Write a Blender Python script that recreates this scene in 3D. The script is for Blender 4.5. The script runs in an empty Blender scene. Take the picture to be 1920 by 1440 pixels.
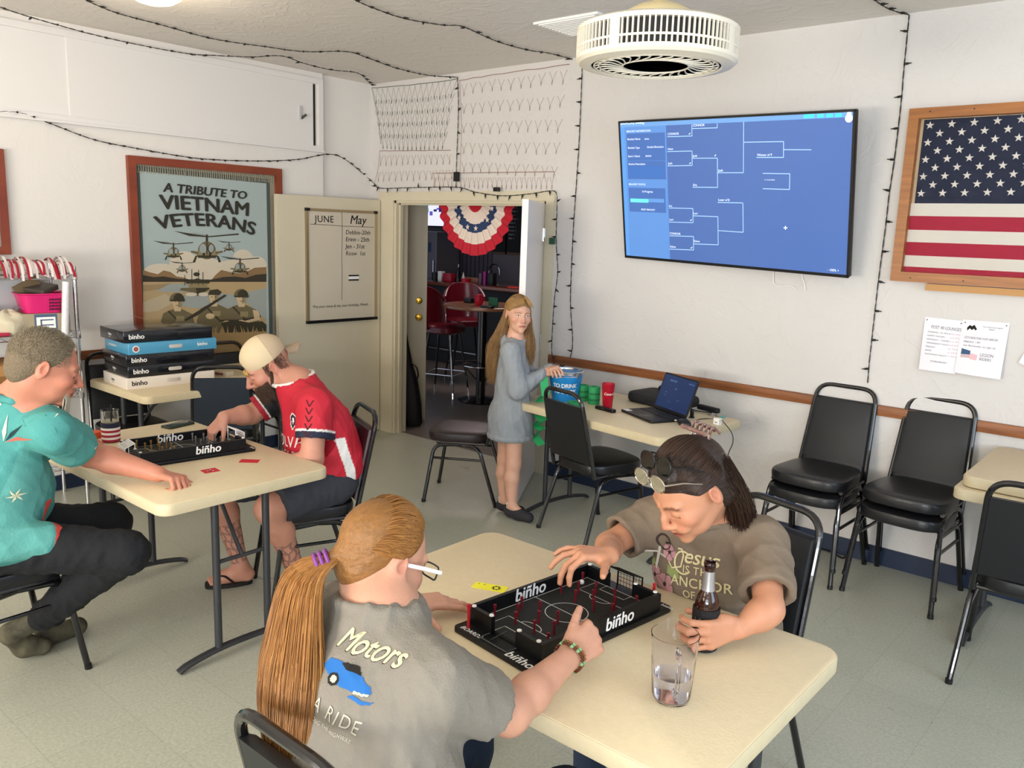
import bpy, math, random
import numpy as np
from mathutils import Vector, Matrix, Euler
from mathutils.bvhtree import BVHTree
random.seed(7)
SC = bpy.context.scene
COL = SC.collection
PI = math.pi

# ---------------------------------------------------------------- camera
F_PX, YAW, PIT, ROL, CAMZ = 1557.3, 0.70345, 0.18224, 0.03408, 1.77
_f = np.array([-math.sin(YAW) * math.cos(PIT), math.cos(YAW) * math.cos(PIT), -math.sin(PIT)])
_r = np.array([math.cos(YAW), math.sin(YAW), 0.0])
_u = np.cross(_r, _f)
_r2 = math.cos(ROL) * _r + math.sin(ROL) * _u
_u2 = -math.sin(ROL) * _r + math.cos(ROL) * _u
cam_d = bpy.data.cameras.new('camera')
cam = bpy.data.objects.new('camera', cam_d)
COL.objects.link(cam)
cam_d.sensor_width = 36.0
cam_d.lens = F_PX / 1920 * 36
cam_d.clip_start = 0.05
cam.matrix_world = Matrix(((_r2[0], _u2[0], -_f[0], 0), (_r2[1], _u2[1], -_f[1], 0), (_r2[2], _u2[2], -_f[2], CAMZ), (0, 0, 0, 1)))
SC.camera = cam


def at(px, py, x=None, y=None, z=None, d=None):
    """the point of the room seen at a pixel of the photograph, on a known plane"""
    v = _f + (px - 960) / F_PX * _r2 - (py - 720) / F_PX * _u2
    if x is not None: t = x / v[0]
    elif y is not None: t = y / v[1]
    elif z is not None: t = (z - CAMZ) / v[2]
    else: t = d
    return Vector((v[0] * t, v[1] * t, CAMZ + v[2] * t))


# ---------------------------------------------------------------- view, world, lights
SC.view_settings.view_transform = 'Standard'
SC.view_settings.look = 'None'
SC.view_settings.gamma = 1.0
SC.view_settings.use_curve_mapping = False
SC.view_settings.exposure = -0.32
w = bpy.data.worlds.new('daylight'); SC.world = w
w.use_nodes = True
w.node_tree.nodes['Background'].inputs[0].default_value = (0.75, 0.85, 1.0, 1)
w.node_tree.nodes['Background'].inputs[1].default_value = 1.0


def area(name, loc, target, sx, sy, power, col):
    l = bpy.data.lights.new(name, 'AREA'); l.shape = 'RECTANGLE'; l.size = sx; l.size_y = sy
    l.energy = power; l.color = col
    o = bpy.data.objects.new(name, l); COL.objects.link(o)
    o.location = loc
    o.rotation_euler = (Vector(target) - Vector(loc)).to_track_quat('-Z', 'Y').to_euler()
    return o


area('window_daylight_right', (1.2, -2.92, 1.75), (-.6, 3.5, 1.9), 2.4, 1.5, 112, (0.84, 0.92, 1.0))
area('window_daylight_left', (-2.6, -2.92, 1.75), (-3.2, 3.5, 1.9), 2.4, 1.5, 96, (1.0, 0.93, 0.80))
area('window_daylight_side', (2.52, 2.2, 1.75), (-1.0, 3.6, .9), 2.2, 1.5, 80, (0.60, 0.79, 1.0))
area('window_groundlight_right', (1.2, -2.9, 1.3), (.2, 1.2, 4.2), 2.4, .6, 170, (0.93, 0.96, 1.0))  # added fill, aimed up from the window to brighten the ceiling
area('window_groundlight_left', (-2.6, -2.9, 1.3), (-3.2, 1.2, 4.2), 2.4, .6, 165, (1.0, 0.93, 0.82))  # its warmer left twin, an added uplight for the ceiling
area('bar_lamp_glow', (-6.0, 7.0, 2.6), (-5.6, 6.6, 0.0), 1.2, 0.8, 34, (1.0, 0.82, 0.8))

# ---------------------------------------------------------------- helpers


def lin(h):
    if isinstance(h, str):
        h = h.lstrip('#'); c = [int(h[i:i + 2], 16) / 255 for i in (0, 2, 4)]
    else: c = h
    return tuple(((v / 12.92) if v <= 0.04045 else ((v + 0.055) / 1.055) ** 2.4) for v in c) + (1.0,)


MATS = {}


def mat(name, col='#808080', rough=0.6, metal=0.0, bump=0.0, bscale=60.0, var=0.0, vscale=8.0, stretch=None, emit=None, es=1.0,
        attr=None, trans=0.0, ior=1.45, coat=0.0, spec=0.5, sss=0.0, alpha=1.0, col2=None):
    if name in MATS: return MATS[name]
    m = bpy.data.materials.new(name); m.use_nodes = True
    nt = m.node_tree; N = nt.nodes; L = nt.links
    b = N['Principled BSDF']
    c = lin(col)
    b.inputs['Base Color'].default_value = c
    b.inputs['Roughness'].default_value = rough
    b.inputs['Metallic'].default_value = metal
    b.inputs['IOR'].default_value = ior
    b.inputs['Coat Weight'].default_value = coat
    b.inputs['Specular IOR Level'].default_value = spec
    b.inputs['Transmission Weight'].default_value = trans
    b.inputs['Alpha'].default_value = alpha
    if sss:
        b.inputs['Subsurface Weight'].default_value = sss
        b.inputs['Subsurface Radius'].default_value = (1.0, 0.35, 0.2)
        b.inputs['Subsurface Scale'].default_value = 0.012
    tc = N.new('ShaderNodeTexCoord'); mp = N.new('ShaderNodeMapping')
    L.new(tc.outputs['Object'], mp.inputs['Vector'])
    if stretch: mp.inputs['Scale'].default_value = stretch
    src = None
    if attr:
        a = N.new('ShaderNodeAttribute'); a.attribute_name = attr; src = a.outputs['Color']
    if var > 0 or col2:
        n = N.new('ShaderNodeTexNoise'); n.inputs['Scale'].default_value = vscale; n.inputs['Detail'].default_value = 6
        L.new(mp.outputs[0], n.inputs['Vector'])
        mx = N.new('ShaderNodeMix'); mx.data_type = 'RGBA'
        rp = N.new('ShaderNodeMapRange'); rp.inputs[1].default_value = 0.3; rp.inputs[2].default_value = 0.7
        L.new(n.outputs[0], rp.inputs[0]); L.new(rp.outputs[0], mx.inputs[0])
        if col2:
            mx.inputs[6].default_value = c; mx.inputs[7].default_value = lin(col2)
        else:
            k = 1 - var
            if src:
                hs = N.new('ShaderNodeHueSaturation'); hs.inputs['Value'].default_value = k
                L.new(src, hs.inputs['Color']); L.new(hs.outputs[0], mx.inputs[6]); L.new(src, mx.inputs[7])
            else:
                mx.inputs[6].default_value = (c[0] * k, c[1] * k, c[2] * k, 1); mx.inputs[7].default_value = c
        src = mx.outputs[2]
    if src: L.new(src, b.inputs['Base Color'])
    if bump > 0:
        n2 = N.new('ShaderNodeTexNoise'); n2.inputs['Scale'].default_value = bscale; n2.inputs['Detail'].default_value = 4
        L.new(mp.outputs[0], n2.inputs['Vector'])
        bp = N.new('ShaderNodeBump'); bp.inputs['Strength'].default_value = bump; bp.inputs['Distance'].default_value = 0.01
        L.new(n2.outputs[0], bp.inputs['Height']); L.new(bp.outputs[0], b.inputs['Normal'])
    if emit:
        b.inputs['Emission Color'].default_value = lin(emit); b.inputs['Emission Strength'].default_value = es
    MATS[name] = m
    return m


class MB:
    def __init__(s): s.v = []; s.f = []; s.m = []; s.mats = []

    def mi(s, m):
        if m not in s.mats: s.mats.append(m)
        return s.mats.index(m)

    def add(s, V, Fs, m=None, M=None):
        o = len(s.v); k = s.mi(m)
        for p in V:
            p = Vector(p)
            s.v.append(tuple(M @ p) if M else tuple(p))
        for f in Fs: s.f.append(tuple(i + o for i in f)); s.m.append(k)
        return s

    def box(s, c, d, m=None, M=None):
        x, y, z = c; a, b, e = d[0] / 2, d[1] / 2, d[2] / 2
        V = [(x + i * a, y + j * b, z + k * e) for k in (-1, 1) for j in (-1, 1) for i in (-1, 1)]
        return s.add(V, [(0, 2, 3, 1), (4, 5, 7, 6), (0, 1, 5, 4), (2, 6, 7, 3), (0, 4, 6, 2), (1, 3, 7, 5)], m, M)

    def b2(s, p, q, m=None, M=None):
        return s.box([(p[i] + q[i]) / 2 for i in range(3)], [abs(q[i] - p[i]) for i in range(3)], m, M)

    def tube(s, pts, r, n=8, closed=False, m=None, M=None, cap=True, flat=1.0):
        pts = [Vector(p) for p in pts]; k = len(pts)
        rs = r if isinstance(r, (list, tuple)) else [r] * k
        V = []; up = None
        for i, p in enumerate(pts):
            a = pts[(i - 1) % k] if (closed or i > 0) else pts[i]
            b = pts[(i + 1) % k] if (closed or i < k - 1) else pts[i]
            t = b - a
            if t.length < 1e-9: t = Vector((0, 0, 1))
            t.normalize()
            if up is None:
                up = Vector((0, 0, 1)) if abs(t.z) < 0.9 else Vector((1, 0, 0))
            up = up - t * up.dot(t)
            if up.length < 1e-6: up = t.orthogonal()
            up.normalize(); sd = t.cross(up)
            for j in range(n):
                q = 2 * PI * j / n
                V.append(p + (up * math.cos(q) * flat + sd * math.sin(q)) * rs[i])
        Fs = []
        for i in range(k if closed else k - 1):
            for j in range(n):
                a, b = i * n, ((i + 1) % k) * n
                Fs.append((a + j, a + (j + 1) % n, b + (j + 1) % n, b + j))
        if cap and not closed:
            Fs.append(tuple(range(n))[::-1]); Fs.append(tuple(range((k - 1) * n, k * n)))
        return s.add(V, Fs, m, M)

    def lathe(s, prof, n=32, c=(0, 0, 0), m=None, M=None, closed=False):
        V = []; Fs = []
        for (r, z) in prof:
            for j in range(n):
                q = 2 * PI * j / n
                V.append((c[0] + r * math.cos(q), c[1] + r * math.sin(q), c[2] + z))
        k = len(prof)
        for i in range(k if closed else k - 1):
            a, b = i * n, ((i + 1) % k) * n
            for j in range(n): Fs.append((a + j, a + (j + 1) % n, b + (j + 1) % n, b + j))
        if not closed:
            if prof[0][0] > 1e-6: Fs.append(tuple(range(n))[::-1])
            if prof[-1][0] > 1e-6: Fs.append(tuple(range((k - 1) * n, k * n)))
        return s.add(V, Fs, m, M)

    def loops(s, L, m=None, M=None, cap=True):
        """skin a list of equal-length closed outlines"""
        n = len(L[0]); V = [p for l in L for p in l]; Fs = []
        for i in range(len(L) - 1):
            for j in range(n): Fs.append((i * n + j, i * n + (j + 1) % n, (i + 1) * n + (j + 1) % n, (i + 1) * n + j))
        if cap: Fs.append(tuple(range(n))[::-1]); Fs.append(tuple(range((len(L) - 1) * n, len(L) * n)))
        return s.add(V, Fs, m, M)

    def slab(s, w, d, z0, z1, r=0.03, b=0.004, c=(0, 0), m=None, M=None, seg=6, dome=0.0):
        """rounded-rectangle slab with softened edges"""
        def ol(ins, z):
            P = []; rr = max(r - ins, 0.0005)
            for q, (sx, sy) in enumerate(((1, 1), (-1, 1), (-1, -1), (1, -1))):
                for k in range(seg + 1):
                    a = PI / 2 * q + PI / 2 * k / seg
                    P.append((c[0] + sx * (w / 2 - r) + math.cos(a) * rr, c[1] + sy * (d / 2 - r) + math.sin(a) * rr, z))
            return P
        L = [ol(b, z0), ol(b * .3, z0 + b * .3), ol(0, z0 + b), ol(0, z1 - b), ol(b * .3, z1 - b * .3), ol(b, z1)]
        if dome:
            for k in (0.25, 0.5, 0.75): 
                L.append([(c[0] + (p[0] - c[0]) * (1 - k), c[1] + (p[1] - c[1]) * (1 - k), z1 + dome * (1 - (1 - k) ** 2)) for p in ol(b, z1)])
        return s.loops(L, m, M)

    def ext(s, poly, z0, z1, m=None, M=None):
        L = [[(p[0], p[1], z0) for p in poly], [(p[0], p[1], z1) for p in poly]]
        return s.loops(L, m, M)

    def grid(s, fn, nu, nv, m=None, M=None, closeu=False):
        V = [fn(i / nu, j / nv) for j in range(nv + 1) for i in range(nu + 1)]
        Fs = [(j * (nu + 1) + i, j * (nu + 1) + i + 1, (j + 1) * (nu + 1) + i + 1, (j + 1) * (nu + 1) + i) for j in range(nv) for i in range(nu)]
        return s.add(V, Fs, m, M)

    def build(s, name, m=None, parent=None, smooth=35, loc=None, rot=None, kind=None, label=None):
        me = bpy.data.meshes.new(name)
        me.from_pydata(s.v, [], s.f)
        ms = s.mats
        for x in ms: me.materials.append(x if x else m)
        if len(ms) > 1: me.polygons.foreach_set('material_index', s.m)
        me.update()
        if smooth:
            me.polygons.foreach_set('use_smooth', [True] * len(me.polygons))
            try: me.set_sharp_from_angle(angle=math.radians(smooth))
            except Exception: pass
        o = bpy.data.objects.new(name, me); COL.objects.link(o)
        if parent: o.parent = parent
        if loc: o.location = loc
        if rot: o.rotation_euler = rot
        if kind: o['kind'] = kind
        if label: o['label'] = label
        return o


def thing(name, label, cat, loc=(0, 0, 0), rz=0.0, group=None, rot=None, M=None):
    o = bpy.data.objects.new(name, None); COL.objects.link(o)
    o.empty_display_size = 0.05
    if M is not None: o.matrix_world = M
    else:
        o.location = loc; o.rotation_euler = rot if rot else (0, 0, rz)
    o['label'] = label; o['category'] = cat
    if group: o['group'] = group
    return o


def tag(o, label, cat, group=None, kind=None):
    o['label'] = label; o['category'] = cat
    if group: o['group'] = group
    if kind: o['kind'] = kind
    return o


def struct(o, label=None):
    o['kind'] = 'structure'
    if label: o['label'] = label
    return o


def copy_tree(o, parent=None):
    c = o.copy(); COL.objects.link(c)
    if parent: c.parent = parent
    for ch in list(o.children): copy_tree(ch, c)
    return c


def frame(o, ex, ey, ez):
    """matrix from an origin and three axes"""
    ex, ey, ez = [Vector(v).normalized() for v in (ex, ey, ez)]
    return Matrix(((ex.x, ey.x, ez.x, o[0]), (ex.y, ey.y, ez.y, o[1]), (ex.z, ey.z, ez.z, o[2]), (0, 0, 0, 1)))


_T = {}


def text_vf(s, size=1.0, bold=0.0, shear=0.0, sp=1.0, align='LEFT'):
    k = (s, bold, shear, sp, align)
    if k not in _T:
        cu = bpy.data.curves.new('t', 'FONT'); cu.body = s; cu.size = 1.0; cu.offset = 0.0; cu.shear = shear
        cu.space_character = sp; cu.align_x = align; cu.resolution_u = 3
        ob = bpy.data.objects.new('t', cu)
        me = bpy.data.meshes.new_from_object(ob)
        V0 = [tuple(v.co) for v in me.vertices]; F0 = [tuple(p.vertices) for p in me.polygons]; VV, FF = [], []
        for q_, (dx, dy) in enumerate(((0, 0),) if bold <= 0 else ((-bold * .7, 0), (bold * .7, 0), (0, bold * .4), (0, -bold * .4))):
            FF += [tuple(q + len(VV) for q in f) for f in F0]; VV += [(p[0] + dx, p[1] + dy, q_ * .004) for p in V0]
        _T[k] = (VV, FF)
        bpy.data.objects.remove(ob); bpy.data.curves.remove(cu); bpy.data.meshes.remove(me)
    V, Fs = _T[k]
    return [(v[0] * size, v[1] * size, v[2] * size) for v in V], Fs


def text(mb, s, pos, size, m=None, M=None, warp=None, **kw):
    """flat lettering in the x-y plane of M, its baseline at pos; warp bends the plane"""
    V, Fs = text_vf(s, size, **kw)
    V = [(v[0] + pos[0], v[1] + pos[1], (pos[2] if len(pos) > 2 else 0) + v[2]) for v in V]
    if warp: V = [(lambda q: (q[0], q[1], q[2] + v[2]))(warp(v)) for v in V]
    return mb.add(V, Fs, m, M)


def smooth_path(P, n=6, closed=False):
    P = [Vector(p) for p in P]; out = []; k = len(P)
    for i in range(k if closed else k - 1):
        if closed: p0, p1, p2, p3 = P[(i - 1) % k], P[i], P[(i + 1) % k], P[(i + 2) % k]
        else: p0, p1, p2, p3 = P[max(i - 1, 0)], P[i], P[i + 1], P[min(i + 2, k - 1)]
        for j in range(n):
            t = j / n
            out.append(0.5 * ((2 * p1) + (-p0 + p2) * t + (2 * p0 - 5 * p1 + 4 * p2 - p3) * t * t + (-p0 + 3 * p1 - 3 * p2 + p3) * t ** 3))
    if not closed: out.append(P[-1])
    return out


def fillet(P, r, n=5):
    """polyline with rounded corners"""
    P = [Vector(p) for p in P]; out = [P[0]]
    for i in range(1, len(P) - 1):
        a = (P[i - 1] - P[i]); b = (P[i + 1] - P[i])
        q = min(r, a.length * .48, b.length * .48)
        a = P[i] + a.normalized() * q; b = P[i] + b.normalized() * q
        for k in range(n + 1):
            t = k / n
            out.append(a * (1 - t) ** 2 + P[i] * 2 * t * (1 - t) + b * t * t)
    out.append(P[-1])
    return out

# ================================================================ SETTING
YW, XL, ZC = 4.72, -5.62, 2.93          # wall with the television, wall with the tapestry, ceiling
XR, YF = 2.6, -3.0
OX0, OX1, OZ = -5.345, -3.73, 1.985     # double doorway


def wall_mat(name, c, c2, st=0.5):
    m = bpy.data.materials.new(name); m.use_nodes = True
    N = m.node_tree.nodes; L = m.node_tree.links; b = N['Principled BSDF']
    b.inputs['Roughness'].default_value = 0.72
    tc = N.new('ShaderNodeTexCoord')
    n = N.new('ShaderNodeTexNoise'); n.inputs['Scale'].default_value = 1.3; n.inputs['Detail'].default_value = 5
    mx = N.new('ShaderNodeMix'); mx.data_type = 'RGBA'; mx.inputs[6].default_value = lin(c); mx.inputs[7].default_value = lin(c2)
    L.new(tc.outputs['Object'], n.inputs['Vector']); L.new(n.outputs[0], mx.inputs[0]); L.new(mx.outputs[2], b.inputs['Base Color'])
    # skip-trowel plaster: warped streaks over a fine grain
    nz = N.new('ShaderNodeTexNoise'); nz.inputs['Scale'].default_value = 5; nz.inputs['Detail'].default_value = 8; nz.inputs['Distortion'].default_value = 2.5
    cr = N.new('ShaderNodeValToRGB'); cr.color_ramp.elements[0].position = 0.52; cr.color_ramp.elements[1].position = 0.60
    n3 = N.new('ShaderNodeTexNoise'); n3.inputs['Scale'].default_value = 60; n3.inputs['Detail'].default_value = 5
    ad = N.new('ShaderNodeMath'); ad.operation = 'MULTIPLY_ADD'; ad.inputs[1].default_value = 0.35
    L.new(tc.outputs['Object'], nz.inputs['Vector']); L.new(tc.outputs['Object'], n3.inputs['Vector'])
    L.new(nz.outputs[0], cr.inputs[0]); L.new(n3.outputs[0], ad.inputs[0]); L.new(cr.outputs[0], ad.inputs[2])
    bp = N.new('ShaderNodeBump'); bp.inputs['Strength'].default_value = st; bp.inputs['Distance'].default_value = 0.006
    L.new(ad.outputs[0], bp.inputs['Height']); L.new(bp.outputs[0], b.inputs['Normal'])
    return m


M_wall = wall_mat('plaster_warm_white', '#d0cbc6', '#d6d1cd', 0.22)
M_wall_l = wall_mat('plaster_left', '#e0dad4', '#e5e0da', 0.12)
M_ceil = wall_mat('plaster_ceiling', '#dfd8d0', '#e4ded7', 0.25)
M_trimw = mat('cream_paint', '#d2c8af', 0.45, bump=0.05, bscale=30, var=0.04, vscale=5)
M_whitep = mat('white_paint', '#e2dedb', 0.4, bump=0.03, bscale=30)
M_base = mat('navy_vinyl', '#1d2a42', 0.45, bump=0.05, bscale=40)
M_oak = mat('oak_rail', '#9a5f34', 0.45, bump=0.12, bscale=30, stretch=(1, 12, 14), col2='#74401f', vscale=3.0)
M_oakl = mat('oak_rail_left', '#8a5330', 0.45, bump=0.12, bscale=30, stretch=(12, 1, 14), col2='#643619', vscale=3.0)
M_black = mat('black_plastic', '#101012', 0.4)
M_blackm = mat('black_enamel', '#0d0d10', 0.22, coat=0.5, bump=0.03, bscale=80)
M_chrome = mat('chrome', '#d8d8dc', 0.14, metal=1.0)
M_brass = mat('brass', '#c39a3c', 0.2, metal=1.0)
M_white = mat('white_plastic', '#f0eeea', 0.4)
M_ink = mat('black_ink', '#16130f', 0.8)
M_letw = mat('white_ink', '#f4f2ee', 0.7)


def floor_mat():
    m = bpy.data.materials.new('vinyl_tile'); m.use_nodes = True
    N = m.node_tree.nodes; L = m.node_tree.links; b = N['Principled BSDF']
    b.inputs['Roughness'].default_value = 0.27
    tc = N.new('ShaderNodeTexCoord')
    br = N.new('ShaderNodeTexBrick'); br.offset = 0.0; br.inputs['Scale'].default_value = 1.0
    br.inputs['Brick Width'].default_value = 0.305; br.inputs['Row Height'].default_value = 0.305
    br.inputs['Mortar Size'].default_value = 0.0011; br.inputs['Mortar Smooth'].default_value = 0.3; br.inputs['Bias'].default_value = 0.0
    br.inputs['Color1'].default_value = lin('#b8b9a9'); br.inputs['Color2'].default_value = lin('#b4b5a5'); br.inputs['Mortar'].default_value = lin('#9fa093')
    L.new(tc.outputs['Object'], br.inputs['Vector'])
    n = N.new('ShaderNodeTexNoise'); n.inputs['Scale'].default_value = 85; n.inputs['Detail'].default_value = 6; n.inputs['Roughness'].default_value = 0.7
    L.new(tc.outputs['Object'], n.inputs['Vector'])
    rp = N.new('ShaderNodeMapRange'); rp.inputs[1].default_value = 0.35; rp.inputs[2].default_value = 0.65; rp.inputs[3].default_value = 0.84; rp.inputs[4].default_value = 1.1
    L.new(n.outputs[0], rp.inputs[0])
    n2 = N.new('ShaderNodeTexNoise'); n2.inputs['Scale'].default_value = 2.2; n2.inputs['Detail'].default_value = 4
    L.new(tc.outputs['Object'], n2.inputs['Vector'])
    rp2 = N.new('ShaderNodeMapRange'); rp2.inputs[3].default_value = 0.92; rp2.inputs[4].default_value = 1.06
    L.new(n2.outputs[0], rp2.inputs[0])
    mu = N.new('ShaderNodeMath'); mu.operation = 'MULTIPLY'; L.new(rp.outputs[0], mu.inputs[0]); L.new(rp2.outputs[0], mu.inputs[1])
    vm = N.new('ShaderNodeVectorMath'); vm.operation = 'SCALE'; L.new(br.outputs[0], vm.inputs[0]); L.new(mu.outputs[0], vm.inputs[3])
    L.new(vm.outputs[0], b.inputs['Base Color'])
    rr = N.new('ShaderNodeMapRange'); rr.inputs[3].default_value = 0.2; rr.inputs[4].default_value = 0.42
    L.new(n2.outputs[0], rr.inputs[0]); L.new(rr.outputs[0], b.inputs['Roughness'])
    bp = N.new('ShaderNodeBump'); bp.inputs['Strength'].default_value = 0.08; bp.inputs['Distance'].default_value = 0.003
    L.new(n.outputs[0], bp.inputs['Height']); L.new(bp.outputs[0], b.inputs['Normal'])
    return m


M_floor = floor_mat()
struct(MB().b2((XL - .1, YF - .1, -.06), (XR + .1, YW + .07, 0)).build('floor', M_floor, smooth=0), 'pale grey-green speckled vinyl tile floor')
struct(MB().b2((XL - .1, YF - .1, ZC), (XR + .1, YW + .12, ZC + .08)).build('ceiling', M_ceil, smooth=0), 'off-white textured plaster ceiling')
# television wall with the doorway
b = MB()
b.b2((XL - .1, YW, 0), (OX0, YW + .12, ZC)); b.b2((OX1, YW, 0), (XR + .1, YW + .12, ZC)); b.b2((OX0, YW, OZ), (OX1, YW + .12, ZC))
struct(b.build('wall_back', M_wall, smooth=0), 'off-white trowelled plaster wall')
b = MB()
YJ = 4.2
b.b2((XL - .1, YF, 0), (XL, YJ, ZC)); b.b2((XL - .1, YJ, 0), (XL - .035, YW, ZC))
struct(b.build('wall_left', M_wall_l, smooth=0), 'white wall with the tapestry')
# walls behind the camera, with their windows
b = MB()
for x0, x1 in ((XL - .1, -3.9), (-1.3, 0.0), (2.4, XR + .1)): b.b2((x0, YF - .1, 0), (x1, YF, ZC))
for x0, x1 in ((-3.9, -1.3), (0.0, 2.4)): b.b2((x0, YF - .1, 0), (x1, YF, .95)); b.b2((x0, YF - .1, 2.55), (x1, YF, ZC))
struct(b.build('wall_front', M_wall, smooth=0))
b = MB(); b.b2((XR, YF - .1, 0), (XR + .1, 1.1, ZC)); b.b2((XR, 3.3, 0), (XR + .1, YW, ZC)); b.b2((XR, 1.1, 0), (XR + .1, 3.3, .95)); b.b2((XR, 1.1, 2.55), (XR + .1, 3.3, ZC))
struct(b.build('wall_right', M_wall, smooth=0))
k = 2
for x0, x1 in ((-3.9, -1.3), (0.0, 2.4)):
    b = MB()
    for z in (.97, 1.75, 2.53): b.b2((x0, YF - .08, z - .02), (x1, YF - .03, z + .02))
    for x in (x0 + .02, (x0 + x1) / 2, x1 - .02): b.b2((x - .02, YF - .08, .95), (x + .02, YF - .03, 2.55))
    struct(b.build('window_%d' % k, M_whitep)); k += 1
# base, rails, trims
b = MB(); b.b2((OX1 + .09, YW - .012, 0), (XR, YW, .102))
struct(b.build('baseboard_back', M_base), 'dark navy vinyl baseboard')
b = MB(); b.b2((XL, YF, 0), (XL + .012, YJ, .1)); struct(b.build('baseboard_left', M_base))
b = MB(); b.slab(XR + 3.655, .058, 0, .022, .006, .003, c=((XR - 3.655) / 2, 0), M=Matrix.Translation((0, YW, .871)) @ Matrix.Rotation(PI / 2, 4, 'X'))
struct(b.build('trim_1', M_oak), 'oak chair rail along the television wall')
b = MB(); b.b2((XL, YF, .845), (XL + .022, 2.60, .905)); struct(b.build('trim_2', M_oakl), 'oak chair rail on the left wall')
b = MB()
b.b2((OX0 - .19, YW - .02, OZ), (OX1 + .075, YW, OZ + .07)); b.b2((OX0 - .19, YW - .02, 0), (OX0, YW, OZ)); b.b2((OX1, YW - .02, 0), (OX1 + .075, YW, OZ))
b.b2((OX0, YW - .005, 0), (OX0 + .022, YW + .125, OZ)); b.b2((OX1 - .022, YW - .005, 0), (OX1, YW + .125, OZ)); b.b2((OX0, YW - .005, OZ - .02), (OX1, YW + .125, OZ))
b.b2((OX0 + .022, YW + .03, 0), (OX0 + .036, YW + .06, OZ - .02)); b.b2((OX0, YW + .03, OZ - .034), (OX1, YW + .06, OZ - .02))
struct(b.build('trim_3', M_trimw), 'cream painted casing of the double doorway')

# whiteboard door, folded back against the left wall
DM = frame((-5.497, 4.69, 0), (-.035, -1, 0), (1, -.035, 0), (0, 0, 1))
# its own frame: x runs along the leaf away from the hinge, y towards the room
dr = MB(); dr.b2((0.0, -.04, .012), (0.985, 0, 1.985))
do = struct(dr.build('door_1', M_trimw), 'cream door leaf standing open, a whiteboard hung on it'); do.matrix_world = DM
M_wb = mat('whiteboard_face', '#cfc5b2', 0.25, var=0.04, vscale=4)
M_alu = mat('aluminium_frame', '#b5a582', 0.35, metal=0.7)
wbt = thing('whiteboard', 'whiteboard headed JUNE and May hanging on the open cream door', 'whiteboard')
wbt.matrix_world = DM
# corners of the board on the leaf
Di = DM.inverted()


def on_door(px, py):
    # intersect the pixel's ray with the leaf's front plane
    o = Vector((0, 0, CAMZ)); p = at(px, py, d=1.0); dd = p - o
    ol = Di @ o; dl = Di.to_3x3() @ dd; t = -ol.y / dl.y; q = ol + dl * t
    return q.x, q.z


x1, z1 = on_door(571, 390); x0, z0 = on_door(704, 597)
x1, x0 = max(x0, x1), min(x0, x1); z1, z0 = max(z0, z1), min(z0, z1)
MB().b2((x0, .004, z0), (x1, .012, z1)).build('panel', M_wb, wbt)
b = MB()
for p, q in (((x0, z0), (x0 + .022, z1)), ((x1 - .022, z0), (x1, z1)), ((x0, z1 - .02), (x1, z1))): b.b2((p[0], .002, p[1]), (q[0], .02, q[1]))
b.build('frame', M_alu, wbt)
MB().b2((x0 - .002, .002, z0 - .005), (x1 + .002, .028, z0 + .018)).build('tray', M_black, wbt)
MB().b2((x0 - .002, .002, z1 - .02), (x0 + .035, .023, z1 + .003)).build('corner_cap', M_black, wbt)
MB().b2((x1 - .035, .002, z1 - .02), (x1 + .002, .023, z1 + .003)).build('corner_cap', M_black, wbt)
b = MB(); W = x1 - x0; Hh = z1 - z0
MT = Matrix(((-1, 0, 0, x1), (0, 0, 1, .0135), (0, 1, 0, z0), (0, 0, 0, 1)))   # u from the left as read


def wt(s, u, v, size, **kw): text(b, s, (u * W, v * Hh, 0), size, M=MT, **kw)


def wline(P, r=.0016): b.tube([MT @ Vector((u * W, v * Hh, 0)) for u, v in P], r, 4)


wt('JUNE', .12, .885, .075, bold=.0015, sp=1.1); wt('May', .60, .88, .1, bold=.004, shear=.2)
wline([(.06, .865), (.30, .862), (.5, .857), (.96, .855)]); wline([(.49, .98), (.495, .8), (.487, .6), (.49, .4), (.485, .19)])
for i, (s1) in enumerate(('Debbie-20th', 'Erinn - 25th', 'Jen - 31st', 'Rosw  1st')): wt(s1, .54, .785 - i * .063, .050, shear=.12, bold=.001 if i in (1, 2) else -.0005)
wt('*Put your name & day your birthday, Month', .075, .13, .031, shear=.15)
b.build('lettering', M_ink, wbt)
b = MB(); u0, v0 = .56, .34
b.add([MT @ Vector((u * W, v * Hh, .002)) for u, v in ((.58, .365), (.73, .365), (.73, .42), (.58, .42))], [(0, 1, 2, 3)])
for v in (.365, .405): b.add([MT @ Vector((u * W, vv * Hh, .003)) for u, vv in ((.58, v), (.73, v), (.73, v + .014), (.58, v + .014))], [(0, 1, 2, 3)], M_ink)
b.build('magnet', M_white, wbt, smooth=0)

# grey leaf swung into the bar, knob and dead bolt near its free edge
ang = math.atan2(5.248 - 5.032, -5.502 + 5.702); Lg = .74
g = MB(); g.b2((0, -.02, .012), (Lg, .02, 1.965))
M_dg = mat('door_grey', '#bdb298', 0.45, bump=0.05, bscale=30, var=0.05, vscale=4)
g_o = struct(g.build('door_2', M_dg), 'cream-grey door leaf with brass knob swung into the bar')
g_o.location = (-5.502 - Lg * math.cos(ang), 5.248 - Lg * math.sin(ang), 0); g_o.rotation_euler = (0, 0, ang)
for nm, z, r in (('door_knob', .97, .03), ('dead_bolt', 1.12, .026)):
    b = MB()
    if nm == 'door_knob': b.lathe([(.032, 0), (.032, .006), (.014, .012), (.012, .03), (.024, .038), (.03, .05), (.026, .062), (0, .067)], 24)
    else: b.lathe([(.03, 0), (.03, .008), (.024, .014), (.012, .016), (.011, .026), (0, .027)], 24)
    b.build(nm, M_brass, g_o, loc=(Lg - .07, -.02, z), rot=(PI / 2, 0, 0))
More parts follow.
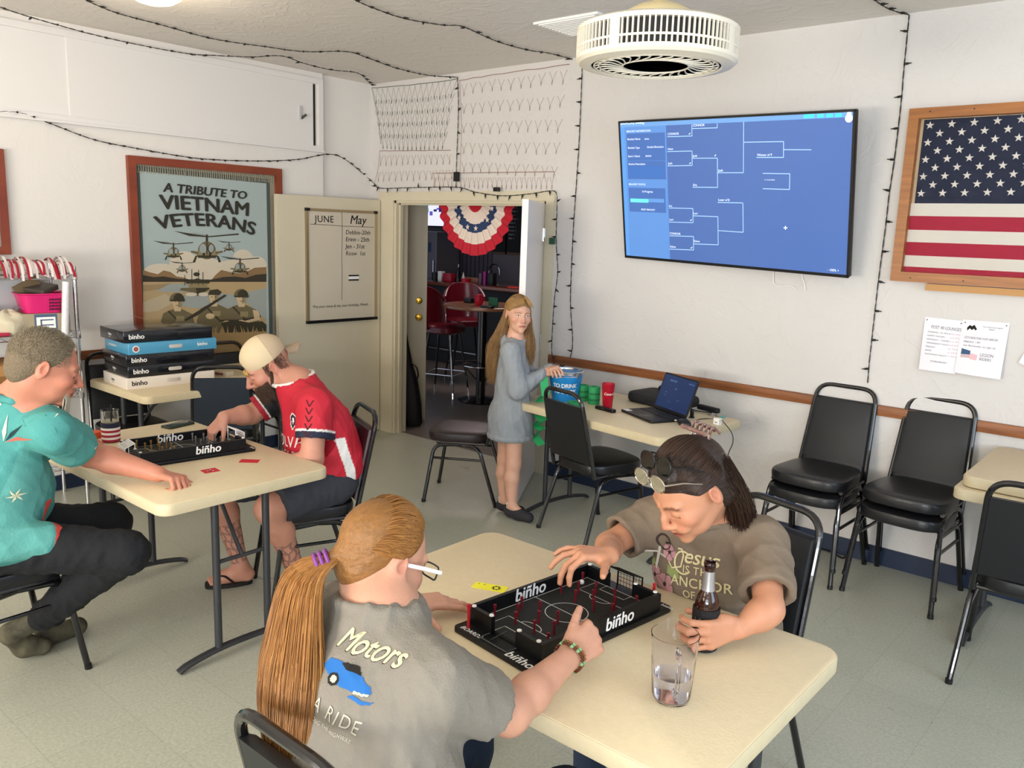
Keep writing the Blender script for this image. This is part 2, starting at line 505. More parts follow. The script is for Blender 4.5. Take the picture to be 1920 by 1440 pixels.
# white leaf on the right, swung into the room
hx, hy = -3.75, 4.685
ang2 = math.atan2(4.03 - hy, -3.36 - hx)
b = MB(); b.b2((0, -.02, .012), (.76, .02, 1.965))
w_o = struct(b.build('door_3', mat('door_white', '#e6dfdc', 0.3, bump=.03, bscale=25)), 'white door leaf standing open behind the girl')
w_o.location = (hx, hy, 0); w_o.rotation_euler = (0, 0, ang2)
b = MB()
for z in (.25, 1.0, 1.75): b.tube([(-.008, .022, z - .045), (-.008, .022, z + .045)], .007, 8); b.b2((-.01, .02, z - .045), (.03, .024, z + .045))
b.build('hinge', M_chrome, w_o)

# covered sliding window high on the left wall
b = MB(); ya, yb, za, zb = YF + .3, 4.12, 2.375, 2.845
b.b2((XL, ya, za - .03), (XL + .022, yb + .07, za)); b.b2((XL, ya, zb), (XL + .022, yb + .07, zb + .04)); b.b2((XL, yb + .03, za), (XL + .022, yb + .07, zb))
b.b2((XL, ya, za - .045), (XL + .034, yb + .07, za - .03))
wo = struct(b.build('window_1', M_whitep), 'long white boarded window high on the left wall')
MB().b2((XL, 2.28, za), (XL + .012, yb - .02, zb)).build('sash', M_whitep, wo)
MB().b2((XL, ya, za), (XL + .005, 2.28, zb)).build('sash', M_whitep, wo)
MB().b2((XL, yb - .02, za + .005), (XL + .006, yb + .005, zb - .005)).build('track', M_black, wo)
b = MB(); b.b2((XL + .012, 3.97, 2.56), (XL + .028, 3.985, 2.66)); b.tube([(XL + .02, 3.98, 2.565), (XL + .05, 4.01, 2.60)], .008, 6, m=M_black)
b.build('latch', M_chrome, wo)

# ---------------------------------------------------------------- bar room beyond the doorway
YB = 9.3
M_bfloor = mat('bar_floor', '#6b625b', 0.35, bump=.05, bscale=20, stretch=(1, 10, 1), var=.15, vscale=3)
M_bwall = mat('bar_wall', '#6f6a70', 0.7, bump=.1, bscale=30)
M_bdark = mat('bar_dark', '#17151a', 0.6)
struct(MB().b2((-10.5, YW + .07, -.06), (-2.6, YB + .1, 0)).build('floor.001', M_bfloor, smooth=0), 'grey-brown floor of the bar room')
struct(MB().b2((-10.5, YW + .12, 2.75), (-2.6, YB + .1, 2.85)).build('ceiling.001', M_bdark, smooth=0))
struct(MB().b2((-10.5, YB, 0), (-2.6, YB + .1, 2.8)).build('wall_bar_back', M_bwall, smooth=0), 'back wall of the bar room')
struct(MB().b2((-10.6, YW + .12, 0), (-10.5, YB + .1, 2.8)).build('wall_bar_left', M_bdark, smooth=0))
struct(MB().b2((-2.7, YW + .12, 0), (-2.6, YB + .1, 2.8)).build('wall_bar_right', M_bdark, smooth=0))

# ================================================================ FURNITURE
M_top = mat('folding_table_top', '#e2d0ac', 0.42, bump=.06, bscale=140, var=.05, vscale=60)
M_edge = mat('folding_table_edge', '#d3c4a2', 0.5, bump=.12, bscale=120, var=.06, vscale=40)
M_leg = mat('grey_powder_coat', '#3c3d41', 0.35, metal=.35, bump=.03, bscale=90)


def table(label, loc, rz, L=1.22, W=.76, zt=.74, th=.045, legs=True):
    t = thing('folding_table', label, 'table', loc, rz)
    b = MB(); b.slab(L, W, zt - th, zt, .055, .006, m=M_edge)
    b.slab(L - .008, W - .008, zt - .002, zt + .0012, .052, .001, m=M_top)
    b.slab(L - .006, W - .006, zt - .024, zt - .022, .054, .0005, m=M_edge)
    b.build('tabletop', None, t)
    if not legs: return t
    for s in (-1, 1):
        x = s * (L / 2 - .1)
        for y in (-.115, .115):
            MB().tube([(x, y, .045), (x, y, zt - th)], .0155, 12).build('leg', M_leg, t)
        b = MB(); P = [(x, -.29, .012), (x, -.25, .028), (x, -.13, .047), (x, 0, .052), (x, .13, .047), (x, .25, .028), (x, .29, .012)]
        b.tube(smooth_path(P, 5), .019, 10, flat=.62)
        b.build('foot', M_leg, t)
        b = MB(); b.tube([(x, -.115, .42), (x, .115, .42)], .009, 8); b.tube([(x, 0, .42), (x - s * .14, 0, .6), (x - s * .36, 0, zt - th)], .009, 8)
        b.build('brace', M_leg, t)
    return t


T1 = table('cream folding table between the two women, a pitcher on it', (-1.22, 1.69, 0), 0)
T2 = table('cream folding table between the two men', (-3.43, 1.76, 0), 0)
T3 = table('cream folding table carrying the stack of boxed games', (-5.085, 2.83, 0), PI / 2, L=1.2, W=.78)
T4 = table('cream folding table against the wall with a laptop on it', (-2.64, 4.13, 0), -.128, L=1.2)
T5 = table('cream folding table at the right edge under a second table top', (-.17, 4.26, 0), 0)
T6 = table('folded cream table lying on top of the table at the right edge', (-.15, 4.31, .0), 0, zt=.79, legs=False)

M_seat = mat('black_vinyl', '#17171a', 0.38, bump=.12, bscale=25, coat=.1)
M_seatf = mat('black_vinyl_back', '#16181b', 0.5, bump=.06, bscale=200)
M_seatn = mat('navy_black_back', '#1c2632', 0.6, bump=.06, bscale=200)
M_seatb = mat('burgundy_vinyl', '#2c1218', 0.4, bump=.06, bscale=100)
M_seatr = mat('dark_brown_vinyl', '#251a1b', 0.42, bump=.08, bscale=60)


def chair_proto(seat_m=M_seat, back_m=M_seatf, tilt=.0):
    t = thing('banquet_chair', '', 'chair')
    b = MB()
    def ol(k, z):
        P = []
        for i in range(40):
            a = 2 * PI * i / 40; c, s = math.cos(a), math.sin(a)
            q = (abs(c) ** 4 + abs(s) ** 4) ** -.25
            x, y = c * q, s * q
            wd = .2 + .012 * y
            P.append((x * wd * k, y * .205 * k + .01 + (.012 * (1 - x * x) if y > 0 else 0), z))
        return P
    b.loops([ol(.94, .408), ol(.99, .414), ol(1, .425), ol(1.01, .45), ol(.985, .464), ol(.9, .473), ol(.7, .478), ol(.35, .481)])
    b.build('seat', seat_m, t)
    # back: pad between the uprights of an inverted U
    yb = lambda z: -.178 - (z - .40) * .235
    hw = lambda z: .186 - .022 * (z - .42) / .46
    P = [(-hw(.40), yb(.40), .40), (-hw(.6), yb(.6), .60), (-hw(.89), yb(.89), .89), (hw(.89), yb(.89), .89), (hw(.6), yb(.6), .6), (hw(.40), yb(.40), .40)]
    MB().tube(fillet(P, .085, 7), .0125, 10).build('back_frame', M_blackm, t)
    b = MB()
    def bl(off, ins):
        P = []; z0, z1 = .475 + ins, .82 - ins
        for i in range(5):
            z = z0 + (z1 - z0) * i / 4; P.append((hw(z) - .006 - ins, yb(z) + off, z))
        for i in range(5):
            z = z1 - (z1 - z0) * i / 4; P.append((-hw(z) + .006 + ins, yb(z) + off, z))
        return P
    b.loops([bl(-.012, .012), bl(-.012, .002), bl(.006, 0), bl(.020, .008), bl(.026, .03)])
    b.build('backrest', back_m, t)
    b = MB()
    for s in (-1, 1): b.tube([(s * .183, -.18, .405), (s * .186, .15, .405)], .011, 8)
    b.tube([(-.183, -.16, .405), (.183, -.16, .405)], .010, 8); b.tube([(-.183, .13, .405), (.183, .13, .405)], .010, 8)
    b.build('seat_frame', M_blackm, t)
    for s in (-1, 1):
        for yl, yf in ((.165, .225), (-.13, -.255)):
            l = MB().tube(fillet([(s * .182, .0, .395), (s * .19, yl, .385), (s * .215, yf, .0)], .06, 6), .0125, 10).build('leg', M_blackm, t)
            MB().tube([(s * .215, yf, 0), (s * .2145, yf * .993, .02)], .0145, 8).build('foot_cap', M_black, l)
        MB().tube([(s * .196, .185, .30), (s * .196, -.162, .30)], .0085, 8).build('stretcher', M_blackm, t)
    return t


CH = {'b': chair_proto(), 'n': chair_proto(M_seat, M_seatn), 'r': chair_proto(M_seat, M_seatb), 'd': chair_proto(M_seatr, M_seatr)}
used = set()


def chair(kind, x, y, deg, label, z=0, group=None):
    c = CH[kind]
    if kind in used: c = copy_tree(c)
    used.add(kind)
    c.location = (x, y, z); c.rotation_euler = (0, 0, math.radians(deg)); c['label'] = label
    if group: c['group'] = group
    return c


chair('b', -1.125, 1.045, 0, 'black chair under the woman with the long ponytail')
chair('b', -1.12, 2.39, 165, 'black chair under the dark-haired woman')
chair('r', -3.24, 2.32, 158, 'black-framed chair with burgundy backrest under the man in red')
chair('b', -3.43, 1.02, 2, 'black chair under the man in the turquoise shirt')
chair('b', -2.70, 3.99, -14, 'black chair facing the laptop table beside the girl')
chair('d', -3.73, 3.93, 122, 'dark chair with brown-black seat standing empty left of the girl')
chair('n', -4.84, 2.83, 55, 'dark navy-backed chair pushed up to the table of boxed games')
chair('b', -5.25, 2.40, -95, 'black chair between the wire shelf and the table of boxed games')
chair('b', -5.25, 3.20, -92, 'black chair behind the boxed games, only its arched back showing')
chair('b', -.44, 3.86, 4, 'black chair at the right edge facing the stacked table tops')
chair('b', -1.545, 4.41, 178, 'lower chair of the stack under the television', group=None)
chair('b', -1.545, 4.425, 178, 'upper chair of the stack under the television', z=.085)
chair('b', -1.06, 4.42, 177, 'lower chair of the stack beside the stacked table tops')
chair('b', -1.06, 4.435, 177, 'upper chair of the stack beside the stacked table tops', z=.085)
for k, c in CH.items():
    if k not in used: bpy.data.objects.remove(c)

# ================================================================ THINGS ON THE WALLS


def on_plane(M, px, py, off=0.0):
    """point where a pixel's ray meets the x-y plane of M, in M's own coordinates"""
    Mi = M.inverted(); o = Vector((0, 0, CAMZ)); dd = at(px, py, d=1.0) - o
    ol = Mi @ o; dl = Mi.to_3x3() @ dd
    q = ol + dl * ((off - ol.z) / dl.z)
    return q.x, q.y


def bil(c, u, v):
    """bilinear map of the unit square on four corners (bl, br, tr, tl)"""
    return tuple((c[0][i] * (1 - u) + c[1][i] * u) * (1 - v) + (c[3][i] * (1 - u) + c[2][i] * u) * v for i in range(2))


def fit_text(mb, s, corners, z, m, arc=0.0, **kw):
    """lettering stretched to four corners (bl, br, tr, tl) of a plane; arc lifts its middle"""
    V, Fs = text_vf(s, 1.0, **kw)
    xs = [v[0] for v in V]; ys = [v[1] for v in V]
    a, b, c, d = min(xs), max(xs), min(ys), max(ys)
    h = math.dist(corners[0], corners[3])
    out = []
    for v in V:
        u = (v[0] - a) / (b - a); q = bil(corners, u, (v[1] - c) / (d - c))
        out.append((q[0], q[1] + arc * h * (1 - (2 * u - 1) ** 2), z + v[2] * .05))
    mb.add(out, Fs, m)


# plane of the left wall: u along +Y (rightwards as seen), v up, w into the room
PL = frame((XL, 0, 0), (0, 1, 0), (0, 0, 1), (1, 0, 0))
PB = frame((0, YW, 0), (1, 0, 0), (0, 0, 1), (0, -1, 0))
TPX = lambda X, Y: on_plane(PL, 180 + X / 3.6923, 280 + Y / 3.6923, .02)
M_maho = mat('mahogany_frame', '#74301f', 0.35, bump=.06, bscale=30, stretch=(1, 3, 20), col2='#8c4226', vscale=2)
tf = thing('framed_tapestry', 'mahogany-framed fringed tapestry reading A TRIBUTE TO VIETNAM VETERANS', 'tapestry', M=PL)
FY0, FZ1 = on_plane(PL, 235, 291); FY1, _ = on_plane(PL, 524, 318); FZ0 = on_plane(PL, 440, 676)[1]
b = MB(); fw = .052
for p, q in (((FY0, FZ0), (FY1, FZ0 + fw)), ((FY0, FZ1 - fw), (FY1, FZ1)), ((FY0, FZ0 + fw), (FY0 + fw, FZ1 - fw)), ((FY1 - fw, FZ0 + fw), (FY1, FZ1 - fw))): b.b2((*p, 0), (*q, .035))
b.build('frame', M_maho, tf)
M_fringe = mat('fringe', '#a39a86', 0.9, bump=.5, bscale=60, stretch=(1, 8, 1), var=.25, vscale=60)
M_fringe2 = mat('fringe_grey', '#8f9a98', 0.9, bump=.5, bscale=60, var=.2, vscale=60)
b = MB(); b.b2((FY0 + fw, FZ0 + fw, .004), (FY1 - fw, FZ1 - fw, .010)); b.build('fringe', M_fringe, tf)
b = MB()
for i in range(64):
    u = FY0 + fw + .01 + (FY1 - FY0 - 2 * fw - .02) * i / 63
    b.tube([(u, FZ1 - fw - .004, .012), (u + random.uniform(-.004, .004), FZ1 - fw - .055, .014)], .0035, 4)
b.build('fringe', M_fringe, tf)
c_b = [TPX(335, 1400), TPX(1210, 1400), TPX(1205, 205), TPX(272, 112)]
bb = FZ0 + fw + .02
o0 = [(c_b[3][0], bb), (c_b[2][0] + .004, bb), c_b[2], c_b[3]]
i0 = [(TPX(305, 150)[0] + .0, bb + .04), (TPX(1182, 235)[0], bb + .04), TPX(1182, 236), TPX(305, 150)]
b = MB(); b.ext(o0, .010, .013); b.build('border', mat('tapestry_border', '#4c544f', 0.95, bump=.2, bscale=300), tf)
cl = lambda h, n='': mat('cloth_' + h.strip('#') + n, h, 0.95, bump=.1, bscale=300)
b = MB(); b.ext(i0, .013, .0142)
b.build('sky', cl('#a3b0ae'), tf)
L_ = [0]


def poly(mbx, P, m, z=None, f=TPX, th=.0004):
    L_[0] += 1
    z = z if z is not None else .0145 + L_[0] * .00004
    mbx.ext([f(*p) for p in P], z, z + th, m)


def circ(x, y, rx, ry=None, n=18, a0=0, a1=2 * PI):
    ry = rx if ry is None else ry
    return [(x + rx * math.cos(a0 + (a1 - a0) * i / n), y + ry * math.sin(a0 + (a1 - a0) * i / n)) for i in range(n if a1 - a0 > 6.2 else n + 1)]


b = MB()
cm_, br_, dk, sand, mud, wat = cl('#cfc3ae'), cl('#8a6d4b'), cl('#3b352b'), cl('#b39a72'), cl('#9c8562'), cl('#9aa09a')
for x, y, rx, ry in ((700, 830, 190, 95), (610, 790, 100, 85), (450, 850, 120, 60), (1020, 770, 75, 78), (1000, 830, 190, 70), (1110, 800, 75, 60), (840, 850, 160, 80)): poly(b, circ(x, y, rx, ry), cm_)
poly(b, [(328, 920), (328, 835), (370, 850), (430, 865), (470, 838), (520, 850), (560, 880), (620, 890), (650, 905), (800, 905), (830, 870), (870, 835), (930, 850), (1000, 860), (1050, 845), (1100, 820), (1183, 815), (1183, 920)], br_)
poly(b, [(328, 918), (328, 870), (400, 885), (470, 880), (560, 895), (650, 900), (800, 902), (880, 885), (960, 880), (1040, 890), (1110, 868), (1183, 862), (1183, 918)], dk)
poly(b, [(328, 1420), (328, 918), (1183, 918), (1183, 1420)], sand)
poly(b, circ(560, 960, 180, 30), wat); poly(b, circ(800, 1050, 260, 55), wat); poly(b, [(1000, 1000), (1183, 960), (1183, 1180), (1100, 1120)], wat); poly(b, [(328, 1060), (480, 1000), (560, 1050), (430, 1120), (328, 1130)], cl('#b9a98c')); poly(b, [(328, 940), (520, 930), (440, 970), (328, 985)], mud)
b.build('landscape', None, tf)
oliv, olivd, khak, skn, glass_ = cl('#6d6247'), cl('#3d3829'), cl('#8d7f5c'), cl('#c9b08a'), cl('#98a09c')
b = MB()


def heli(x, y, s):
    poly(b, [(x - 110 * s, y - 130 * s), (x + 10 * s, y - 108 * s), (x + 10 * s, y - 98 * s), (x - 40 * s, y - 96 * s)], glass_)
    poly(b, [(x - 230 * s, y - 135 * s), (x, y - 100 * s), (x, y - 92 * s), (x - 120 * s, y - 100 * s)], olivd); poly(b, [(x, y - 98 * s), (x + 220 * s, y - 118 * s), (x + 220 * s, y - 108 * s), (x, y - 90 * s)], olivd)
    poly(b, [(x - 7 * s, y - 110 * s), (x + 7 * s, y - 110 * s), (x + 9 * s, y - 40 * s), (x - 9 * s, y - 40 * s)], olivd)
    poly(b, circ(x, y, 62 * s, 62 * s), oliv); poly(b, [(x - 62 * s, y), (x + 62 * s, y), (x + 75 * s, y + 42 * s), (x - 75 * s, y + 42 * s)], khak)
    poly(b, circ(x - 28 * s, y - 12 * s, 24 * s, 34 * s), glass_); poly(b, circ(x + 28 * s, y - 12 * s, 24 * s, 34 * s), olivd); poly(b, circ(x + 30 * s, y - 14 * s, 18 * s, 28 * s), glass_)
    poly(b, [(x - 4 * s, y - 60 * s), (x + 4 * s, y - 60 * s), (x + 4 * s, y + 30 * s), (x - 4 * s, y + 30 * s)], olivd)
    for q in (-1, 1):
        poly(b, [(x + q * 60 * s, y + 8 * s), (x + q * 110 * s, y + 2 * s), (x + q * 110 * s, y + 14 * s), (x + q * 60 * s, y + 28 * s)][::q], oliv)
        poly(b, [(x + q * 66 * s, y + 38 * s), (x + q * 80 * s, y + 38 * s), (x + q * 98 * s, y + 80 * s), (x + q * 82 * s, y + 84 * s)][::q], olivd)
        poly(b, circ(x + q * 22 * s, y + 26 * s, 10 * s), dk)
    poly(b, [(x - 70 * s, y + 34 * s), (x + 70 * s, y + 34 * s), (x + 60 * s, y + 52 * s), (x - 60 * s, y + 52 * s)], olivd)


for x, y, s in ((770, 700, 1.0), (538, 715, .62), (922, 680, .36), (597, 825, .38), (998, 820, .6)): heli(x, y, s)
b.build('helicopters', None, tf)
b = MB()
poly(b, [(590, 960), (780, 955), (790, 970), (705, 1015), (640, 985), (580, 975)], oliv); poly(b, [(690, 960), (790, 960), (705, 1015)], olivd)
poly(b, [(620, 920), (700, 893), (790, 918), (780, 930), (630, 930)], olivd); poly(b, [(640, 928), (770, 928), (765, 958), (645, 958)], khak)
poly(b, circ(697, 865, 22, 14), olivd)
for x, h in ((615, 60), (664, 100), (710, 95), (741, 80)): poly(b, [(x - 2, 930 - h), (x + 2, 930 - h), (x + 2, 940), (x - 2, 940)], dk)
poly(b, circ(660, 1005, 40, 14), cm_); poly(b, circ(745, 1004, 36, 14), cm_)
b.build('boat', None, tf)
b = MB()


def soldier(x, y, s, helm=True):
    poly(b, [(x - 130 * s, y + 190 * s), (x - 100 * s, y + 90 * s), (x - 40 * s, y + 62 * s), (x + 40 * s, y + 62 * s), (x + 110 * s, y + 95 * s), (x + 135 * s, y + 190 * s), (x + 100 * s, y + 320 * s), (x - 100 * s, y + 320 * s)], oliv)
    poly(b, [(x - 30 * s, y + 30 * s), (x + 30 * s, y + 30 * s), (x + 26 * s, y + 75 * s), (x - 20 * s, y + 75 * s)], skn); poly(b, circ(x, y + 8 * s, 36 * s, 48 * s), skn)
    poly(b, [(x + 6 * s, y - 20 * s), (x + 36 * s, y - 20 * s), (x + 30 * s, y + 40 * s), (x + 8 * s, y + 52 * s)], khak)
    for q in (-14, 14): poly(b, circ(x + q * s, y + 2 * s, 7 * s, 3 * s), dk)
    poly(b, [(x - 10 * s, y + 30 * s), (x + 12 * s, y + 30 * s), (x + 10 * s, y + 34 * s), (x - 8 * s, y + 34 * s)], dk)
    if helm: poly(b, circ(x, y - 8 * s, 54 * s, 52 * s, 16, PI, 2 * PI), oliv); poly(b, circ(x + 12 * s, y - 10 * s, 40 * s, 46 * s, 16, PI, 2 * PI), olivd); poly(b, [(x - 56 * s, y - 10 * s), (x + 58 * s, y - 10 * s), (x + 54 * s, y + 4 * s), (x - 50 * s, y + 2 * s)], olivd)
    else: poly(b, [(x - 46 * s, y - 14 * s), (x - 30 * s, y - 50 * s), (x + 30 * s, y - 58 * s), (x + 62 * s, y - 36 * s), (x + 44 * s, y - 12 * s)], olivd)
    poly(b, [(x - 70 * s, y + 75 * s), (x - 58 * s, y + 70 * s), (x + 60 * s, y + 190 * s), (x + 48 * s, y + 196 * s)], olivd)
    poly(b, [(x - 8 * s, y + 110 * s), (x + 52 * s, y + 110 * s), (x + 52 * s, y + 150 * s), (x - 8 * s, y + 150 * s)], khak)


soldier(562, 1050, .95); soldier(815, 1020, .9, False); soldier(1005, 1022, .92)
poly(b, [(610, 1180), (640, 1160), (890, 1005), (905, 1012), (700, 1150), (620, 1190)], dk); poly(b, [(860, 1180), (1010, 1178), (1140, 1150), (1140, 1162), (1000, 1196), (860, 1192)], dk)
for x, y in ((790, 1155), (905, 1205), (1005, 1200)): poly(b, circ(x, y, 30, 20), skn)
poly(b, [(1085, 1110), (1125, 1120), (1138, 1180), (1030, 1205), (1020, 1190), (1095, 1170)], skn)
poly(b, [(870, 1200), (960, 1180), (1060, 1200), (1150, 1190), (1180, 1215), (1180, 1300), (850, 1300)], olivd)
b.build('soldiers', None, tf)
b = MB(); gr = cl('#a5875a'); random.seed(3)
poly(b, [(328, 1290), (1183, 1260), (1183, 1420), (328, 1420)], gr)
for i in range(46):
    x = 335 + 840 * i / 46; h = random.uniform(20, 75)
    poly(b, [(x, 1300), (x + random.uniform(-14, 26), 1285 - h), (x + 20, 1300)], gr)
b.build('grass', None, tf)
b = MB(); ink = cl('#33302a')
STENCIL = dict(bold=.05)
for s, q, ar in (('A TRIBUTE TO', ((463, 294), (1042, 346), (1052, 292), (470, 228)), -.0), ('VIETNAM', ((445, 415), (1058, 465), (1062, 370), (432, 312)), .10), ('VETERANS', ((430, 560), (1098, 600), (1115, 510), (392, 465)), .48)):
    fit_text(b, s, [TPX(*p) for p in q], .0195, ink, arc=ar, **STENCIL)
fit_text(b, '1959  1975', [TPX(520, 1405), TPX(1008, 1400), TPX(1008, 1325), TPX(520, 1330)], .0195, ink, bold=.02)
b.build('lettering', None, tf)

# second mahogany frame, cut by the left edge of the picture
f2 = thing('picture_frame', 'mahogany picture frame cut by the left edge of the photo', 'picture frame', M=PL)
ry1, rz1 = on_plane(PL, 3, 280); ry2, rz0 = on_plane(PL, 13, 477); ye = max(ry1, ry2)
b = MB()
for p, q in (((ye - 1.0, rz0), (ye, rz0 + .045)), ((ye - 1.0, rz1 - .045), (ye, rz1)), ((ye - .045, rz0 + .045), (ye, rz1 - .045)), ((ye - 1.0, rz0 + .045), (ye - .955, rz1 - .045))): b.b2((*p, 0), (*q, .035))
b.build('frame', M_maho, f2); MB().b2((ye - .955, rz0 + .045, .002), (ye - .045, rz1 - .045, .01)).build('picture', cl('#9aa0a0'), f2)

# ---------------------------------------------------------------- television
TC = Vector((-2.288, 4.545, 2.024)); tilt, yaw_, rol_ = .205, -.09, -.027
ux = Vector((math.cos(yaw_), math.sin(yaw_), 0)); n_ = Vector((math.sin(yaw_), -math.cos(yaw_), 0))
uz = Vector((0, 0, 1)) * math.cos(tilt) + n_ * math.sin(tilt)
ux2 = math.cos(rol_) * ux + math.sin(rol_) * uz; uz2 = -math.sin(rol_) * ux + math.cos(rol_) * uz
PT = frame(TC, ux2, uz2, ux2.cross(uz2))
tv = thing('television', 'large wall television showing a blue tournament bracket', 'television', M=PT)
tw, thh = 1.506, .862
MB().slab(tw, thh, -.035, -.001, .01, .004).build('casing', M_black, tv)
b = MB()
for x0, y0, x1, y1 in ((-tw / 2, -thh / 2, tw / 2, -thh / 2 + .016), (-tw / 2, thh / 2 - .012, tw / 2, thh / 2), (-tw / 2, -thh / 2, -tw / 2 + .012, thh / 2), (tw / 2 - .012, -thh / 2, tw / 2, thh / 2)): b.b2((x0, y0, -.002), (x1, y1, .004))
b.build('bezel', M_black, tv)
MB().b2((-.25, -.2, -.09), (.25, .12, -.036)).build('wall_mount', M_black, tv)


def em(h, s=1.0): return mat('screen_' + h.strip('#'), h, 0.25, emit=h, es=s)


ES = .62
VX = lambda X, Y: on_plane(PT, 1140 + X / 3.84, 180 + Y / 3.84, .001)
E_bg, E_side, E_bar, E_pan, E_ln, E_tx, E_cy = em('#4a66a2', ES), em('#5a87c8', ES), em('#6a98d0', ES), em('#4668a8', ES), em('#9fc4ea', ES), em('#e6f2ff', ES), em('#45d6e6', ES)
b = MB(); b.b2((-tw / 2 + .012, -thh / 2 + .016, -.001), (tw / 2 - .012, thh / 2 - .012, .0006)); b.build('screen', E_bg, tv)
b = MB(); v = VX
SX0, SY0, SX1, SY1 = -tw / 2 + .012, -thh / 2 + .016, tw / 2 - .012, thh / 2 - .012
sx = v(432, 700)[0]; sy = v(900, 190)[1]
b.b2((SX0, SY0, .0006), (sx, SY1, .0010), E_side); b.b2((SX0, sy, .0008), (SX1, SY1, .0014), E_bar)
b.b2((SX0, SY0, .001), (SX0 + .03, sy, .0012), em('#5a93d8', ES))
x0 = v(140, 290)[0]; x1 = v(418, 300)[0]


def vb(Xa, Ya, Xb, Yb, m, z=.0018):
    p, q = v(Xa, Ya), v(Xb, Yb); b.b2((p[0], p[1], z - .0004), (q[0], q[1], z), m)


vb(132, 272, 415, 465, E_pan); vb(140, 470, 418, 600, E_pan); vb(150, 505, 402, 590, em('#3f6ab0', ES), .0024); vb(148, 660, 418, 842, E_pan)
vb(162, 738, 292, 768, em('#6be8de', ES), .0026); vb(292, 738, 405, 768, em('#5f8fce', ES), .0026)
for x in (1410, 1508, 1574, 1637): vb(x, 133 - (x - 1410) * .03, x + (75 if x == 1410 else 46), 157 - (x - 1410) * .03, E_cy, .0028)


def tl(s, X, Y, h, m=E_tx, **kw):
    p = v(X, Y); text(b, s, (p[0], p[1], .003), h, m, **kw)


for s, X, Y, h in (('BRACKET HQ', 92, 207, .03), ('binho', 205, 200, .022), ('BRACKET INFORMATION', 136, 262, .016), ('Bracket Name', 142, 318, .017), ('binho', 265, 315, .015), ('Bracket Type', 145, 380, .017), ('Double Elimination', 283, 374, .016), ('Sport / Game', 146, 440, .017), ('BINHO', 272, 438, .014), ('Bracket Description', 150, 496, .016), ('BRACKET STATUS', 152, 641, .016), ('In Progress', 248, 694, .018), ('RESET BRACKET', 240, 822, .015),
                   ('CONNOR', 430, 281, .018), ('CONNOR', 610, 220, .018), ('Edwin', 432, 388, .016), ('Josh', 435, 492, .018), ('Josh', 612, 438, .018), ('Josh', 796, 543, .018), ('Eric', 614, 647, .018), ('Eric', 440, 797, .016), ('Lori', 443, 895, .018), ('Lori', 617, 851, .018), ('CONNOR', 445, 995, .018), ('Edwin', 448, 1090, .018), ('Edwin', 620, 1050, .017), ('Loser of 8', 795, 754, .018), ('Winner of 9', 1075, 432, .018), ('2 x 16 (semifinal)', 1128, 607, .009), ('- 100% +', 1580, 1258, .018)):
    tl(s, X, Y, h, bold=.01)


def pl(P, wd=.0022, m=E_ln):
    for p, q in zip(P[:-1], P[1:]):
        p, q = Vector((*v(*p), .002)), Vector((*v(*q), .002)); d = (q - p).normalized(); s = Vector((-d.y, d.x, 0)) * wd
        b.add([p - s, q - s, q + s, p + s], [(0, 1, 2, 3)], m)


for P in ([(428, 293), (606, 288), (604, 207)], [(606, 234), (787, 229), (787, 198)], [(428, 400), (606, 396), (607, 500), (430, 503)], [(608, 448), (788, 447), (790, 658), (609, 656)], [(790, 552), (975, 552), (977, 186)], [(977, 333), (1265, 328), (1264, 442), (1070, 442)], [(1265, 386), (1465, 387)], [(1115, 557), (1310, 560), (1307, 673), (1115, 667)],
          [(440, 806), (612, 810), (613, 912), (440, 907)], [(614, 862), (792, 869), (794, 1071), (617, 1065)], [(444, 1006), (616, 1011), (617, 1109), (444, 1102)], [(795, 969), (974, 981), (972, 770), (790, 766)]): pl(P)
for x, y in ((588, 272), (773, 428), (592, 484), (598, 894), (602, 1092)): pl([(x - 6, y), (x - 2, y + 5), (x + 6, y - 7)], .0018, E_tx)
pl([(1264, 949), (1292, 949)], .0025, E_tx); pl([(1278, 935), (1278, 963)], .0025, E_tx)
p = v(1737, 137); b.lathe([(.012, 0), (.012, .0006)], 16, (p[0], p[1] + .006, .003), E_tx); b.lathe([(.02, 0), (.02, .0006)], 16, (p[0], p[1] - .016, .003), E_tx)
b.build('screen_graphics', None, tv, smooth=0)
for nm, P, lb in (('a', [(1451, 500), (1450, 520), (1452, 532), (1465, 536), (1482, 536), (1492, 541)], 'white cable hanging in a loop under the television, nearer its middle'), ('b', [(1504, 508), (1504, 520), (1508, 530), (1510, 545)], 'short white cable hanging straight under the television, nearer its right corner')):
    tag(MB().tube(smooth_path([at(px, py, y=YW - .012) for px, py in P], 5), .0028, 6).build('cable', M_white), lb, 'cable')

# ---------------------------------------------------------------- framed flag
M_fr = mat('golden_oak_frame', '#a9682b', 0.35, bump=.08, bscale=30, stretch=(1, 12, 12), col2='#87501f', vscale=3)
ff = thing('flag_display_case', 'golden oak display case with a folded-star American flag behind glass', 'framed flag', M=PB)
ff['label'] = 'golden oak display case holding an American flag on the wall'
FX0 = on_plane(PB, 1706, 204, .05)[0]; FT = on_plane(PB, 1706, 204, .05)[1]; FB = on_plane(PB, 1668, 526, .05)[1]; FX1 = FX0 + 1.72
b = MB(); fw = .05
for p, q in (((FX0, FB), (FX1, FB + fw)), ((FX0, FT - fw), (FX1, FT)), ((FX0, FB + fw), (FX0 + fw, FT - fw)), ((FX1 - fw, FB + fw), (FX1, FT - fw))): b.b2((*p, 0), (*q, .055))
for p in ((FX0 + .1, FB + .02), (FX0 + .35, FB + .02), (FX0 + .1, FT - .02), (FX0 + .3, FT - .02)): b.lathe([(.004, 0), (.004, .001)], 8, (p[0], p[1], .055), M_black)
b.build('frame', M_fr, ff)
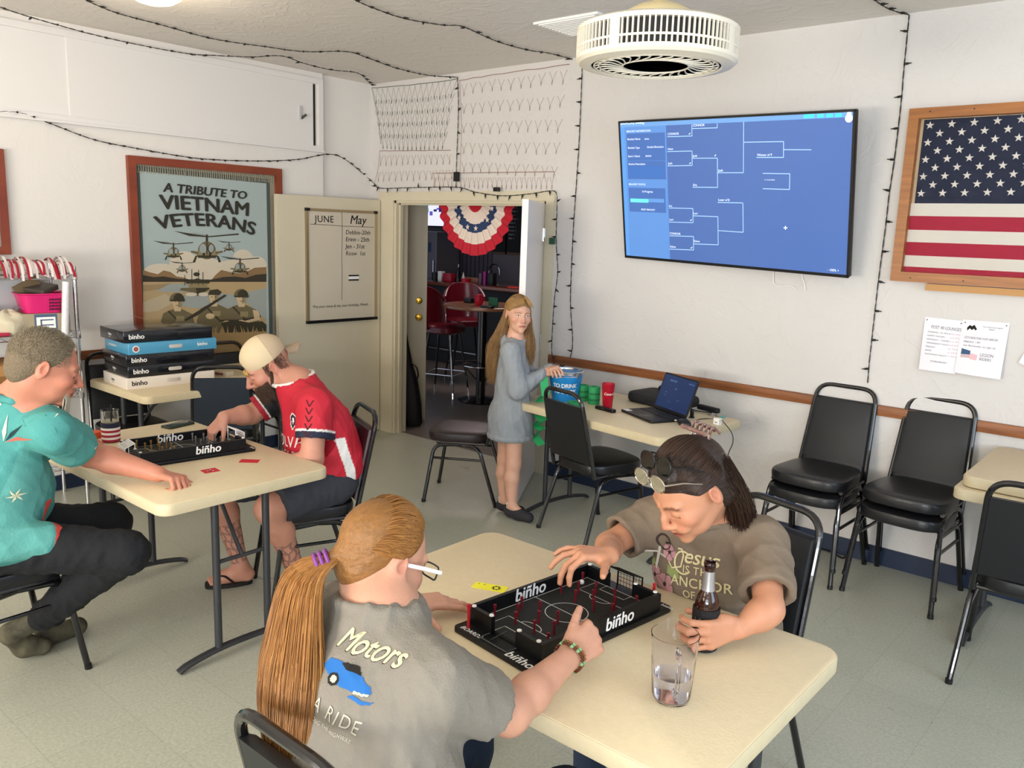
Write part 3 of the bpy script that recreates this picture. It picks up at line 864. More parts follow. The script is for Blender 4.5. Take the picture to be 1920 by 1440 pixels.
MB().b2((FX0 + fw, FB + fw, .0), (FX1 - fw, FT - fw, .008)).build('backing', mat('pale_wood', '#d8bf9a', .6), ff)
SXY = lambda X, Y: on_plane(PB, 1280 + X / 3, Y / 3, .02)
ul = SXY(1357, 648); ub = SXY(1290, 1143); fx0 = ul[0] + .004; fx1 = FX1 - fw - .01
M_nvy, M_red, M_fwh = mat('flag_navy', '#20253a', .85, bump=.3, bscale=12), mat('flag_red', '#9e1c34', .8, bump=.35, bscale=14), mat('flag_white', '#ddd5c8', .85, bump=.35, bscale=14)
ct = FT - fw - .004; zb_ = ub[1]
b = MB(); b.b2((fx0, zb_, .010), (fx0 + .72, ct, .016)); b.build('canton', M_nvy, ff)
zs = [SXY(1285, y)[1] for y in (1143, 1214, 1292, 1361, 1436, 1500)] + [FB + fw]
bw, br2 = MB(), MB()
for i in range(6): (bw if i % 2 == 0 else br2).b2((fx0 - .02, zs[i + 1], .010), (fx1, zs[i], .015))
ns = 7; sh = (ct - zb_) / ns
for i in range(ns): (br2 if i % 2 == 0 else bw).b2((fx0 + .72, ct - sh * (i + 1), .010), (fx1, ct - sh * i, .015))
bw.build('white_stripes', M_fwh, ff, label='white stripes of the flag'); br2.build('red_stripes', M_red, ff, label='red stripes of the flag')
b = MB()
g00, g40, g08, g48 = SXY(1390, 705), SXY(1905, 670), SXY(1340, 1088), SXY(1845, 1080)
for j in range(9):
    for i in range(6 if j % 2 == 0 else 5):
        u = (i + (0 if j % 2 == 0 else .5)) / 4; vv = j / 8
        q = [(g00[k] * (1 - u) + g40[k] * u) * (1 - vv) + (g08[k] * (1 - u) + g48[k] * u) * vv for k in range(2)]
        P = []
        for k in range(10):
            a = PI / 2 + PI * k / 5; rr = .0205 if k % 2 == 0 else .0082
            P.append((q[0] + rr * math.cos(a), q[1] + rr * math.sin(a)))
        b.ext(P, .016, .0175)
b.build('stars', M_fwh, ff, label='white stars of the flag')
M_glass = mat('clear_glass', '#ffffff', 0.02, trans=1.0, ior=1.02)
MB().b2((FX0 + fw, FB + fw, .040), (FX1 - fw, FT - fw, .042)).build('glass', M_glass, ff)
lx, lz = on_plane(PB, 1737, 536, .03)
tag(MB().b2((lx, YW - .045, lz - .022), (lx + 1.2, YW, lz + .012)).build('wooden_ledge', mat('pine', '#b9874e', .5, bump=.1, bscale=30, stretch=(1, 12, 12))), 'pale wooden ledge under the framed flag', 'ledge')
# paper notices
M_paper = mat('paper', '#e9e6ea', .7, bump=.03, bscale=20)
M_grey = mat('grey_print', '#8c8790', .8); M_pk = mat('faded_red_print', '#cfb2b2', .8)


def sheet_on_wall(name, label, cs, bow, fill):
    c = [Vector((*on_plane(PB, *p), 0)) for p in cs]
    t = thing(name, label, 'paper', M=PB)
    def fn(u, v):
        q = bil(c, u, v); return (q[0], q[1], .003 + bow * (1 - v) * (1 + .4 * math.sin(u * 3)))
    b = MB(); b.grid(fn, 10, 10); o = b.build('sheet', M_paper, t)
    b = MB(); fill(b, lambda s, u0, v0, u1, v1, m: _ft(b, s, u0, v0, u1, v1, m, fn), fn); b.build('print', M_grey, t)
    b = MB()
    for u in (.06, .94): q = fn(u, .95); b.lathe([(.004, 0), (.003, .004), (0, .005)], 8, q)
    b.build('pin', M_grey, t)
    return t


def _ft(b, s, u0, v0, u1, v1, m, fn):
    V, Fs = text_vf(s, 1.0, bold=.01); xs = [p[0] for p in V]; ys = [p[1] for p in V]; a, bb_, c, d = min(xs), max(xs), min(ys), max(ys)
    out = []
    for p in V:
        q = fn(u0 + (u1 - u0) * (p[0] - a) / (bb_ - a), v0 + (v1 - v0) * (p[1] - c) / (d - c)); out.append((q[0], q[1], q[2] + .0012 + p[2] * .03))
    b.add(out, Fs, m)


def fill1(b, T, fn):
    T('POST 40 LOUNGES', .2, .8, .97, .86, M_grey)
    for i, (s, e) in enumerate((('SUNDAY 10 AM-5', '10-5 PM'), ('HAPPY HOURS', '3-6 PM'), ('MONDAY - THURS', '11-6 PM'), ('WEDNESDAY TACO', '5-8 PM'), ('FRIDAY', '8 PM'), ('BAND', '6 PM'), ('SATURDAY NIGHT', '7 PM'))):
        T(s, .12, .72 - i * .07, .12 + .042 * len(s), .745 - i * .07, M_grey); T(e, .72, .72 - i * .07, .95, .745 - i * .07, M_pk)
    T('KITCHEN OPEN DAILY', .3, .17, .75, .20, M_grey)


def fill2(b, T, fn):
    for P, m in (([(.12, .86), (.17, .91), (.22, .89), (.27, .92), (.34, .84), (.30, .82), (.27, .85), (.23, .82), (.18, .85), (.13, .8)], M_ink), ([(.08, .36), (.28, .37), (.28, .44), (.08, .47)], mat('print_navy', '#3c5878', .8)), ([(.08, .30), (.28, .31), (.28, .365), (.08, .355)], M_pk), ([(.28, .29), (.44, .28), (.44, .38), (.28, .40)], mat('print_pink', '#e2b6bd', .8))):
        b.add([(q[0], q[1], q[2] + .001) for q in (fn(*p) for p in P)], [tuple(range(len(P)))], m)
    T('The American Legion', .45, .88, .88, .91, M_grey); T('Riders', .6, .845, .72, .87, M_grey)
    T('LETS RIDE FOR OUR HEROES', .1, .66, .82, .70, M_grey); T('MARCH 8 - 1 PM', .1, .585, .45, .62, M_grey); T('see Bartender to sign up', .1, .51, .8, .55, M_grey)
    T('LEGION', .5, .36, .78, .42, M_grey); T('RIDERS', .5, .29, .75, .34, M_grey)


sheet_on_wall('notice_sheet', 'white notice of opening hours, left of the two overlapping sheets', [(1725, 691), (1793, 700), (1808, 602), (1735, 594)], .022, fill1)
sheet_on_wall('notice_sheet.001', 'white notice printed with an eagle and a small flag, right of the two overlapping sheets', [(1792, 697), (1878, 710), (1894, 606), (1806, 599)], .03, fill2)
sheet_on_wall('notice_sheet.002', 'corner of a white sheet at the right edge under the flag', [(1911, 679), (1990, 720), (2005, 640), (1926, 652)], .01, lambda b, T, fn: T('NOTICE', .3, .5, .8, .6, M_grey))

# ---------------------------------------------------------------- string lights
M_wire = mat('green_wire', '#1d2a20', 0.5)
M_wirek = mat('dark_wire', '#191712', 0.5)
bulb_me = None


def bulb_mesh(m, L=.020, r=.0042):
    b = MB(); b.lathe([(r * .9, 0), (r, .004), (r, L * .55), (r * .55, L * .6), (r * .35, L), (0, L)], 7)
    me = b.build('bulb', m); d = me.data; bpy.data.objects.remove(me); return d


BK = bulb_mesh(M_wirek, .036, .0062)


def string(label, P, n, r=.0028, nrm=(0, 0, -1), m=M_wirek, jit=.5, twist=True, grp=None, twin=True):
    t = thing('string_lights', label, 'string lights', loc=P[0])
    o = Vector(P[0]); Q = smooth_path([Vector(p) - o for p in P], 8) if len(P) > 2 else [Vector(p) - o for p in P]
    # resample
    D = [0]
    for a, c in zip(Q[:-1], Q[1:]): D.append(D[-1] + (c - a).length)
    def pt(s):
        s = max(0, min(D[-1], s)); i = max(0, min(len(Q) - 2, int(np.searchsorted(D, s)) - 1))
        return Q[i].lerp(Q[i + 1], (s - D[i]) / max(D[i + 1] - D[i], 1e-9))
    k = max(int(D[-1] / .02), 6); nv = Vector(nrm).normalized(); random.seed(len(label))
    for w_ in ((0, PI) if twin else (0,)):
        b = MB(); R_ = []
        for i in range(k + 1):
            s = D[-1] * i / k; p = pt(s); tg = (pt(s + .01) - pt(s - .01)).normalized(); sd = tg.cross(nv)
            a = s * 55 + w_ + random.uniform(-.3, .3); am = .0022 if twin else 0
            R_.append(p + sd * math.cos(a) * am + nv * (math.sin(a) * am + r))
        b.tube(R_, r * .62 if twin else r, 5); b.build('wire', m, t)
    for i in range(n):
        s = D[-1] * (i + .5) / n; p = pt(s); tg = (pt(s + .01) - pt(s - .01)).normalized(); sd = tg.cross(nv).normalized()
        if sd.z < 0 and abs(tg.z) < .7: sd = -sd
        dn = -sd if abs(tg.z) < .7 else sd * random.choice((-1, 1))
        if random.random() < .15: dn = -dn
        dr = (dn + tg * random.uniform(-jit, jit) + nv * random.uniform(0, .3)).normalized()
        o2 = bpy.data.objects.new('bulb', BK); COL.objects.link(o2); o2.parent = t
        o2.location = p + nv * r; o2.rotation_euler = dr.to_track_quat('Z', 'Y').to_euler()
    return t


CE = lambda px, py, dz=.006: at(px, py, z=ZC - dz)
WB = lambda px, py, off=.008: at(px, py, y=YW - off)
WL = lambda px, py, off=.008: at(px, py, x=XL + off)
string('string lights on the ceiling that start at the left edge above the boarded window', [WL(-20, 5, .35), WL(60, 32, .30), WL(200, 70, .2), WL(340, 98, .12), WL(402, 103, .06)] + [CE(q[0], q[1], .02) for q in ((470, 106), (527, 104), (570, 118), (620, 130), (670, 136), (690, 152))] + [WB(698, 160)], 22)
string('string lights across the ceiling ending at the corner bundle over the net lights', [CE(p, q) for p, q in ((150, -6), (215, 22), (300, 45), (400, 72), (500, 87), (570, 96), (650, 96), (690, 108), (740, 126), (800, 140))] + [WB(856, 144)], 24)
string('string lights across the ceiling ending beside the round ceiling fan', [CE(p, q) for p, q in ((655, -6), (700, 14), (760, 34), (830, 46), (868, 49), (930, 76), (990, 93), (1030, 99), (1080, 112))] , 15)
string('string lights draped along the left wall over the tapestry', [WL(p, q, .02) for p, q in ((-15, 208), (40, 211), (100, 233), (180, 262), (270, 280), (360, 295), (430, 300), (500, 301), (560, 298), (630, 290))] + [WB(690, 333, .03), WB(708, 352, .03)], 34)
string('string lights running down the wall left of the framed flag', [WB(p, q) for p, q in ((1705, 28), (1699, 90), (1695, 130), (1689, 200), (1677, 300), (1668, 360), (1660, 430), (1648, 520), (1640, 590), (1630, 680), (1627, 718))], 12, nrm=(0, -1, 0), jit=.2)
string('short string lights on the ceiling at the top right corner', [CE(p, q) for p, q in ((1630, -8), (1660, 12), (1685, 22), (1704, 26))], 4)
string('string lights hanging down the wall between the net lights and the television', [WB(p, q) for p, q in ((1092, 124), (1090, 180), (1086, 270), (1081, 345), (1076, 420), (1072, 500), (1070, 570), (1074, 640), (1069, 672), (1060, 684), (1045, 690), (1040, 685))], 14, nrm=(0, -1, 0), jit=.2)
string('string lights over the doorway and down its right casing', [WB(p, q, .03) for p, q in ((702, 345), (715, 353), (770, 352), (855, 351), (890, 360), (940, 367), (990, 364), (1030, 358), (1043, 361), (1045, 380), (1043, 450), (1046, 510), (1040, 560), (1036, 620), (1035, 660), (1040, 686))], 26, nrm=(0, -1, 0))
string('string lights dropping down the middle of the net lights', [WB(p, q, .012) for p, q in ((858, 144), (860, 190), (859, 240), (857, 290), (856, 325), (855, 350))], 5, nrm=(0, -1, 0))
# loose extension lead plug on the casing
b = MB(); P = WB(1035, 452, .04); b.box(P, (.03, .03, .045)); tag(b.build('plug', mat('green_plug', '#24503c', .5)), 'green light plug hanging by the right door casing', 'plug')
b = MB(); b.slab(.05, .03, 0, .03, .006, .004, M=Matrix.Translation(WB(931, 359, .05))); tag(b.build('door_chime', M_black), 'small black box on the door header', 'box')
b = MB(); P = WB(855, 330, .04); b.b2((P.x - .018, P.y - .01, P.z - .04), (P.x + .018, P.y + .02, P.z + .03)); tag(b.build('light_plug', M_black), 'black plug block joining the string lights and the net lights', 'plug')


def net(label, corners, nc, nr, m, seed, depth=.25, loops=True, sag=.02):
    t = thing('net_lights', label, 'net lights', M=PB)
    c = [on_plane(PB, *p, .006) for p in corners]; random.seed(seed)
    b = MB(); bb = MB()
    hgt = math.dist(c[0], c[3])
    for j in range(nr):
        v0 = 1 - (j + .05) / nr; v1 = 1 - (j + .05 + depth * 2) / nr
        P = []
        for i in range(nc * 2 + 1):
            u = i / (nc * 2) ; vv = (v0 if i % 2 == 0 else v1) + random.uniform(-.01, .01) - sag * 4 * u * (1 - u)
            q = bil(c, min(max(u + random.uniform(-.004, .004), 0), 1), vv); P.append(Vector((q[0], q[1], .006)))
        if loops: b.tube(P, .0011, 3, cap=False)
        for i in range(1, nc * 2, 2):
            q = P[i]; L = .022 + random.uniform(0, .01)
            if not loops:
                b.tube([P[i - 1].lerp(q, .35), q, P[i + 1].lerp(q, .35)], .0011, 3, cap=False)
            bb.tube([q, q + Vector((random.uniform(-.004, .004), -L, .003))], [.0028, .0018], 5)
    for k in (0, 1):
        P = [Vector((*bil(c, (i / 14), 1 - sag * 4 * (i / 14) * (1 - i / 14) + random.uniform(-.006, .006)), .008)) for i in range(15)]
    b.tube(P, .0024, 4)
    b.tube([Vector((*c[3], .007)), Vector((*bil(c, .02, .5), .007)), Vector((*c[0], .007))], .0014, 4)
    b.build('wire', m, t)
    o = bb.build('bulbs', M_wire if seed == 1 else m, t); o['kind'] = 'stuff'
    return t


M_gw = mat('green_net_wire', '#5a6656', .6); M_pw = mat('rose_net_wire', '#9c7a70', .6)
net('green net lights hung at the upper left over the doorway', [(714, 270), (835, 270), (857, 148), (697, 165)], 15, 5, M_gw, 1, .55)
net('rosy net lights hung at the upper right over the doorway', [(862, 330), (1046, 345), (1068, 120), (862, 150)], 11, 5, M_pw, 2, .28, loops=False, sag=.0)
net('rosy net lights bunched low at the left over the doorway', [(702, 345), (855, 338), (845, 282), (712, 283)], 13, 2, M_pw, 3, .32, loops=False, sag=0)
net('tangled end of the rosy net lights drooping above the door header', [(812, 350), (1040, 352), (1040, 322), (812, 325)], 26, 1, M_pw, 4, .4, loops=False, sag=0)

# ---------------------------------------------------------------- ceiling fan, vent, lamp
M_fan = mat('cream_enamel', '#e9e1d0', .3)
M_fand = mat('fan_inside', '#26221f', .6)
FCx, FCy, FCz = -1.63, 2.64, 2.425
cf = thing('ceiling_fan', 'cream enclosed drum ceiling fan with slotted sides', 'ceiling fan', (FCx, FCy, FCz))
Rr = .279
b = MB(); zt_, zb2 = .042, -.070
b.lathe([(Rr - .012, zt_ + .012), (Rr, zt_ + .004), (Rr, zt_ - .010)], 72); b.lathe([(Rr, -.048), (Rr, zb2 + .01), (Rr - .012, zb2)], 72)
b.lathe([(Rr - .012, zt_ + .012), (.13, zt_ + .02)], 72)
nS = 96
for i in range(nS):
    wide = (i % 24) in (0, 1)
    a0 = 2 * PI * (i - (.15 if not wide else .5)) / nS; a1 = 2 * PI * (i + (.15 if not wide else .5)) / nS
    P = [(Rr * math.cos(a), Rr * math.sin(a), z) for a in (a0, a1) for z in (-.05, zt_ - .008)]
    P += [(p[0] * .975, p[1] * .975, p[2]) for p in P]
    b.add(P, [(0, 2, 3, 1), (4, 5, 7, 6), (0, 1, 5, 4), (2, 6, 7, 3)])
b.lathe([(Rr, -.026), (Rr, -.019), (Rr - .006, -.019), (Rr - .006, -.026)], 72, closed=True)
b.build('drum', M_fan, cf)
b = MB(); b.lathe([(Rr - .012, zb2), (Rr - .05, zb2 - .006), (.225, zb2 - .004), (.222, zb2 + .006), (.225, zb2 + .008)], 72)
b.build('bottom_ring', M_fan, cf)
b = MB(); b.lathe([(Rr - .02, zb2 + .012), (Rr - .02, zt_), (.01, zt_ + .005)], 48); b.build('inner_shroud', M_fand, cf)
b = MB()
for rr in (.215, .198, .115): b.tube([(rr * math.cos(2 * PI * i / 60), rr * math.sin(2 * PI * i / 60), zb2 - .002) for i in range(60)], .0032, 6, closed=True)
for i in range(30):
    a = 2 * PI * i / 30; b.tube([((.115 + .1 * t) * math.cos(a + .35 * math.sin(t * PI / 1.2)), (.115 + .1 * t) * math.sin(a + .35 * math.sin(t * PI / 1.2)), zb2 - .002) for t in (0, .2, .4, .6, .8, 1)], .0026, 5)
b.build('grille', M_fan, cf)
b = MB(); b.lathe([(.06, .03), (.085, -.02), (.080, -.045), (.05, -.062), (0, -.066)], 32); b.build('motor', M_fan, cf)
for i in range(9):
    a = 2 * PI * i / 9
    def fb(u, v, a=a):
        r_ = .08 + .12 * u; q = a + (v - .5) * .42 - .3 * u
        return (r_ * math.cos(q), r_ * math.sin(q), -.02 + (v - .5) * .05 - .01 * u)
    MB().grid(fb, 6, 4).build('blade', mat('fan_blade', '#b9ab9c', .4), cf)
b = MB(); b.lathe([(.155, zt_ + .012), (.15, zt_ + .03), (.12, zt_ + .06), (.075, zt_ + .085), (.03, zt_ + .092), (.022, zt_ + .10), (.022, zt_ + .13), (.016, zt_ + .14)], 48); b.build('dome_cover', mat('ivory_enamel', '#dccb9c', .35), cf)
b = MB(); b.tube([(0, 0, .15), (0, 0, ZC - FCz - .04)], .013, 12); b.build('downrod', mat('ivory_enamel'), cf)
b = MB(); b.lathe([(.016, ZC - FCz - .06), (.05, ZC - FCz - .04), (.065, ZC - FCz)], 24); b.build('canopy', mat('ivory_enamel'), cf)
vx, vy, _ = at(1110, 36, z=ZC)
vt = thing('air_vent', 'white slotted air vent in the ceiling behind the fan', 'vent', (vx - .1, vy + .05, ZC))
MB().b2((-.22, -.17, -.012), (.22, .17, 0)).build('frame', M_white, vt)
for i in range(11): MB().b2((-.19, -.15 + i * .03 - .006, -.018), (.19, -.15 + i * .03 + .004, -.012)).build('slat', M_white, vt)
p_ = at(290, -6, z=ZC - .05)
cl_ = thing('ceiling_light', 'round frosted ceiling light at the top edge', 'ceiling light', (p_.x, p_.y, ZC))
MB().lathe([(.15, 0), (.15, -.02), (.14, -.025)], 40).build('base', M_brass, cl_)
MB().lathe([(.145, -.02), (.13, -.05), (.09, -.075), (.04, -.088), (0, -.09)], 40).build('diffuser', mat('lamp_glass', '#fff4dc', .3, emit='#ffe9c4', es=.9), cl_)
pl_ = bpy.data.lights.new('ceiling_lamp', 'POINT'); pl_.energy = 9; pl_.color = (1, .86, .66); pl_.shadow_soft_size = .12
po = bpy.data.objects.new('ceiling_lamp', pl_); COL.objects.link(po); po.location = (p_.x, p_.y, ZC - .22)

# ================================================================ THINGS ON THE TABLES
ZT = .7415


def quad_sheet(name, label, cat, pts, z, th, m, group=None, deco=None):
    c = [at(px, py, z=z) for px, py in pts]; o = sum(c, Vector()) / 4
    t = thing(name, label, cat, (o.x, o.y, z), group=group)
    P = [(q.x - o.x, q.y - o.y) for q in c]
    b = MB(); b.ext(P[::-1] if (P[1][0] - P[0][0]) * (P[2][1] - P[0][1]) - (P[1][1] - P[0][1]) * (P[2][0] - P[0][0]) < 0 else P, 0, th)
    b.build('sheet', m, t)
    if deco: deco(t, P, th)
    return t


M_gblk = mat('game_black', '#0f0f11', .38, bump=.04, bscale=60, spec=.3)
M_feltk = mat('game_field', '#191917', .75, bump=.1, bscale=300)
M_wht = mat('line_white', '#c9c9c6', .6)


def game_board(label, cx, cy, rz, peg_h, goal_col, full):
    t = thing('game_board', label, 'board game', (cx, cy, ZT), rz)
    W, L, hw = .250, .435, .046
    b = MB(); b.slab(W + .042, .548, 0, .016, .012, .003); b.build('base', M_gblk, t)
    MB().b2((-W / 2, -L / 2, .016), (W / 2, L / 2, .024)).build('field', M_feltk, t)
    for s in (-1, 1):
        b = MB(); b.b2((s * W / 2, -L / 2 - .012, .016), (s * (W / 2 + .012), L / 2 + .012, .016 + hw)); b.build('side_wall', M_gblk, t)
        for q in (-1, 1): MB().b2((q * W / 2, s * L / 2, .016), (q * .045, s * (L / 2 + .012), .016 + hw)).build('end_wall', M_gblk, t)
    b = MB(); z = .0246

    def ln(P, cl=False, r=.0012):
        b.tube([(p[0], p[1], z) for p in P], r, 4, closed=cl, flat=.3)
    ln([(.058 * math.cos(a * PI / 18), .058 * math.sin(a * PI / 18)) for a in range(36)], True); ln([(-W / 2, 0), (W / 2, 0)])
    for s in (-1, 1):
        ln([(-.082, s * L / 2), (-.082, s * (L / 2 - .082)), (.082, s * (L / 2 - .082)), (.082, s * L / 2)]); ln([(-.045, s * L / 2), (-.045, s * (L / 2 - .035)), (.045, s * (L / 2 - .035)), (.045, s * L / 2)])
        ln([(.035 * math.cos(a * PI / 10), s * (L / 2 - .082 - .022 * math.sin(a * PI / 10))) for a in range(11)])
        ln([(s * (W / 2 - .003), -L / 2), (s * (W / 2 - .003), L / 2)]); 
    ln([(-W / 2, L / 2 - .003), (W / 2, L / 2 - .003)])
    b.build('field_lines', M_wht, t)
    M_peg = mat('peg_' + goal_col, {'red': '#6d1420', 'brass': '#8a6a35'}[goal_col], .35)
    M_silv = mat('peg_silver', '#9c9a98', .3, metal=.8)
    pp = [(-.095, .075), (-.03, .065), (.04, .062), (.09, .082), (-.065, .115), (.0, .105), (.065, .12), (-.1, .17), (-.03, .15), (.035, .155), (.1, .17)]
    for s in (-1, 1):
        for x, y in pp:
            q = MB().lathe([(.0032, 0), (.0032, peg_h - .008), (.0045, peg_h - .007), (.0045, peg_h), (0, peg_h + .0015)], 8)
            q.build('peg', M_silv if (goal_col == 'brass' and s > 0) else M_peg, t, loc=(x * (1 if s > 0 else -1), s * y, .024))
        for x in (-.052, .052, -(W / 2 - .004), W / 2 - .004):
            MB().lathe([(.0022, -.05), (.0022, 0), (.0065, .001), (.006, .004), (0, .005)], 10).build('corner_pin', M_white, t, loc=(x, s * (L / 2 + .006), .016 + hw))
    mg = M_black if full else M_white
    for s in ((1,) if full else (-1, 1)):
        b = MB(); y0, y1 = s * (L / 2 + .004), s * (L / 2 + .045); h0 = .085
        for x in (-.045, .045): b.tube([(x, y0, .016), (x, y0, h0), (x, y1, h0 * .8), (x, y1, .016)], .0028, 6)
        b.tube([(-.045, y0, h0), (.045, y0, h0)], .0032, 6); b.tube([(-.045, y1, h0 * .8), (.045, y1, h0 * .8)], .0025, 6)
        for i in range(9):
            x = -.045 + .09 * i / 8; b.tube([(x, y0, h0), (x, y1, h0 * .8), (x, y1, .016)], .0009 if full else .002, 3)
        for i in range(5): b.tube([(-.045, y1, .02 + .012 * i), (.045, y1, .02 + .012 * i)], .0009 if full else .002, 3)
        b.build('goal', mg, t)
    if full:
        b = MB(); y1 = -(L / 2 + .045)
        b.tube([(-.05, -L / 2 - .006, .018), (-.05, y1, .018), (.05, y1, .018), (.05, -L / 2 - .006, .018)], .002, 5)
        b.tube([(-.02, y1 + .01, .02), (-.02, -L / 2 + .02, .026)], .0009, 4)
        b.build('goal', mat('clear_wire', '#4a4a48', .3), t)
        MB().lathe([(.004, 0), (.0042, .055), (.0055, .056), (.0055, .066), (0, .068)], 10).build('tuning_peg', mat('bright_red', '#c3202c', .35), t, loc=(-.108, -L / 2 - .035, .016))
        MB().lathe([(.004, 0), (.004, .05), (.0055, .055), (0, .058)], 10).build('tuning_peg', mat('bright_red'), t, loc=(.095, L / 2 + .035, .016))
    # lettering on walls and ends
    b = MB(); xw = W / 2 + .0125
    MI = frame((-W / 2 + .0006, -.06, .026), (0, -1, 0), (0, 0, 1), (1, 0, 0)); MI = frame((-W / 2 + .0008, -.075, .030), (0, 1, 0), (0, 0, 1), (1, 0, 0))
    text(b, 'biñho', (0, 0, 0), .052, M=MI, bold=.035, shear=.1)
    MO = frame((xw + .0006, .0, .024), (0, 1, 0), (0, 0, 1), (1, 0, 0))
    text(b, 'biñho', (0, 0, 0), .05, M=MO, bold=.035, shear=.1)
    ME = frame((.05, -L / 2 - .045, .0168), (1, 0, 0), (0, 1, 0), (0, 0, 1))
    text(b, 'biñho', (0, -.01, 0), .04, M=ME, bold=.035, shear=.1)
    text(b, 'BOARDS', (-.175, -.005, 0), .020, M=ME, bold=.02, shear=.2)
    text(b, 'binho', (.0, 0, 0), .018, M=frame((.12, L / 2 + .035, .0168), (1, 0, 0), (0, 1, 0), (0, 0, 1)), bold=.02)
    b.build('lettering', M_letw, t)
    return t


G1 = game_board('black tabletop football game with red pegs between the two women', -1.222, 1.70, math.radians(-7), .036, 'red', True)
G2 = game_board('black tabletop football game between the two men', -3.44, 1.80, math.radians(-8), .038, 'brass', False)
bt = MB(); bt.lathe([(0, -.0075)] + [(.0075 * math.cos(a), .0075 * math.sin(a)) for a in [(-PI / 2 + PI * k / 10) for k in range(1, 10)]] + [(0, .0075)], 14)
P = at(1091, 1090, z=ZT + .034); o = bt.build('ball', M_white, loc=(P.x, P.y, ZT + .032)); tag(o, 'small white ball on the game field by the far corner', 'ball')

M_red_t = mat('red_ticket', '#c92634', .7, bump=.05, bscale=100)


def deco_chip(t, P, th):
    c = Vector((sum(p[0] for p in P) / 4, sum(p[1] for p in P) / 4, th))
    b = MB()
    for i in range(7):
        a = 2 * PI * i / 7; b.lathe([(.0035, 0), (.0035, .0006)], 6, (c.x + .010 * math.cos(a), c.y + .010 * math.sin(a), th), M_white if i % 2 else M_ink)
    b.build('print', None, t)


quad_sheet('ticket', 'patterned red ticket by the hand of the man in turquoise', 'ticket', [(375, 882), (403, 877), (414, 883), (385, 888)], ZT, .0006, M_red_t, deco=deco_chip)
quad_sheet('ticket', 'plain red ticket on the table before the man in red', 'ticket', [(447, 867), (453, 861), (488, 862), (483, 868)], ZT, .0006, M_red_t)


def deco_yellow(t, P, th):
    p = [Vector((*q, th)) for q in P]; b = MB()
    ex = (p[1] - p[0]).normalized(); c = p[0].lerp(p[2], .5) + ex * .020
    for i in range(8):
        a = 2 * PI * i / 8
        b.add([(c.x + r * math.cos(a + d), c.y + r * math.sin(a + d), th + .0004) for r, d in ((.008, -.22), (.014, -.22), (.014, .22), (.008, .22))], [(0, 1, 2, 3)])
    b.tube([(c.x + .0085 * math.cos(2 * PI * i / 20), c.y + .0085 * math.sin(2 * PI * i / 20), th) for i in range(20)], .0014, 4, closed=True, flat=.4)
    for s in (.12, .3): q = p[3].lerp(p[2], s) * .75 + p[0].lerp(p[1], s) * .25; b.box((q.x, q.y, th), (.002, .008, .0006))
    b.build('print', M_ink, t)


quad_sheet('drink_ticket', 'yellow ticket printed with a poker chip beside the nearer game board', 'ticket', [(883, 1101), (945, 1112), (954, 1101), (893, 1091)], ZT, .0008, mat('yellow_paper', '#f3ec35', .6), deco=deco_yellow)

# mobile phone
c = [at(px, py, z=ZT) for px, py in ((300, 800), (318, 807), (367, 796), (349, 790))]; o = sum(c, Vector()) / 4
ph = thing('phone', 'dark green mobile phone lying on the men\'s table', 'phone', (o.x, o.y, ZT), math.atan2(c[2].y - c[1].y, c[2].x - c[1].x))
MB().slab(.155, .075, 0, .011, .012, .003).build('case', mat('phone_case', '#27362c', .4), ph)
MB().slab(.145, .066, .011, .0118, .009, .0002).build('screen', mat('phone_glass', '#1c2620', .12), ph)

# drinking glass in a flag koozie
g = thing('drinking_glass', 'clear glass in a stars-and-stripes sleeve with a dark straw', 'glass', (-3.849, 1.66, ZT))
b = MB(); b.lathe([(.034, .002), (.038, .05), (.040, .150), (.0385, .151), (.0375, .148), (.0355, .055), (.031, .008), (0, .008)], 28); b.build('glass', mat('tumbler_glass', '#ffffff', .03, trans=1.0, ior=1.3), g)
b = MB(); b.lathe([(.0345, .012), (.0352, .05), (.0365, .098), (0, .098)], 24); b.build('drink', mat('pale_drink', '#e3dcae', .1, trans=.6, ior=1.33), g)
M_kz = mat('sleeve_white', '#e4ded6', .8); b = MB()
for i in range(8):
    z0, z1 = .004 + i * .011, .015 + i * .011
    b.lathe([(.0395 + z0 * .03, z0), (.0395 + z1 * .03, z1)], 28, m=(M_red if i % 2 == 0 else M_kz) if i < 6 else M_nvy)
b.build('sleeve', None, g)
MB().tube([(.004, .0, .02), (.012, .0, .12), (.014, .002, .175)], .004, 8).build('straw', M_black, g)

# pitcher
M_clear = mat('clear_plastic', '#f8f8ff', .04, trans=1.0, ior=1.2, spec=.7)
pt_ = thing('pitcher', 'clear fluted plastic pitcher with a little water', 'pitcher', (-.822, 1.562, ZT), 2.2)
b = MB(); nf = 60
def ring(r, z, fl, sp=0.0):
    P = []
    for j in range(nf):
        a = 2 * PI * j / nf; q = r * (1 + fl * (.5 + .5 * math.cos(a * 20)))
        s_ = max(0, math.cos(a)) ** 24 * sp
        P.append(((q + s_) * math.cos(a), (q + s_) * math.sin(a), z + s_ * .5))
    return P
b.loops([ring(.036, .001, 0), ring(.041, .003, 0), ring(.0425, .012, .02), ring(.045, .06, .04), ring(.0475, .10, .04), ring(.049, .118, .02), ring(.0505, .122, 0), ring(.053, .150, 0, .012), ring(.054, .158, 0, .017),
         ring(.0525, .158, 0, .016), ring(.051, .150, 0, .011), ring(.0485, .122, 0), ring(.0465, .10, .016), ring(.0432, .06, .016), ring(.0405, .014, .008), ring(.038, .007, 0), ring(.01, .006, 0)])
b.build('body', M_clear, pt_)
b = MB(); b.tube(smooth_path([(-.049, 0, .140), (-.07, 0, .146), (-.086, 0, .128), (-.084, 0, .085), (-.068, 0, .05), (-.046, 0, .042)], 6), .006, 10, flat=1.6); b.build('handle', M_clear, pt_)
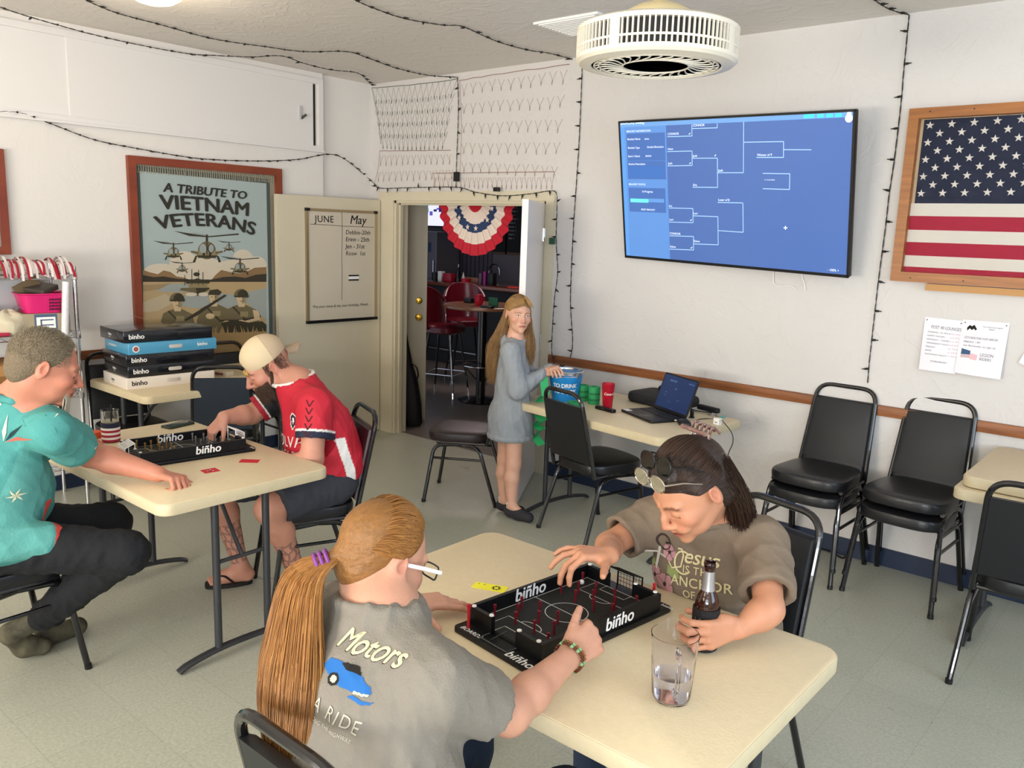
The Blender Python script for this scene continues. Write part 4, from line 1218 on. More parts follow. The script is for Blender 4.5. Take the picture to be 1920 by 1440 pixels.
b = MB(); b.lathe([(.038, .0085), (.0405, .03), (.0425, .062), (0, .0625)], 40); b.build('water', mat('water', '#f6f8ff', .02, trans=1.0, ior=1.2), pt_)
random.seed(5)

# beer bottle in a black sleeve
M_amber = mat('amber_glass', '#3a1606', .06, trans=.35, ior=1.45, coat=.5)
bo = thing('beer_bottle', 'brown beer bottle with a silver neck label in a black sleeve', 'bottle', (-.882, 1.83, ZT), 0)
MB().lathe([(.026, 0), (.0305, .004), (.0305, .115), (.030, .125), (.024, .145), (.0165, .158), (.0145, .175), (.0128, .205), (.0125, .216)], 32).build('bottle', M_amber, bo)
MB().lathe([(.0135, .216), (.0145, .218), (.0148, .225), (.0138, .2265), (.0138, .232), (.011, .2325), (.009, .225), (0, .22)], 24).build('lip', mat('dark_amber', '#22090a', .15), bo)
MB().lathe([(.0178, .158), (.0158, .172), (.0140, .2), (.0136, .208)], 32).build('neck_label', mat('silver_foil', '#b9b9bb', .3, metal=.8), bo)
MB().lathe([(.030, .0), (.0345, .004), (.0345, .108), (.0335, .112), (.031, .112)], 32).build('sleeve', mat('neoprene_black', '#131215', .7, bump=.3, bscale=300), bo)
b = MB()
def wr(R, z0, a0):
    return lambda v: (R * math.cos(a0 + v[0] / R), R * math.sin(a0 + v[0] / R), z0 + v[1])
for s, z, sz in (('LAGER', .078, .02), ('BEER', .032, .016), ('CO.', .014, .012)): text(b, s, (-.025, 0, 0), sz, warp=wr(.0349, z, -1.3), bold=.01)
b.build('lettering', mat('dim_silver', '#77706a', .6), bo, smooth=0)

# ---------------------------------------------------------------- stack of boxed games
M_bxk = mat('glossy_box_black', '#11131a', .22, coat=.4); M_bxw = mat('glossy_box_white', '#e6ddd2', .35); M_bxb = mat('glossy_box_blue', '#4f9cc2', .3, coat=.3)
for i, (nm, m, dx, dy, dz) in enumerate((('white', M_bxw, 0, 0, 0), ('black', M_bxk, .0, .012, .0), ('black', M_bxk, .0, .004, .0), ('light blue', M_bxb, .010, .016, .0), ('black', M_bxk, -.012, .0, 0))):
    lab = {0: 'white boxed game at the bottom of the stack on the table', 1: 'black boxed game resting on the white box', 2: 'black boxed game under the light blue box', 3: 'light blue boxed game, second from the top of the stack', 4: 'black boxed game topmost of its stack'}[i]
    h = .07; t = thing('game_box', lab, 'box', (-5.14 + dx, 2.545 + dy, ZT + i * (h + .001)), math.radians(-3.5), group='boxed games stacked on the table')
    MB().slab(.37, .56, 0, h, .004, .0015).build('carton', m, t)
    b = MB(); mk = M_ink if i == 0 else M_letw
    Mx = frame((.1856, -.27, 0), (0, 1, 0), (0, 0, 1), (1, 0, 0)); My = frame((-.18, -.2806, 0), (1, 0, 0), (0, 0, 1), (0, -1, 0))
    if i == 3:
        text(b, 'binho', (.42, .028, 0), .03, mk, Mx, bold=.04); b.lathe([(.021, 0), (.021, .0006)], 24, m=M_letw, M=Mx @ Matrix.Translation((.035, .034, 0))); b.lathe([(.015, 0), (.015, .0012)], 24, m=mat('crest', '#9a5a5a', .6), M=Mx @ Matrix.Translation((.035, .034, 0)))
        text(b, '#THISISBINHO', (.06, .03, 0), .019, mk, My, bold=.01)
    else:
        text(b, 'binho', (.02, .022, 0), .042, mk, Mx, bold=.04); text(b, 'binho', (.13, .03, 0), .022, mk, My, bold=.03); text(b, 'classic', (.14, .018, 0), .010, mk, My)
    b.build('lettering', None, t)
    MB().slab(.085, .022, -.0005, .001, .01, .0004, M=Mx @ Matrix.Translation((.28, .036, 0))).build('handle_slot', M_black if i in (2, 4) else mat('grey_slot', '#9aa0a6' if i != 0 else '#c9c3bc', .4), t)
    if i == 4:
        b = MB(); text(b, 'THE GAME FOR EVERYONE', (-.05, -.15, h + .0004), .022, warp=lambda v: (v[0], v[1], h + .0006)); b.build('lettering', mat('gold_print', '#a89a78', .5), t)
# sunglasses on the table
sg = thing('sunglasses', 'black sunglasses leaning on the white boxed game', 'sunglasses', at(364, 709, z=ZT), math.radians(80))
for s in (-1, 1):
    b = MB(); b.ext([(s * .033 + .028 * math.cos(a * PI / 10) * (1.0), .023 + .02 * math.sin(a * PI / 10)) for a in range(20)], -.002, .002, M=Matrix.Rotation(PI / 2, 4, 'X') @ Matrix.Rotation(s * .1, 4, 'Y')); b.build('lens', mat('dark_lens', '#0a0a0c', .08), sg)
    MB().tube([(s * .062, 0, .034), (s * .066, .05, .032), (s * .06, .12, .01)], .003, 6).build('temple', M_black, sg)
MB().tube([(-.02, 0, .03), (0, -.002, .034), (.02, 0, .03)], .0035, 6).build('bridge', M_black, sg)
P = at(421, 704, z=ZT); bx = thing('small_carton', 'small striped carton on the table behind the chair', 'box', P, .3)
MB().slab(.10, .07, 0, .03, .003, .002).build('carton', mat('carton_cream', '#cdbfa8', .7), bx); MB().b2((-.05, -.0356, .008), (.02, -.035, .022)).build('print', mat('carton_red', '#8a4030', .7), bx)

# ---------------------------------------------------------------- laptop table
ZD = .7415
bu = thing('bucket', 'blue metal bucket lettered TO DRINK TO ENJOY on the laptop table', 'bucket', (-3.045, 4.105, ZD), 0)
M_galv = mat('galvanised', '#c3c8ce', .25, metal=.9)
b = MB(); b.lathe([(.078, 0), (.080, .004), (.108, .178)], 40); b.build('wall', mat('bucket_blue', '#1f86cc', .35), bu)
b = MB(); b.lathe([(.1082, .170), (.1085, .176), (.109, .182), (.1125, .186), (.110, .191), (.106, .188), (.104, .18), (.077, .006), (0, .006)], 40); b.build('rim_and_lining', M_galv, bu)
b = MB()
Rb = lambda z: .0795 + z * .1685
def wb(z0, a0): return lambda v: (Rb(z0 + v[1]) * math.cos(a0 + v[0] / .1), Rb(z0 + v[1]) * math.sin(a0 + v[0] / .1), z0 + v[1])
text(b, 'TO DRINK', (0, 0, 0), .036, warp=wb(.092, -1.78), bold=.03, sp=.95); text(b, 'TO ENJOY', (0, 0, 0), .036, warp=wb(.055, -1.78), bold=.03, sp=.95)
for k in range(4): text(b, 'ENJOY RESPONSIBLY', (0, 0, 0), .009, warp=wb(.158, -2.3 + k * 1.4), bold=.02)
b.build('lettering', M_letw, bu, smooth=0)
for s in (0,): 
    b = MB(); b.box((.108, -.02, .165), (.006, .02, .03)); b.tube(smooth_path([(.108, -.02, .17), (.06, -.115, .162), (-.04, -.125, .16), (-.11, -.03, .17)], 6), .0022, 6); b.build('bail_handle', M_galv, bu)

M_tg = mat('ticket_green', '#2a9b5c', .6, bump=.1, bscale=60); M_tg2 = mat('ticket_print', '#125a30', .7)


def roll(label, px, py, R, h, lay=None):
    P = at(px, py, z=ZD); t = thing('ticket_roll', label, 'ticket roll', P, .4, group='green ticket rolls')
    b = MB(); b.lathe([(.02, 0), (R, 0), (R, h), (.02, h)], 32, closed=True); b.build('roll', M_tg, t)
    b = MB()
    for k in range(6):
        for z in (.2, .55): text(b, 'TICKET', (0, 0, 0), h * .16, warp=(lambda z, k: lambda v: ((R + .0006) * math.cos(-2.8 + k * .75 + v[0] / R), (R + .0006) * math.sin(-2.8 + k * .75 + v[0] / R), z * h + v[1]))(z, k), bold=.02)
    b.build('lettering', M_tg2, t, smooth=0)


roll('green ticket roll standing next to the blue bucket', 1093, 751, .032, .10)
roll('tall green ticket roll, nearest to the red cup', 1113, 757, .036, .108)
roll('low green ticket roll in front of the blue bucket', 1076, 767, .042, .045)
# loose strip of tickets hanging from the table end
tk = thing('ticket_strip', 'zigzag strip of green tickets hanging from the table end behind the girl', 'tickets', at(1014, 735, y=3.93))
b = MB(); O = tk.location
Zp = [(1017, 706), (1022, 742), (1006, 750), (1023, 765), (1006, 778), (1019, 790), (1000, 797), (1016, 806), (1001, 818), (1014, 835)]
W3 = [at(px, py, y=3.93 - .004 * (i % 2)) - O for i, (px, py) in enumerate(Zp)]
for i in range(len(W3) - 1):
    p, q = W3[i], W3[i + 1]; wv = Vector((.028 if i % 2 == 0 else -.004, .04, .028 if i % 2 else .016))
    b.add([p - wv * .4, q - wv * .4, q + wv * .6, p + wv * .6], [(0, 1, 2, 3)])
    b.add([p - wv * .4 + Vector((0, .001, 0)), q - wv * .4 + Vector((0, .001, 0)), q + wv * .6 + Vector((0, .001, 0)), p + wv * .6 + Vector((0, .001, 0))], [(3, 2, 1, 0)])
b.build('strip', mat('ticket_bright', '#2fae68', .6), tk, smooth=0)

cu = thing('red_cup', 'tall red plastic cola cup on the laptop table', 'cup', (-2.729, 4.112, ZD), 0)
b = MB(); b.lathe([(.028, 0), (.029, .002), (.039, .145), (.041, .148), (.039, .150), (.037, .146), (.027, .006), (0, .006)], 32); b.build('cup', mat('cup_red', '#b5122a', .3), cu)
b = MB(); text(b, 'Coca-Cola', (0, 0, 0), .022, warp=lambda v: ((.0345 + v[1] * .07 + .001) * math.cos(-1.75 + v[0] / .035), (.0345 + v[1] * .07 + .001) * math.sin(-1.75 + v[0] / .035), .082 + v[1]), shear=.3, bold=.02); b.build('lettering', M_letw, cu, smooth=0)
P = at(1135, 770, z=ZD); sp = thing('speaker_bar', 'short black handheld device lying before the red cup', 'device', P, -.2)
MB().slab(.15, .035, 0, .02, .008, .004).build('body', M_black, sp); b = MB(); text(b, 'audio', (-.02, .006, 0), .01, M=frame((0, -.0178, .003), (1, 0, 0), (0, 0, 1), (0, -1, 0))); b.build('lettering', mat('dim_silver'), sp)

# laptop
c = [at(px, py, z=ZD) for px, py in ((1164.7, 772.5), (1222, 795), (1283, 789), (1226, 768))]
ex = (c[2] - c[3]); ex.z = 0; wl = ex.length; ex.normalize(); ey = Vector((-ex.y, ex.x, 0)); o = (c[0] + c[1] + c[2] + c[3]) / 4
dl = ((c[2] + c[3]) / 2 - (c[0] + c[1]) / 2).length
lp = thing('laptop', 'open black laptop with a dark blue screen', 'laptop', M=frame(o, ex, ey, (0, 0, 1)))
MB().slab(.33, dl, .002, .016, .012, .003).build('base', M_black, lp)
b = MB()
for j in range(5):
    for i in range(14): b.box((-.138 + i * .0212, .02 + dl * .28 - .0 - j * .018, .0172), (.018, .0145, .002))
b.build('keyboard', mat('key_black', '#1b1b1e', .5), lp)
MB().slab(.10, .055, .016, .0165, .004, .0002, c=(0, -dl * .3)).build('touchpad', mat('pad', '#141416', .3), lp)
MB().b2((-.155, -dl * .46, .0162), (-.105, -dl * .30, .0168)).build('sticker', M_white, lp)
ML = Matrix.Translation((0, dl / 2 - .005, .016)) @ Matrix.Rotation(math.radians(70), 4, 'X')
ld = MB().slab(.33, .225, -.008, 0, .01, .002, c=(0, .1125)).build('lid', M_black, lp); ld.matrix_local = ML
E_lp = em('#1b2d55', .5)
MB().b2((-.155, .018, 0), (.155, .215, .001)).build('screen', E_lp, ld)
b = MB()
for i, (x, y, s_) in enumerate(((-.09, .18, .016), (.09, .19, .010), (-.02, .14, .012), (-.1, .11, .008), (-.1, .09, .008), (-.04, .06, .008), (.03, .08, .008), (0, .022, .01))): text(b, ('BRACKET', 'BINHO HQ', 'Josh', 'Edwin', 'Eric', 'Lori', 'Connor', 'hp')[i], (x, y, .0015), s_)
b.build('screen_text', em('#5f7fae', .6), ld)

# laptop bag: soft padded case with a handle
bg = thing('laptop_bag', 'flat black padded laptop bag behind the laptop', 'bag', at(1243, 757, z=ZD), -.15)
M_nyl = mat('black_nylon', '#1b1b1f', .75, bump=.3, bscale=80)
b = MB(); b.slab(.40, .28, 0, .065, .06, .022, dome=.012); b.build('body', M_nyl, bg)
b = MB(); b.tube([(.2 * math.cos(a) * 1.0, .14 * math.sin(a), .034) for a in [2 * PI * k / 40 for k in range(40)]], .003, 5, closed=True); b.build('zip', M_black, bg)
MB().tube(smooth_path([(-.06, .03, .075), (-.05, .02, .10), (0, .0, .108), (.05, -.02, .10), (.06, -.03, .075)], 5), .008, 8, flat=.5).build('handle', M_nyl, bg)
MB().tube(smooth_path([(.19, -.02, .03), (.25, -.03, .012), (.3, -.02, .010), (.36, .01, .008)], 5), .007, 6, flat=.5).build('strap', M_nyl, bg)
P = at(1328, 771, z=ZD); mc = thing('microphone_case', 'slim black case lying at the back of the laptop table', 'case', P, -.25)
MB().slab(.16, .04, 0, .03, .012, .008).build('case', M_nyl, mc)
P = at(1283, 797, z=ZD); ms = thing('computer_mouse', 'black computer mouse beside the laptop', 'mouse', P, -.5)
b = MB(); nlo = []
for k, (s_, z) in enumerate(((.9, .0), (1, .006), (.97, .018), (.8, .028), (.5, .034), (.15, .036))): nlo.append([(.052 * s_ * math.cos(a), .031 * s_ * math.sin(a), z) for a in [2 * PI * q / 24 for q in range(24)]])
b.loops(nlo); b.build('shell', mat('mouse_black', '#16181d', .25), ms)
MB().lathe([(.004, -.003), (.004, .003)], 12).build('wheel', M_black, ms, loc=(-.03, 0, .033), rot=(PI / 2, 0, 0))
P = at(1297, 783, z=ZD); wc = thing('webcam', 'small black upright dongle behind the mouse', 'device', P, .3)
MB().slab(.022, .014, 0, .05, .004, .002).build('body', M_black, wc)
MB().slab(.032, .032, .0, .004, .006, .001).build('foot', M_black, wc)
P = at(1264, 787, z=ZD + .012); us = thing('usb_stick', 'white stick plugged into the laptop side', 'device', (P.x, P.y, ZD + .008), -.35)
MB().slab(.035, .012, 0, .007, .002, .001).build('body', M_white, us)
P = at(1345, 796, z=ZD); ac = thing('charger', 'white square charger at the table corner', 'charger', P, -.2)
MB().slab(.04, .03, 0, .038, .004, .003).build('body', M_white, ac); MB().b2((-.008, -.0155, .012), (.008, -.0148, .018)).build('port', M_grey, ac)
P = at(1337, 781, z=ZD); ky = thing('keys', 'bunch of keys with a teal tag by the charger', 'keys', P)
MB().tube([(.016 * math.cos(a), .016 * math.sin(a), .004) for a in [2 * PI * k / 20 for k in range(20)]], .0012, 5, closed=True).build('ring', M_chrome, ky)
for k in range(4):
    a = k * 1.1 - .6; o_ = MB().slab(.05, .008, .002, .0045, .003, .0005, c=(.03, 0)); o_.slab(.02, .02, .002, .0045, .008, .0005, c=(.022, 0)); o_.build('key', M_brass if k == 1 else M_chrome, ky, rot=(0, 0, a))
MB().slab(.04, .016, .002, .006, .004, .001, c=(.05, .02)).build('tag', mat('teal_plastic', '#4fb6b4', .4), ky)
P0 = [at(1300, 790, z=ZD), at(1320, 786, z=ZD), at(1350, 788, z=ZD)] + [at(px, py, y=4.0) for px, py in ((1358, 793), (1372, 812), (1374, 830), (1366, 850), (1365, 868), (1376, 888), (1381, 902), (1378, 922), (1372, 940))]
P0 = [Vector((p.x, p.y, max(p.z, .005) if i > 2 else ZD + .003)) for i, p in enumerate(P0)]
for i, p in enumerate(P0):
    if i > 2: p.x = max(p.x, -1.98 + .0)
tag(MB().tube(smooth_path(P0, 6), .0026, 6).build('power_cable', M_black), 'black cable falling over the corner of the laptop table', 'cable')
b = MB(); P0 = [Vector((p.x, min(p.y, 4.69), .006)) for p in [at(x, y, z=0.006) for x, y in ((1490, 1008), (1503, 1018), (1520, 1022), (1545, 1026), (1563, 1034), (1578, 1046), (1592, 1040), (1600, 1030))]]
b.tube(smooth_path(P0, 5), .005, 6); tag(b.build('floor_cable', M_black), 'black cables on the floor under the chair stacks', 'cable')
P = at(1512, 1022, z=.0); b = MB(); b.slab(.05, .02, 0, .008, .002, .001, M=Matrix.Translation((P.x, P.y - .02, 0))); tag(b.build('cable_tag', M_white), 'small white tag on the floor cables', 'tag')

# ================================================================ WIRE SHELF AT THE LEFT
sh_ = thing('wire_shelf', 'chrome wire shelving unit at the left edge against the wall', 'shelf', (-5.38, 1.48, 0))
X0, X1, Y0, Y1 = -.18, .18, -.60, .60
for x in (X0, X1):
    for y in (Y0, Y1):
        b = MB(); b.tube([(x, y, 0), (x, y, 1.47)], .0125, 12); b.lathe([(.0125, 1.47), (.011, 1.478), (0, 1.48)], 12, (x, y, 0)); b.build('post', M_chrome, sh_)
SZ = (.28, .72, 1.085, 1.435)
for z in SZ:
    b = MB()
    for zz in (z, z - .03): b.tube([(X0, Y0, zz), (X1, Y0, zz), (X1, Y1, zz), (X0, Y1, zz)], .003, 6, closed=True)
    n = 22
    for x in (X0, X1): b.tube([(x, Y0 + (Y1 - Y0) * i / n, z - (.03 if i % 2 else 0)) for i in range(n + 1)], .0022, 5)
    for y in (Y0, Y1): b.tube([(X0 + (X1 - X0) * i / 8, y, z - (.03 if i % 2 else 0)) for i in range(9)], .0022, 5)
    for i in range(1, 44): y = Y0 + (Y1 - Y0) * i / 44; b.tube([(X0, y, z + .002), (X1, y, z + .002)], .0014, 4)
    for x in (X0, X1):
        for y in (Y0, Y1): b.lathe([(.0125, -.04), (.018, -.036), (.016, .006), (.0125, .008)], 10, (x, y, z))
    b.build('shelf', M_chrome, sh_)
SX, SY = -5.38, 1.48


def on_shelf(name, label, cat, x, y, zi, rz=0, **kw): return thing(name, label, cat, (x, y, SZ[zi] + .005), rz, **kw)


# boxed carton, pink basket on it
cb = on_shelf('printed_carton', 'printed cardboard carton under the pink basket', 'box', -5.33, 1.89, 2, -.1)
MB().slab(.26, .32, 0, .115, .003, .002).build('carton', mat('carton_tan', '#a3957c', .8, bump=.1, bscale=40), cb)
b = MB(); b.b2((.1305, -.03, .004), (.1315, .09, .112)); b.build('panel', mat('print_slate', '#50607c', .7), cb)
b = MB(); b.b2((.132, -.02, .03), (.1325, .08, .095)); b.build('print', M_letw, cb)
b = MB()
for p, q in (((.133, 0, .045), (.1335, .07, .052)), ((.133, 0, .075), (.1335, .07, .082)), ((.133, 0, .045), (.1335, .008, .082))): b.b2(p, q)
b.build('lettering', mat('print_slate'), cb)
M_pink = mat('pink_plastic', '#d4246f', .35)
pk = thing('pink_basket', 'bright pink plastic basket full of odds and ends', 'basket', (-5.30, 1.925, SZ[2] + .122), -.12)
b = MB(); L = [[(sx_ * w_, y * h_, z) for sx_, y in [(math.copysign(abs(math.cos(a)) ** .45, math.cos(a)), math.copysign(abs(math.sin(a)) ** .45, math.sin(a))) for a in [2 * PI * k / 40 for k in range(40)]]] for w_, h_, z in ((.09, .105, 0), (.11, .13, .105), (.12, .14, .11), (.118, .138, .115), (.106, .126, .108), (.087, .10, .008), (.02, .02, .006))]
b.loops(L); b.build('tub', M_pink, pk)
b = MB()
for j in range(4):
    for i in range(5): z = .022 + j * .019; b.box((.0945 + z * .2 - .0, .022 + i * .016, z), (.006, .009, .010))
b.build('holes', mat('hole_dark', '#4a0a28', .8), pk)
b = MB(); b.slab(.02, .15, .05, .16, .004, .003, c=(.0, .0), M=Matrix.Rotation(.5, 4, 'X')); tag(b.build('papers', mat('brown_sleeve', '#6d5a3f', .7), None, loc=(-5.34, 1.93, SZ[2] + .16)), 'brown folder standing in the pink basket', 'folder')
b = MB(); b.slab(.15, .13, 0, .03, .01, .004); tag(b.build('tool_case', mat('dark_grey_case', '#4b443c', .5), None, loc=(-5.31, 1.93, SZ[2] + .245), rot=(.25, .1, .5)), 'dark grey case lying on top of the pink basket', 'case')
# plastic storage sheet / clear bin behind
M_milk = mat('milky_plastic', '#cfd2d6', .25, trans=.35, ior=1.2)
cbn = on_shelf('clear_bin', 'tall milky clear plastic bin behind the pink basket', 'bin', -5.47, 1.72, 2)
b = MB(); b.slab(.15, .55, 0, .30, .02, .004); b.build('tub', M_milk, cbn)
# white sack, teal bin, red-lidded box
def blob(rx, ry, rz_, seed, amp=.18):
    b = MB(); random.seed(seed); ph_ = [random.uniform(0, 6.28) for _ in range(6)]
    def fn(u, v):
        a, e = 2 * PI * u, PI * (v - .5)
        k = 1 + amp * (math.sin(3 * a + ph_[0]) * math.cos(2 * e + ph_[1]) * .5 + math.sin(5 * a + ph_[2] + 3 * e) * .3 + math.sin(7 * e + ph_[3] + 2 * a) * .2)
        return (rx * k * math.cos(e) * math.cos(a), ry * k * math.cos(e) * math.sin(a), max(rz_ * k * math.sin(e) + rz_ * .8, 0))
    b.grid(fn, 32, 20); return b


sk = on_shelf('cloth_sack', 'crumpled cream cloth bag on the middle shelf', 'bag', -5.26, 1.73, 2)
blob(.075, .10, .075, 4).build('sack', mat('cream_cloth', '#cfc5ab', .9, bump=.3, bscale=25), sk)
MB().tube(smooth_path([(0, .02, .12), (-.01, .07, .15), (.0, .11, .1), (.01, .09, .05)], 5), .005, 6, flat=.5).build('strap', M_grey, sk)
tb = on_shelf('teal_tub', 'teal plastic tub with pale lid at the left edge', 'tub', -5.26, 1.585, 2)
b = MB(); b.lathe([(.055, .07), (.062, .14), (.065, .143)], 32); b.build('tub', mat('teal_tub', '#3fa9a3', .4), tb); MB().lathe([(.068, .143), (.068, .150), (.05, .158), (0, .16)], 32).build('lid', mat('pale_lid', '#a6ccc0', .4), tb)
MB().lathe([(.055, .0), (.06, .068), (0, .068)], 32).build('stacked_tub', M_milk, tb)
rb = on_shelf('storage_box', 'clear storage box with red lid at the left edge', 'box', -5.24, 1.63, 2, .05)
MB().slab(.12, .16, 0, .018, .01, .003).build('lid', mat('red_lid', '#b52e4a', .4), rb)
# cream cap-like cloth with teal spot and the striped garland on top
ct_ = on_shelf('cream_cloth', 'cream cloth bundle with a teal patch on the top shelf', 'cloth', -5.32, 1.60, 3)
blob(.12, .17, .045, 9, .1).build('bundle', mat('cream_knit', '#d9cda6', .9, bump=.3, bscale=40), ct_)
MB().lathe([(.03, 0), (.02, .006), (0, .008)], 16).build('patch', mat('teal_tub'), ct_, loc=(.10, .06, .05), rot=(0, 1.1, .4))
ga = on_shelf('striped_garland', 'red and white striped paper garland on the top shelf', 'garland', -5.27, 1.86, 3)
random.seed(11); M_gw2 = mat('garland_white', '#e8dcd8', .5); M_gr2 = mat('garland_red', '#a3132e', .5)
for k in range(26):
    y = -.16 + .36 * k / 25; x = random.uniform(-.02, .03); w_ = .014; dr = random.uniform(.05, .09)
    P = [(x - .09, y + random.uniform(-.02, .02), .045 + random.uniform(-.01, .03)), (x, y, .075 + random.uniform(-.015, .02)), (x + .07, y, .05), (x + .105, y + random.uniform(-.01, .01), .05 - dr)]
    Q = smooth_path(P, 4); b = MB()
    b.grid(lambda u, v: tuple(Q[min(int(round(v * (len(Q) - 1))), len(Q) - 1)] + Vector((0, (u - .5) * w_, 0))), 1, len(Q) - 1)
    b.build('ribbon', M_gr2 if k % 5 in (0, 3) else M_gw2, ga)
cx_ = on_shelf('cardboard_box', 'orange-brown cardboard box on the lower shelf', 'box', -5.30, 1.62, 1, .05)
b = MB(); b.slab(.26, .36, 0, .2, .004, .002); b.build('carton', mat('cardboard', '#b0814c', .8, bump=.1, bscale=30), cx_)
MB().b2((.131, -.06, .08), (.132, .1, .14)).build('label', mat('carton_label', '#8b6233', .8), cx_)
cx2 = on_shelf('grey_bin', 'dark bins with papers on the lower shelf', 'bin', -5.34, 1.93, 1)
MB().slab(.22, .2, 0, .16, .01, .003).build('tub', mat('dark_bin', '#4b5154', .5), cx2)
MB().slab(.2, .18, .161, .20, .004, .002).build('papers', mat('paper_stack', '#b9b6ae', .7), cx2)
# plastic-wrapped tube leaning against the shelf
P1, P0 = at(124, 528, x=-5.17), at(121, 668, x=-5.17)
wt_ = MB(); wt_.tube([(P0.x, P0.y + .02, .74), P0, P1], [.019, .020, .022], 14); tag(wt_.build('wrapped_tube', mat('wrap_plastic', '#ddd9dc', .15, bump=.6, bscale=30)), 'white plastic-wrapped tube standing beside the shelf post', 'tube')
P = at(135, 812, z=ZT + .01); oc = MB(); oc.slab(.06, .09, 0, .03, .004, .002); tag(oc.build('orange_packet', mat('orange_card', '#d9572b', .6), None, loc=(-4.01 + .05, 1.62, ZT), rot=(0, 0, .2)), 'small orange packet at the far end of the men\'s table', 'packet')

# ================================================================ BAR ROOM
M_burg = mat('burgundy_leather', '#5b0f1c', .28, coat=.3); M_tabw = mat('bar_table_wood', '#7a5238', .3, coat=.3, bump=.05, bscale=30, stretch=(1, 8, 1)); M_copper = mat('bar_top', '#6b3a2b', .2, coat=.5)


def px_len(n, d): return n * d / F_PX


# bunting
bn = thing('bunting', 'red white and blue star-spangled fan bunting hung inside the doorway', 'bunting', M=frame((-4.60, 4.90, 1.99), (1, 0, 0), (0, 0, 1), (0, -1, 0)))
Rf, Hf = .40, .425
def fan(r0, r1, z, m, nm, lab=None, a0=PI, a1=2 * PI):
    b = MB()
    def fn(u, v):
        a = a0 + (a1 - a0) * u; r_ = r0 + (r1 - r0) * v
        fold = .012 * math.sin(a * 26) * (.3 + r_)
        return (Rf * r_ * math.cos(a), Hf * r_ * math.sin(a), z + fold)
    b.grid(fn, 120, 3); return b.build(nm, m, bn, label=lab)


M_br, M_bw, M_bb = mat('bunting_red', '#c01f33', .8, bump=.1, bscale=60), mat('bunting_white', '#e4d4c9', .8, bump=.1, bscale=60), mat('bunting_blue', '#2b3f66', .8, bump=.1, bscale=60)
fan(.79, 1.0, 0, M_br, 'outer_band', 'red outer band'); fan(.58, .79, 0, M_bw, 'white_band', 'white band'); fan(.42, .58, 0, M_bb, 'blue_band', 'blue band with stars'); fan(.2, .42, 0, M_bw, 'white_band', 'inner white band'); fan(.03, .2, 0, M_br, 'centre_band', 'red centre band')
for a in (192, 218, 252, 278, 318, 345):
    ar = math.radians(a); P = []
    for k in range(10): q = PI / 2 + PI * k / 5; r_ = .024 if k % 2 == 0 else .010; P.append((Rf * .5 * math.cos(ar) + r_ * math.cos(q), Hf * .5 * math.sin(ar) + r_ * math.sin(q)))
    MB().ext(P, .016, .018).build('star', M_bw, bn)

# round high table
rt = thing('high_table', 'round wooden high table in the bar with a black pedestal', 'table', (-5.80, 6.33, 0))
MB().lathe([(.40, .975), (.41, .985), (.41, 1.005), (.40, 1.012), (0, 1.012)], 48).build('tabletop', M_tabw, rt)
MB().lathe([(.05, .03), (.05, .97), (.2, .975)], 24).build('pedestal', M_blackm, rt)
MB().lathe([(.23, 0), (.235, .012), (.08, .035), (.05, .04)], 36).build('base', M_blackm, rt)
MB().tube([(.2 * math.cos(2 * PI * k / 30), .2 * math.sin(2 * PI * k / 30), .38) for k in range(30)], .008, 8, closed=True).build('foot_ring', M_chrome, rt)
# black bracing arms
for a in (.6, 2.2, 3.8, 5.4): MB().tube([(.05 * math.cos(a), .05 * math.sin(a), .22), (.2 * math.cos(a), .2 * math.sin(a), .38)], .010, 6).build('brace', M_blackm, rt)


def stool(label, x, y, deg, seat_z=.74):
    t = thing('bar_stool', label, 'bar stool', (x, y, 0), math.radians(deg))
    b = MB()
    def so(k, z): return [(k * .215 * math.copysign(abs(math.cos(a)) ** .7, math.cos(a)), k * .20 * math.copysign(abs(math.sin(a)) ** .7, math.sin(a)), z) for a in [2 * PI * q / 32 for q in range(32)]]
    b.loops([so(.85, seat_z - .07), so(1, seat_z - .05), so(1.02, seat_z), so(.9, seat_z + .02), so(.5, seat_z + .03)]); b.build('seat', M_burg, t)
    b = MB()
    def bk(u, v, o): 
        a = -PI / 2 + (u - .5) * 2.3; r_ = .235 + .05 * v + o; wv = 1 - .15 * v * v
        zt_ = seat_z - .02 + v * .42 * (1 - .35 * abs(2 * u - 1) ** 3)
        return (r_ * math.cos(a) * wv, r_ * math.sin(a) * .95 - .0, zt_)
    b.grid(lambda u, v: bk(u, v, 0), 18, 8); b.grid(lambda u, v: bk(1 - u, v, .035), 18, 8)
    b.tube([bk(u / 18, 1, .017) for u in range(19)], .018, 8); b.tube([bk(0, v / 8, .017) for v in range(9)], .018, 8); b.tube([bk(1, v / 8, .017) for v in range(9)], .018, 8)
    b.build('backrest', M_burg, t)
    MB().tube([bk(u / 18, 1, .036) for u in range(19)], .005, 6).build('piping', mat('piping', '#c9b7b4', .4), t)
    for sx_ in (-1, 1):
        for sy_ in (-1, 1):
            l = MB().tube([(sx_ * .12, sy_ * .12, seat_z - .07), (sx_ * .2, sy_ * .2, .06)], [.014, .011], 8).build('leg', M_blackm, t)
            MB().tube([(sx_ * .2, sy_ * .2, .06), (sx_ * .207, sy_ * .207, 0)], .010, 8).build('leg_tip', M_chrome, l)
    MB().tube([(.178 * c_, .178 * s_, .24) for c_, s_ in ((1, 1), (-1, 1), (-1, -1), (1, -1))], .007, 8, closed=True).build('foot_rest', M_chrome, t)
    return t


stool('burgundy bar stool half hidden behind the cream-grey door leaf', -6.30, 6.28, -70)
stool('burgundy bar stool on the far side of the round table', -6.62, 6.95, -125)
stool('burgundy bar stool behind the girl at the right of the round table', -5.35, 7.3, 150)
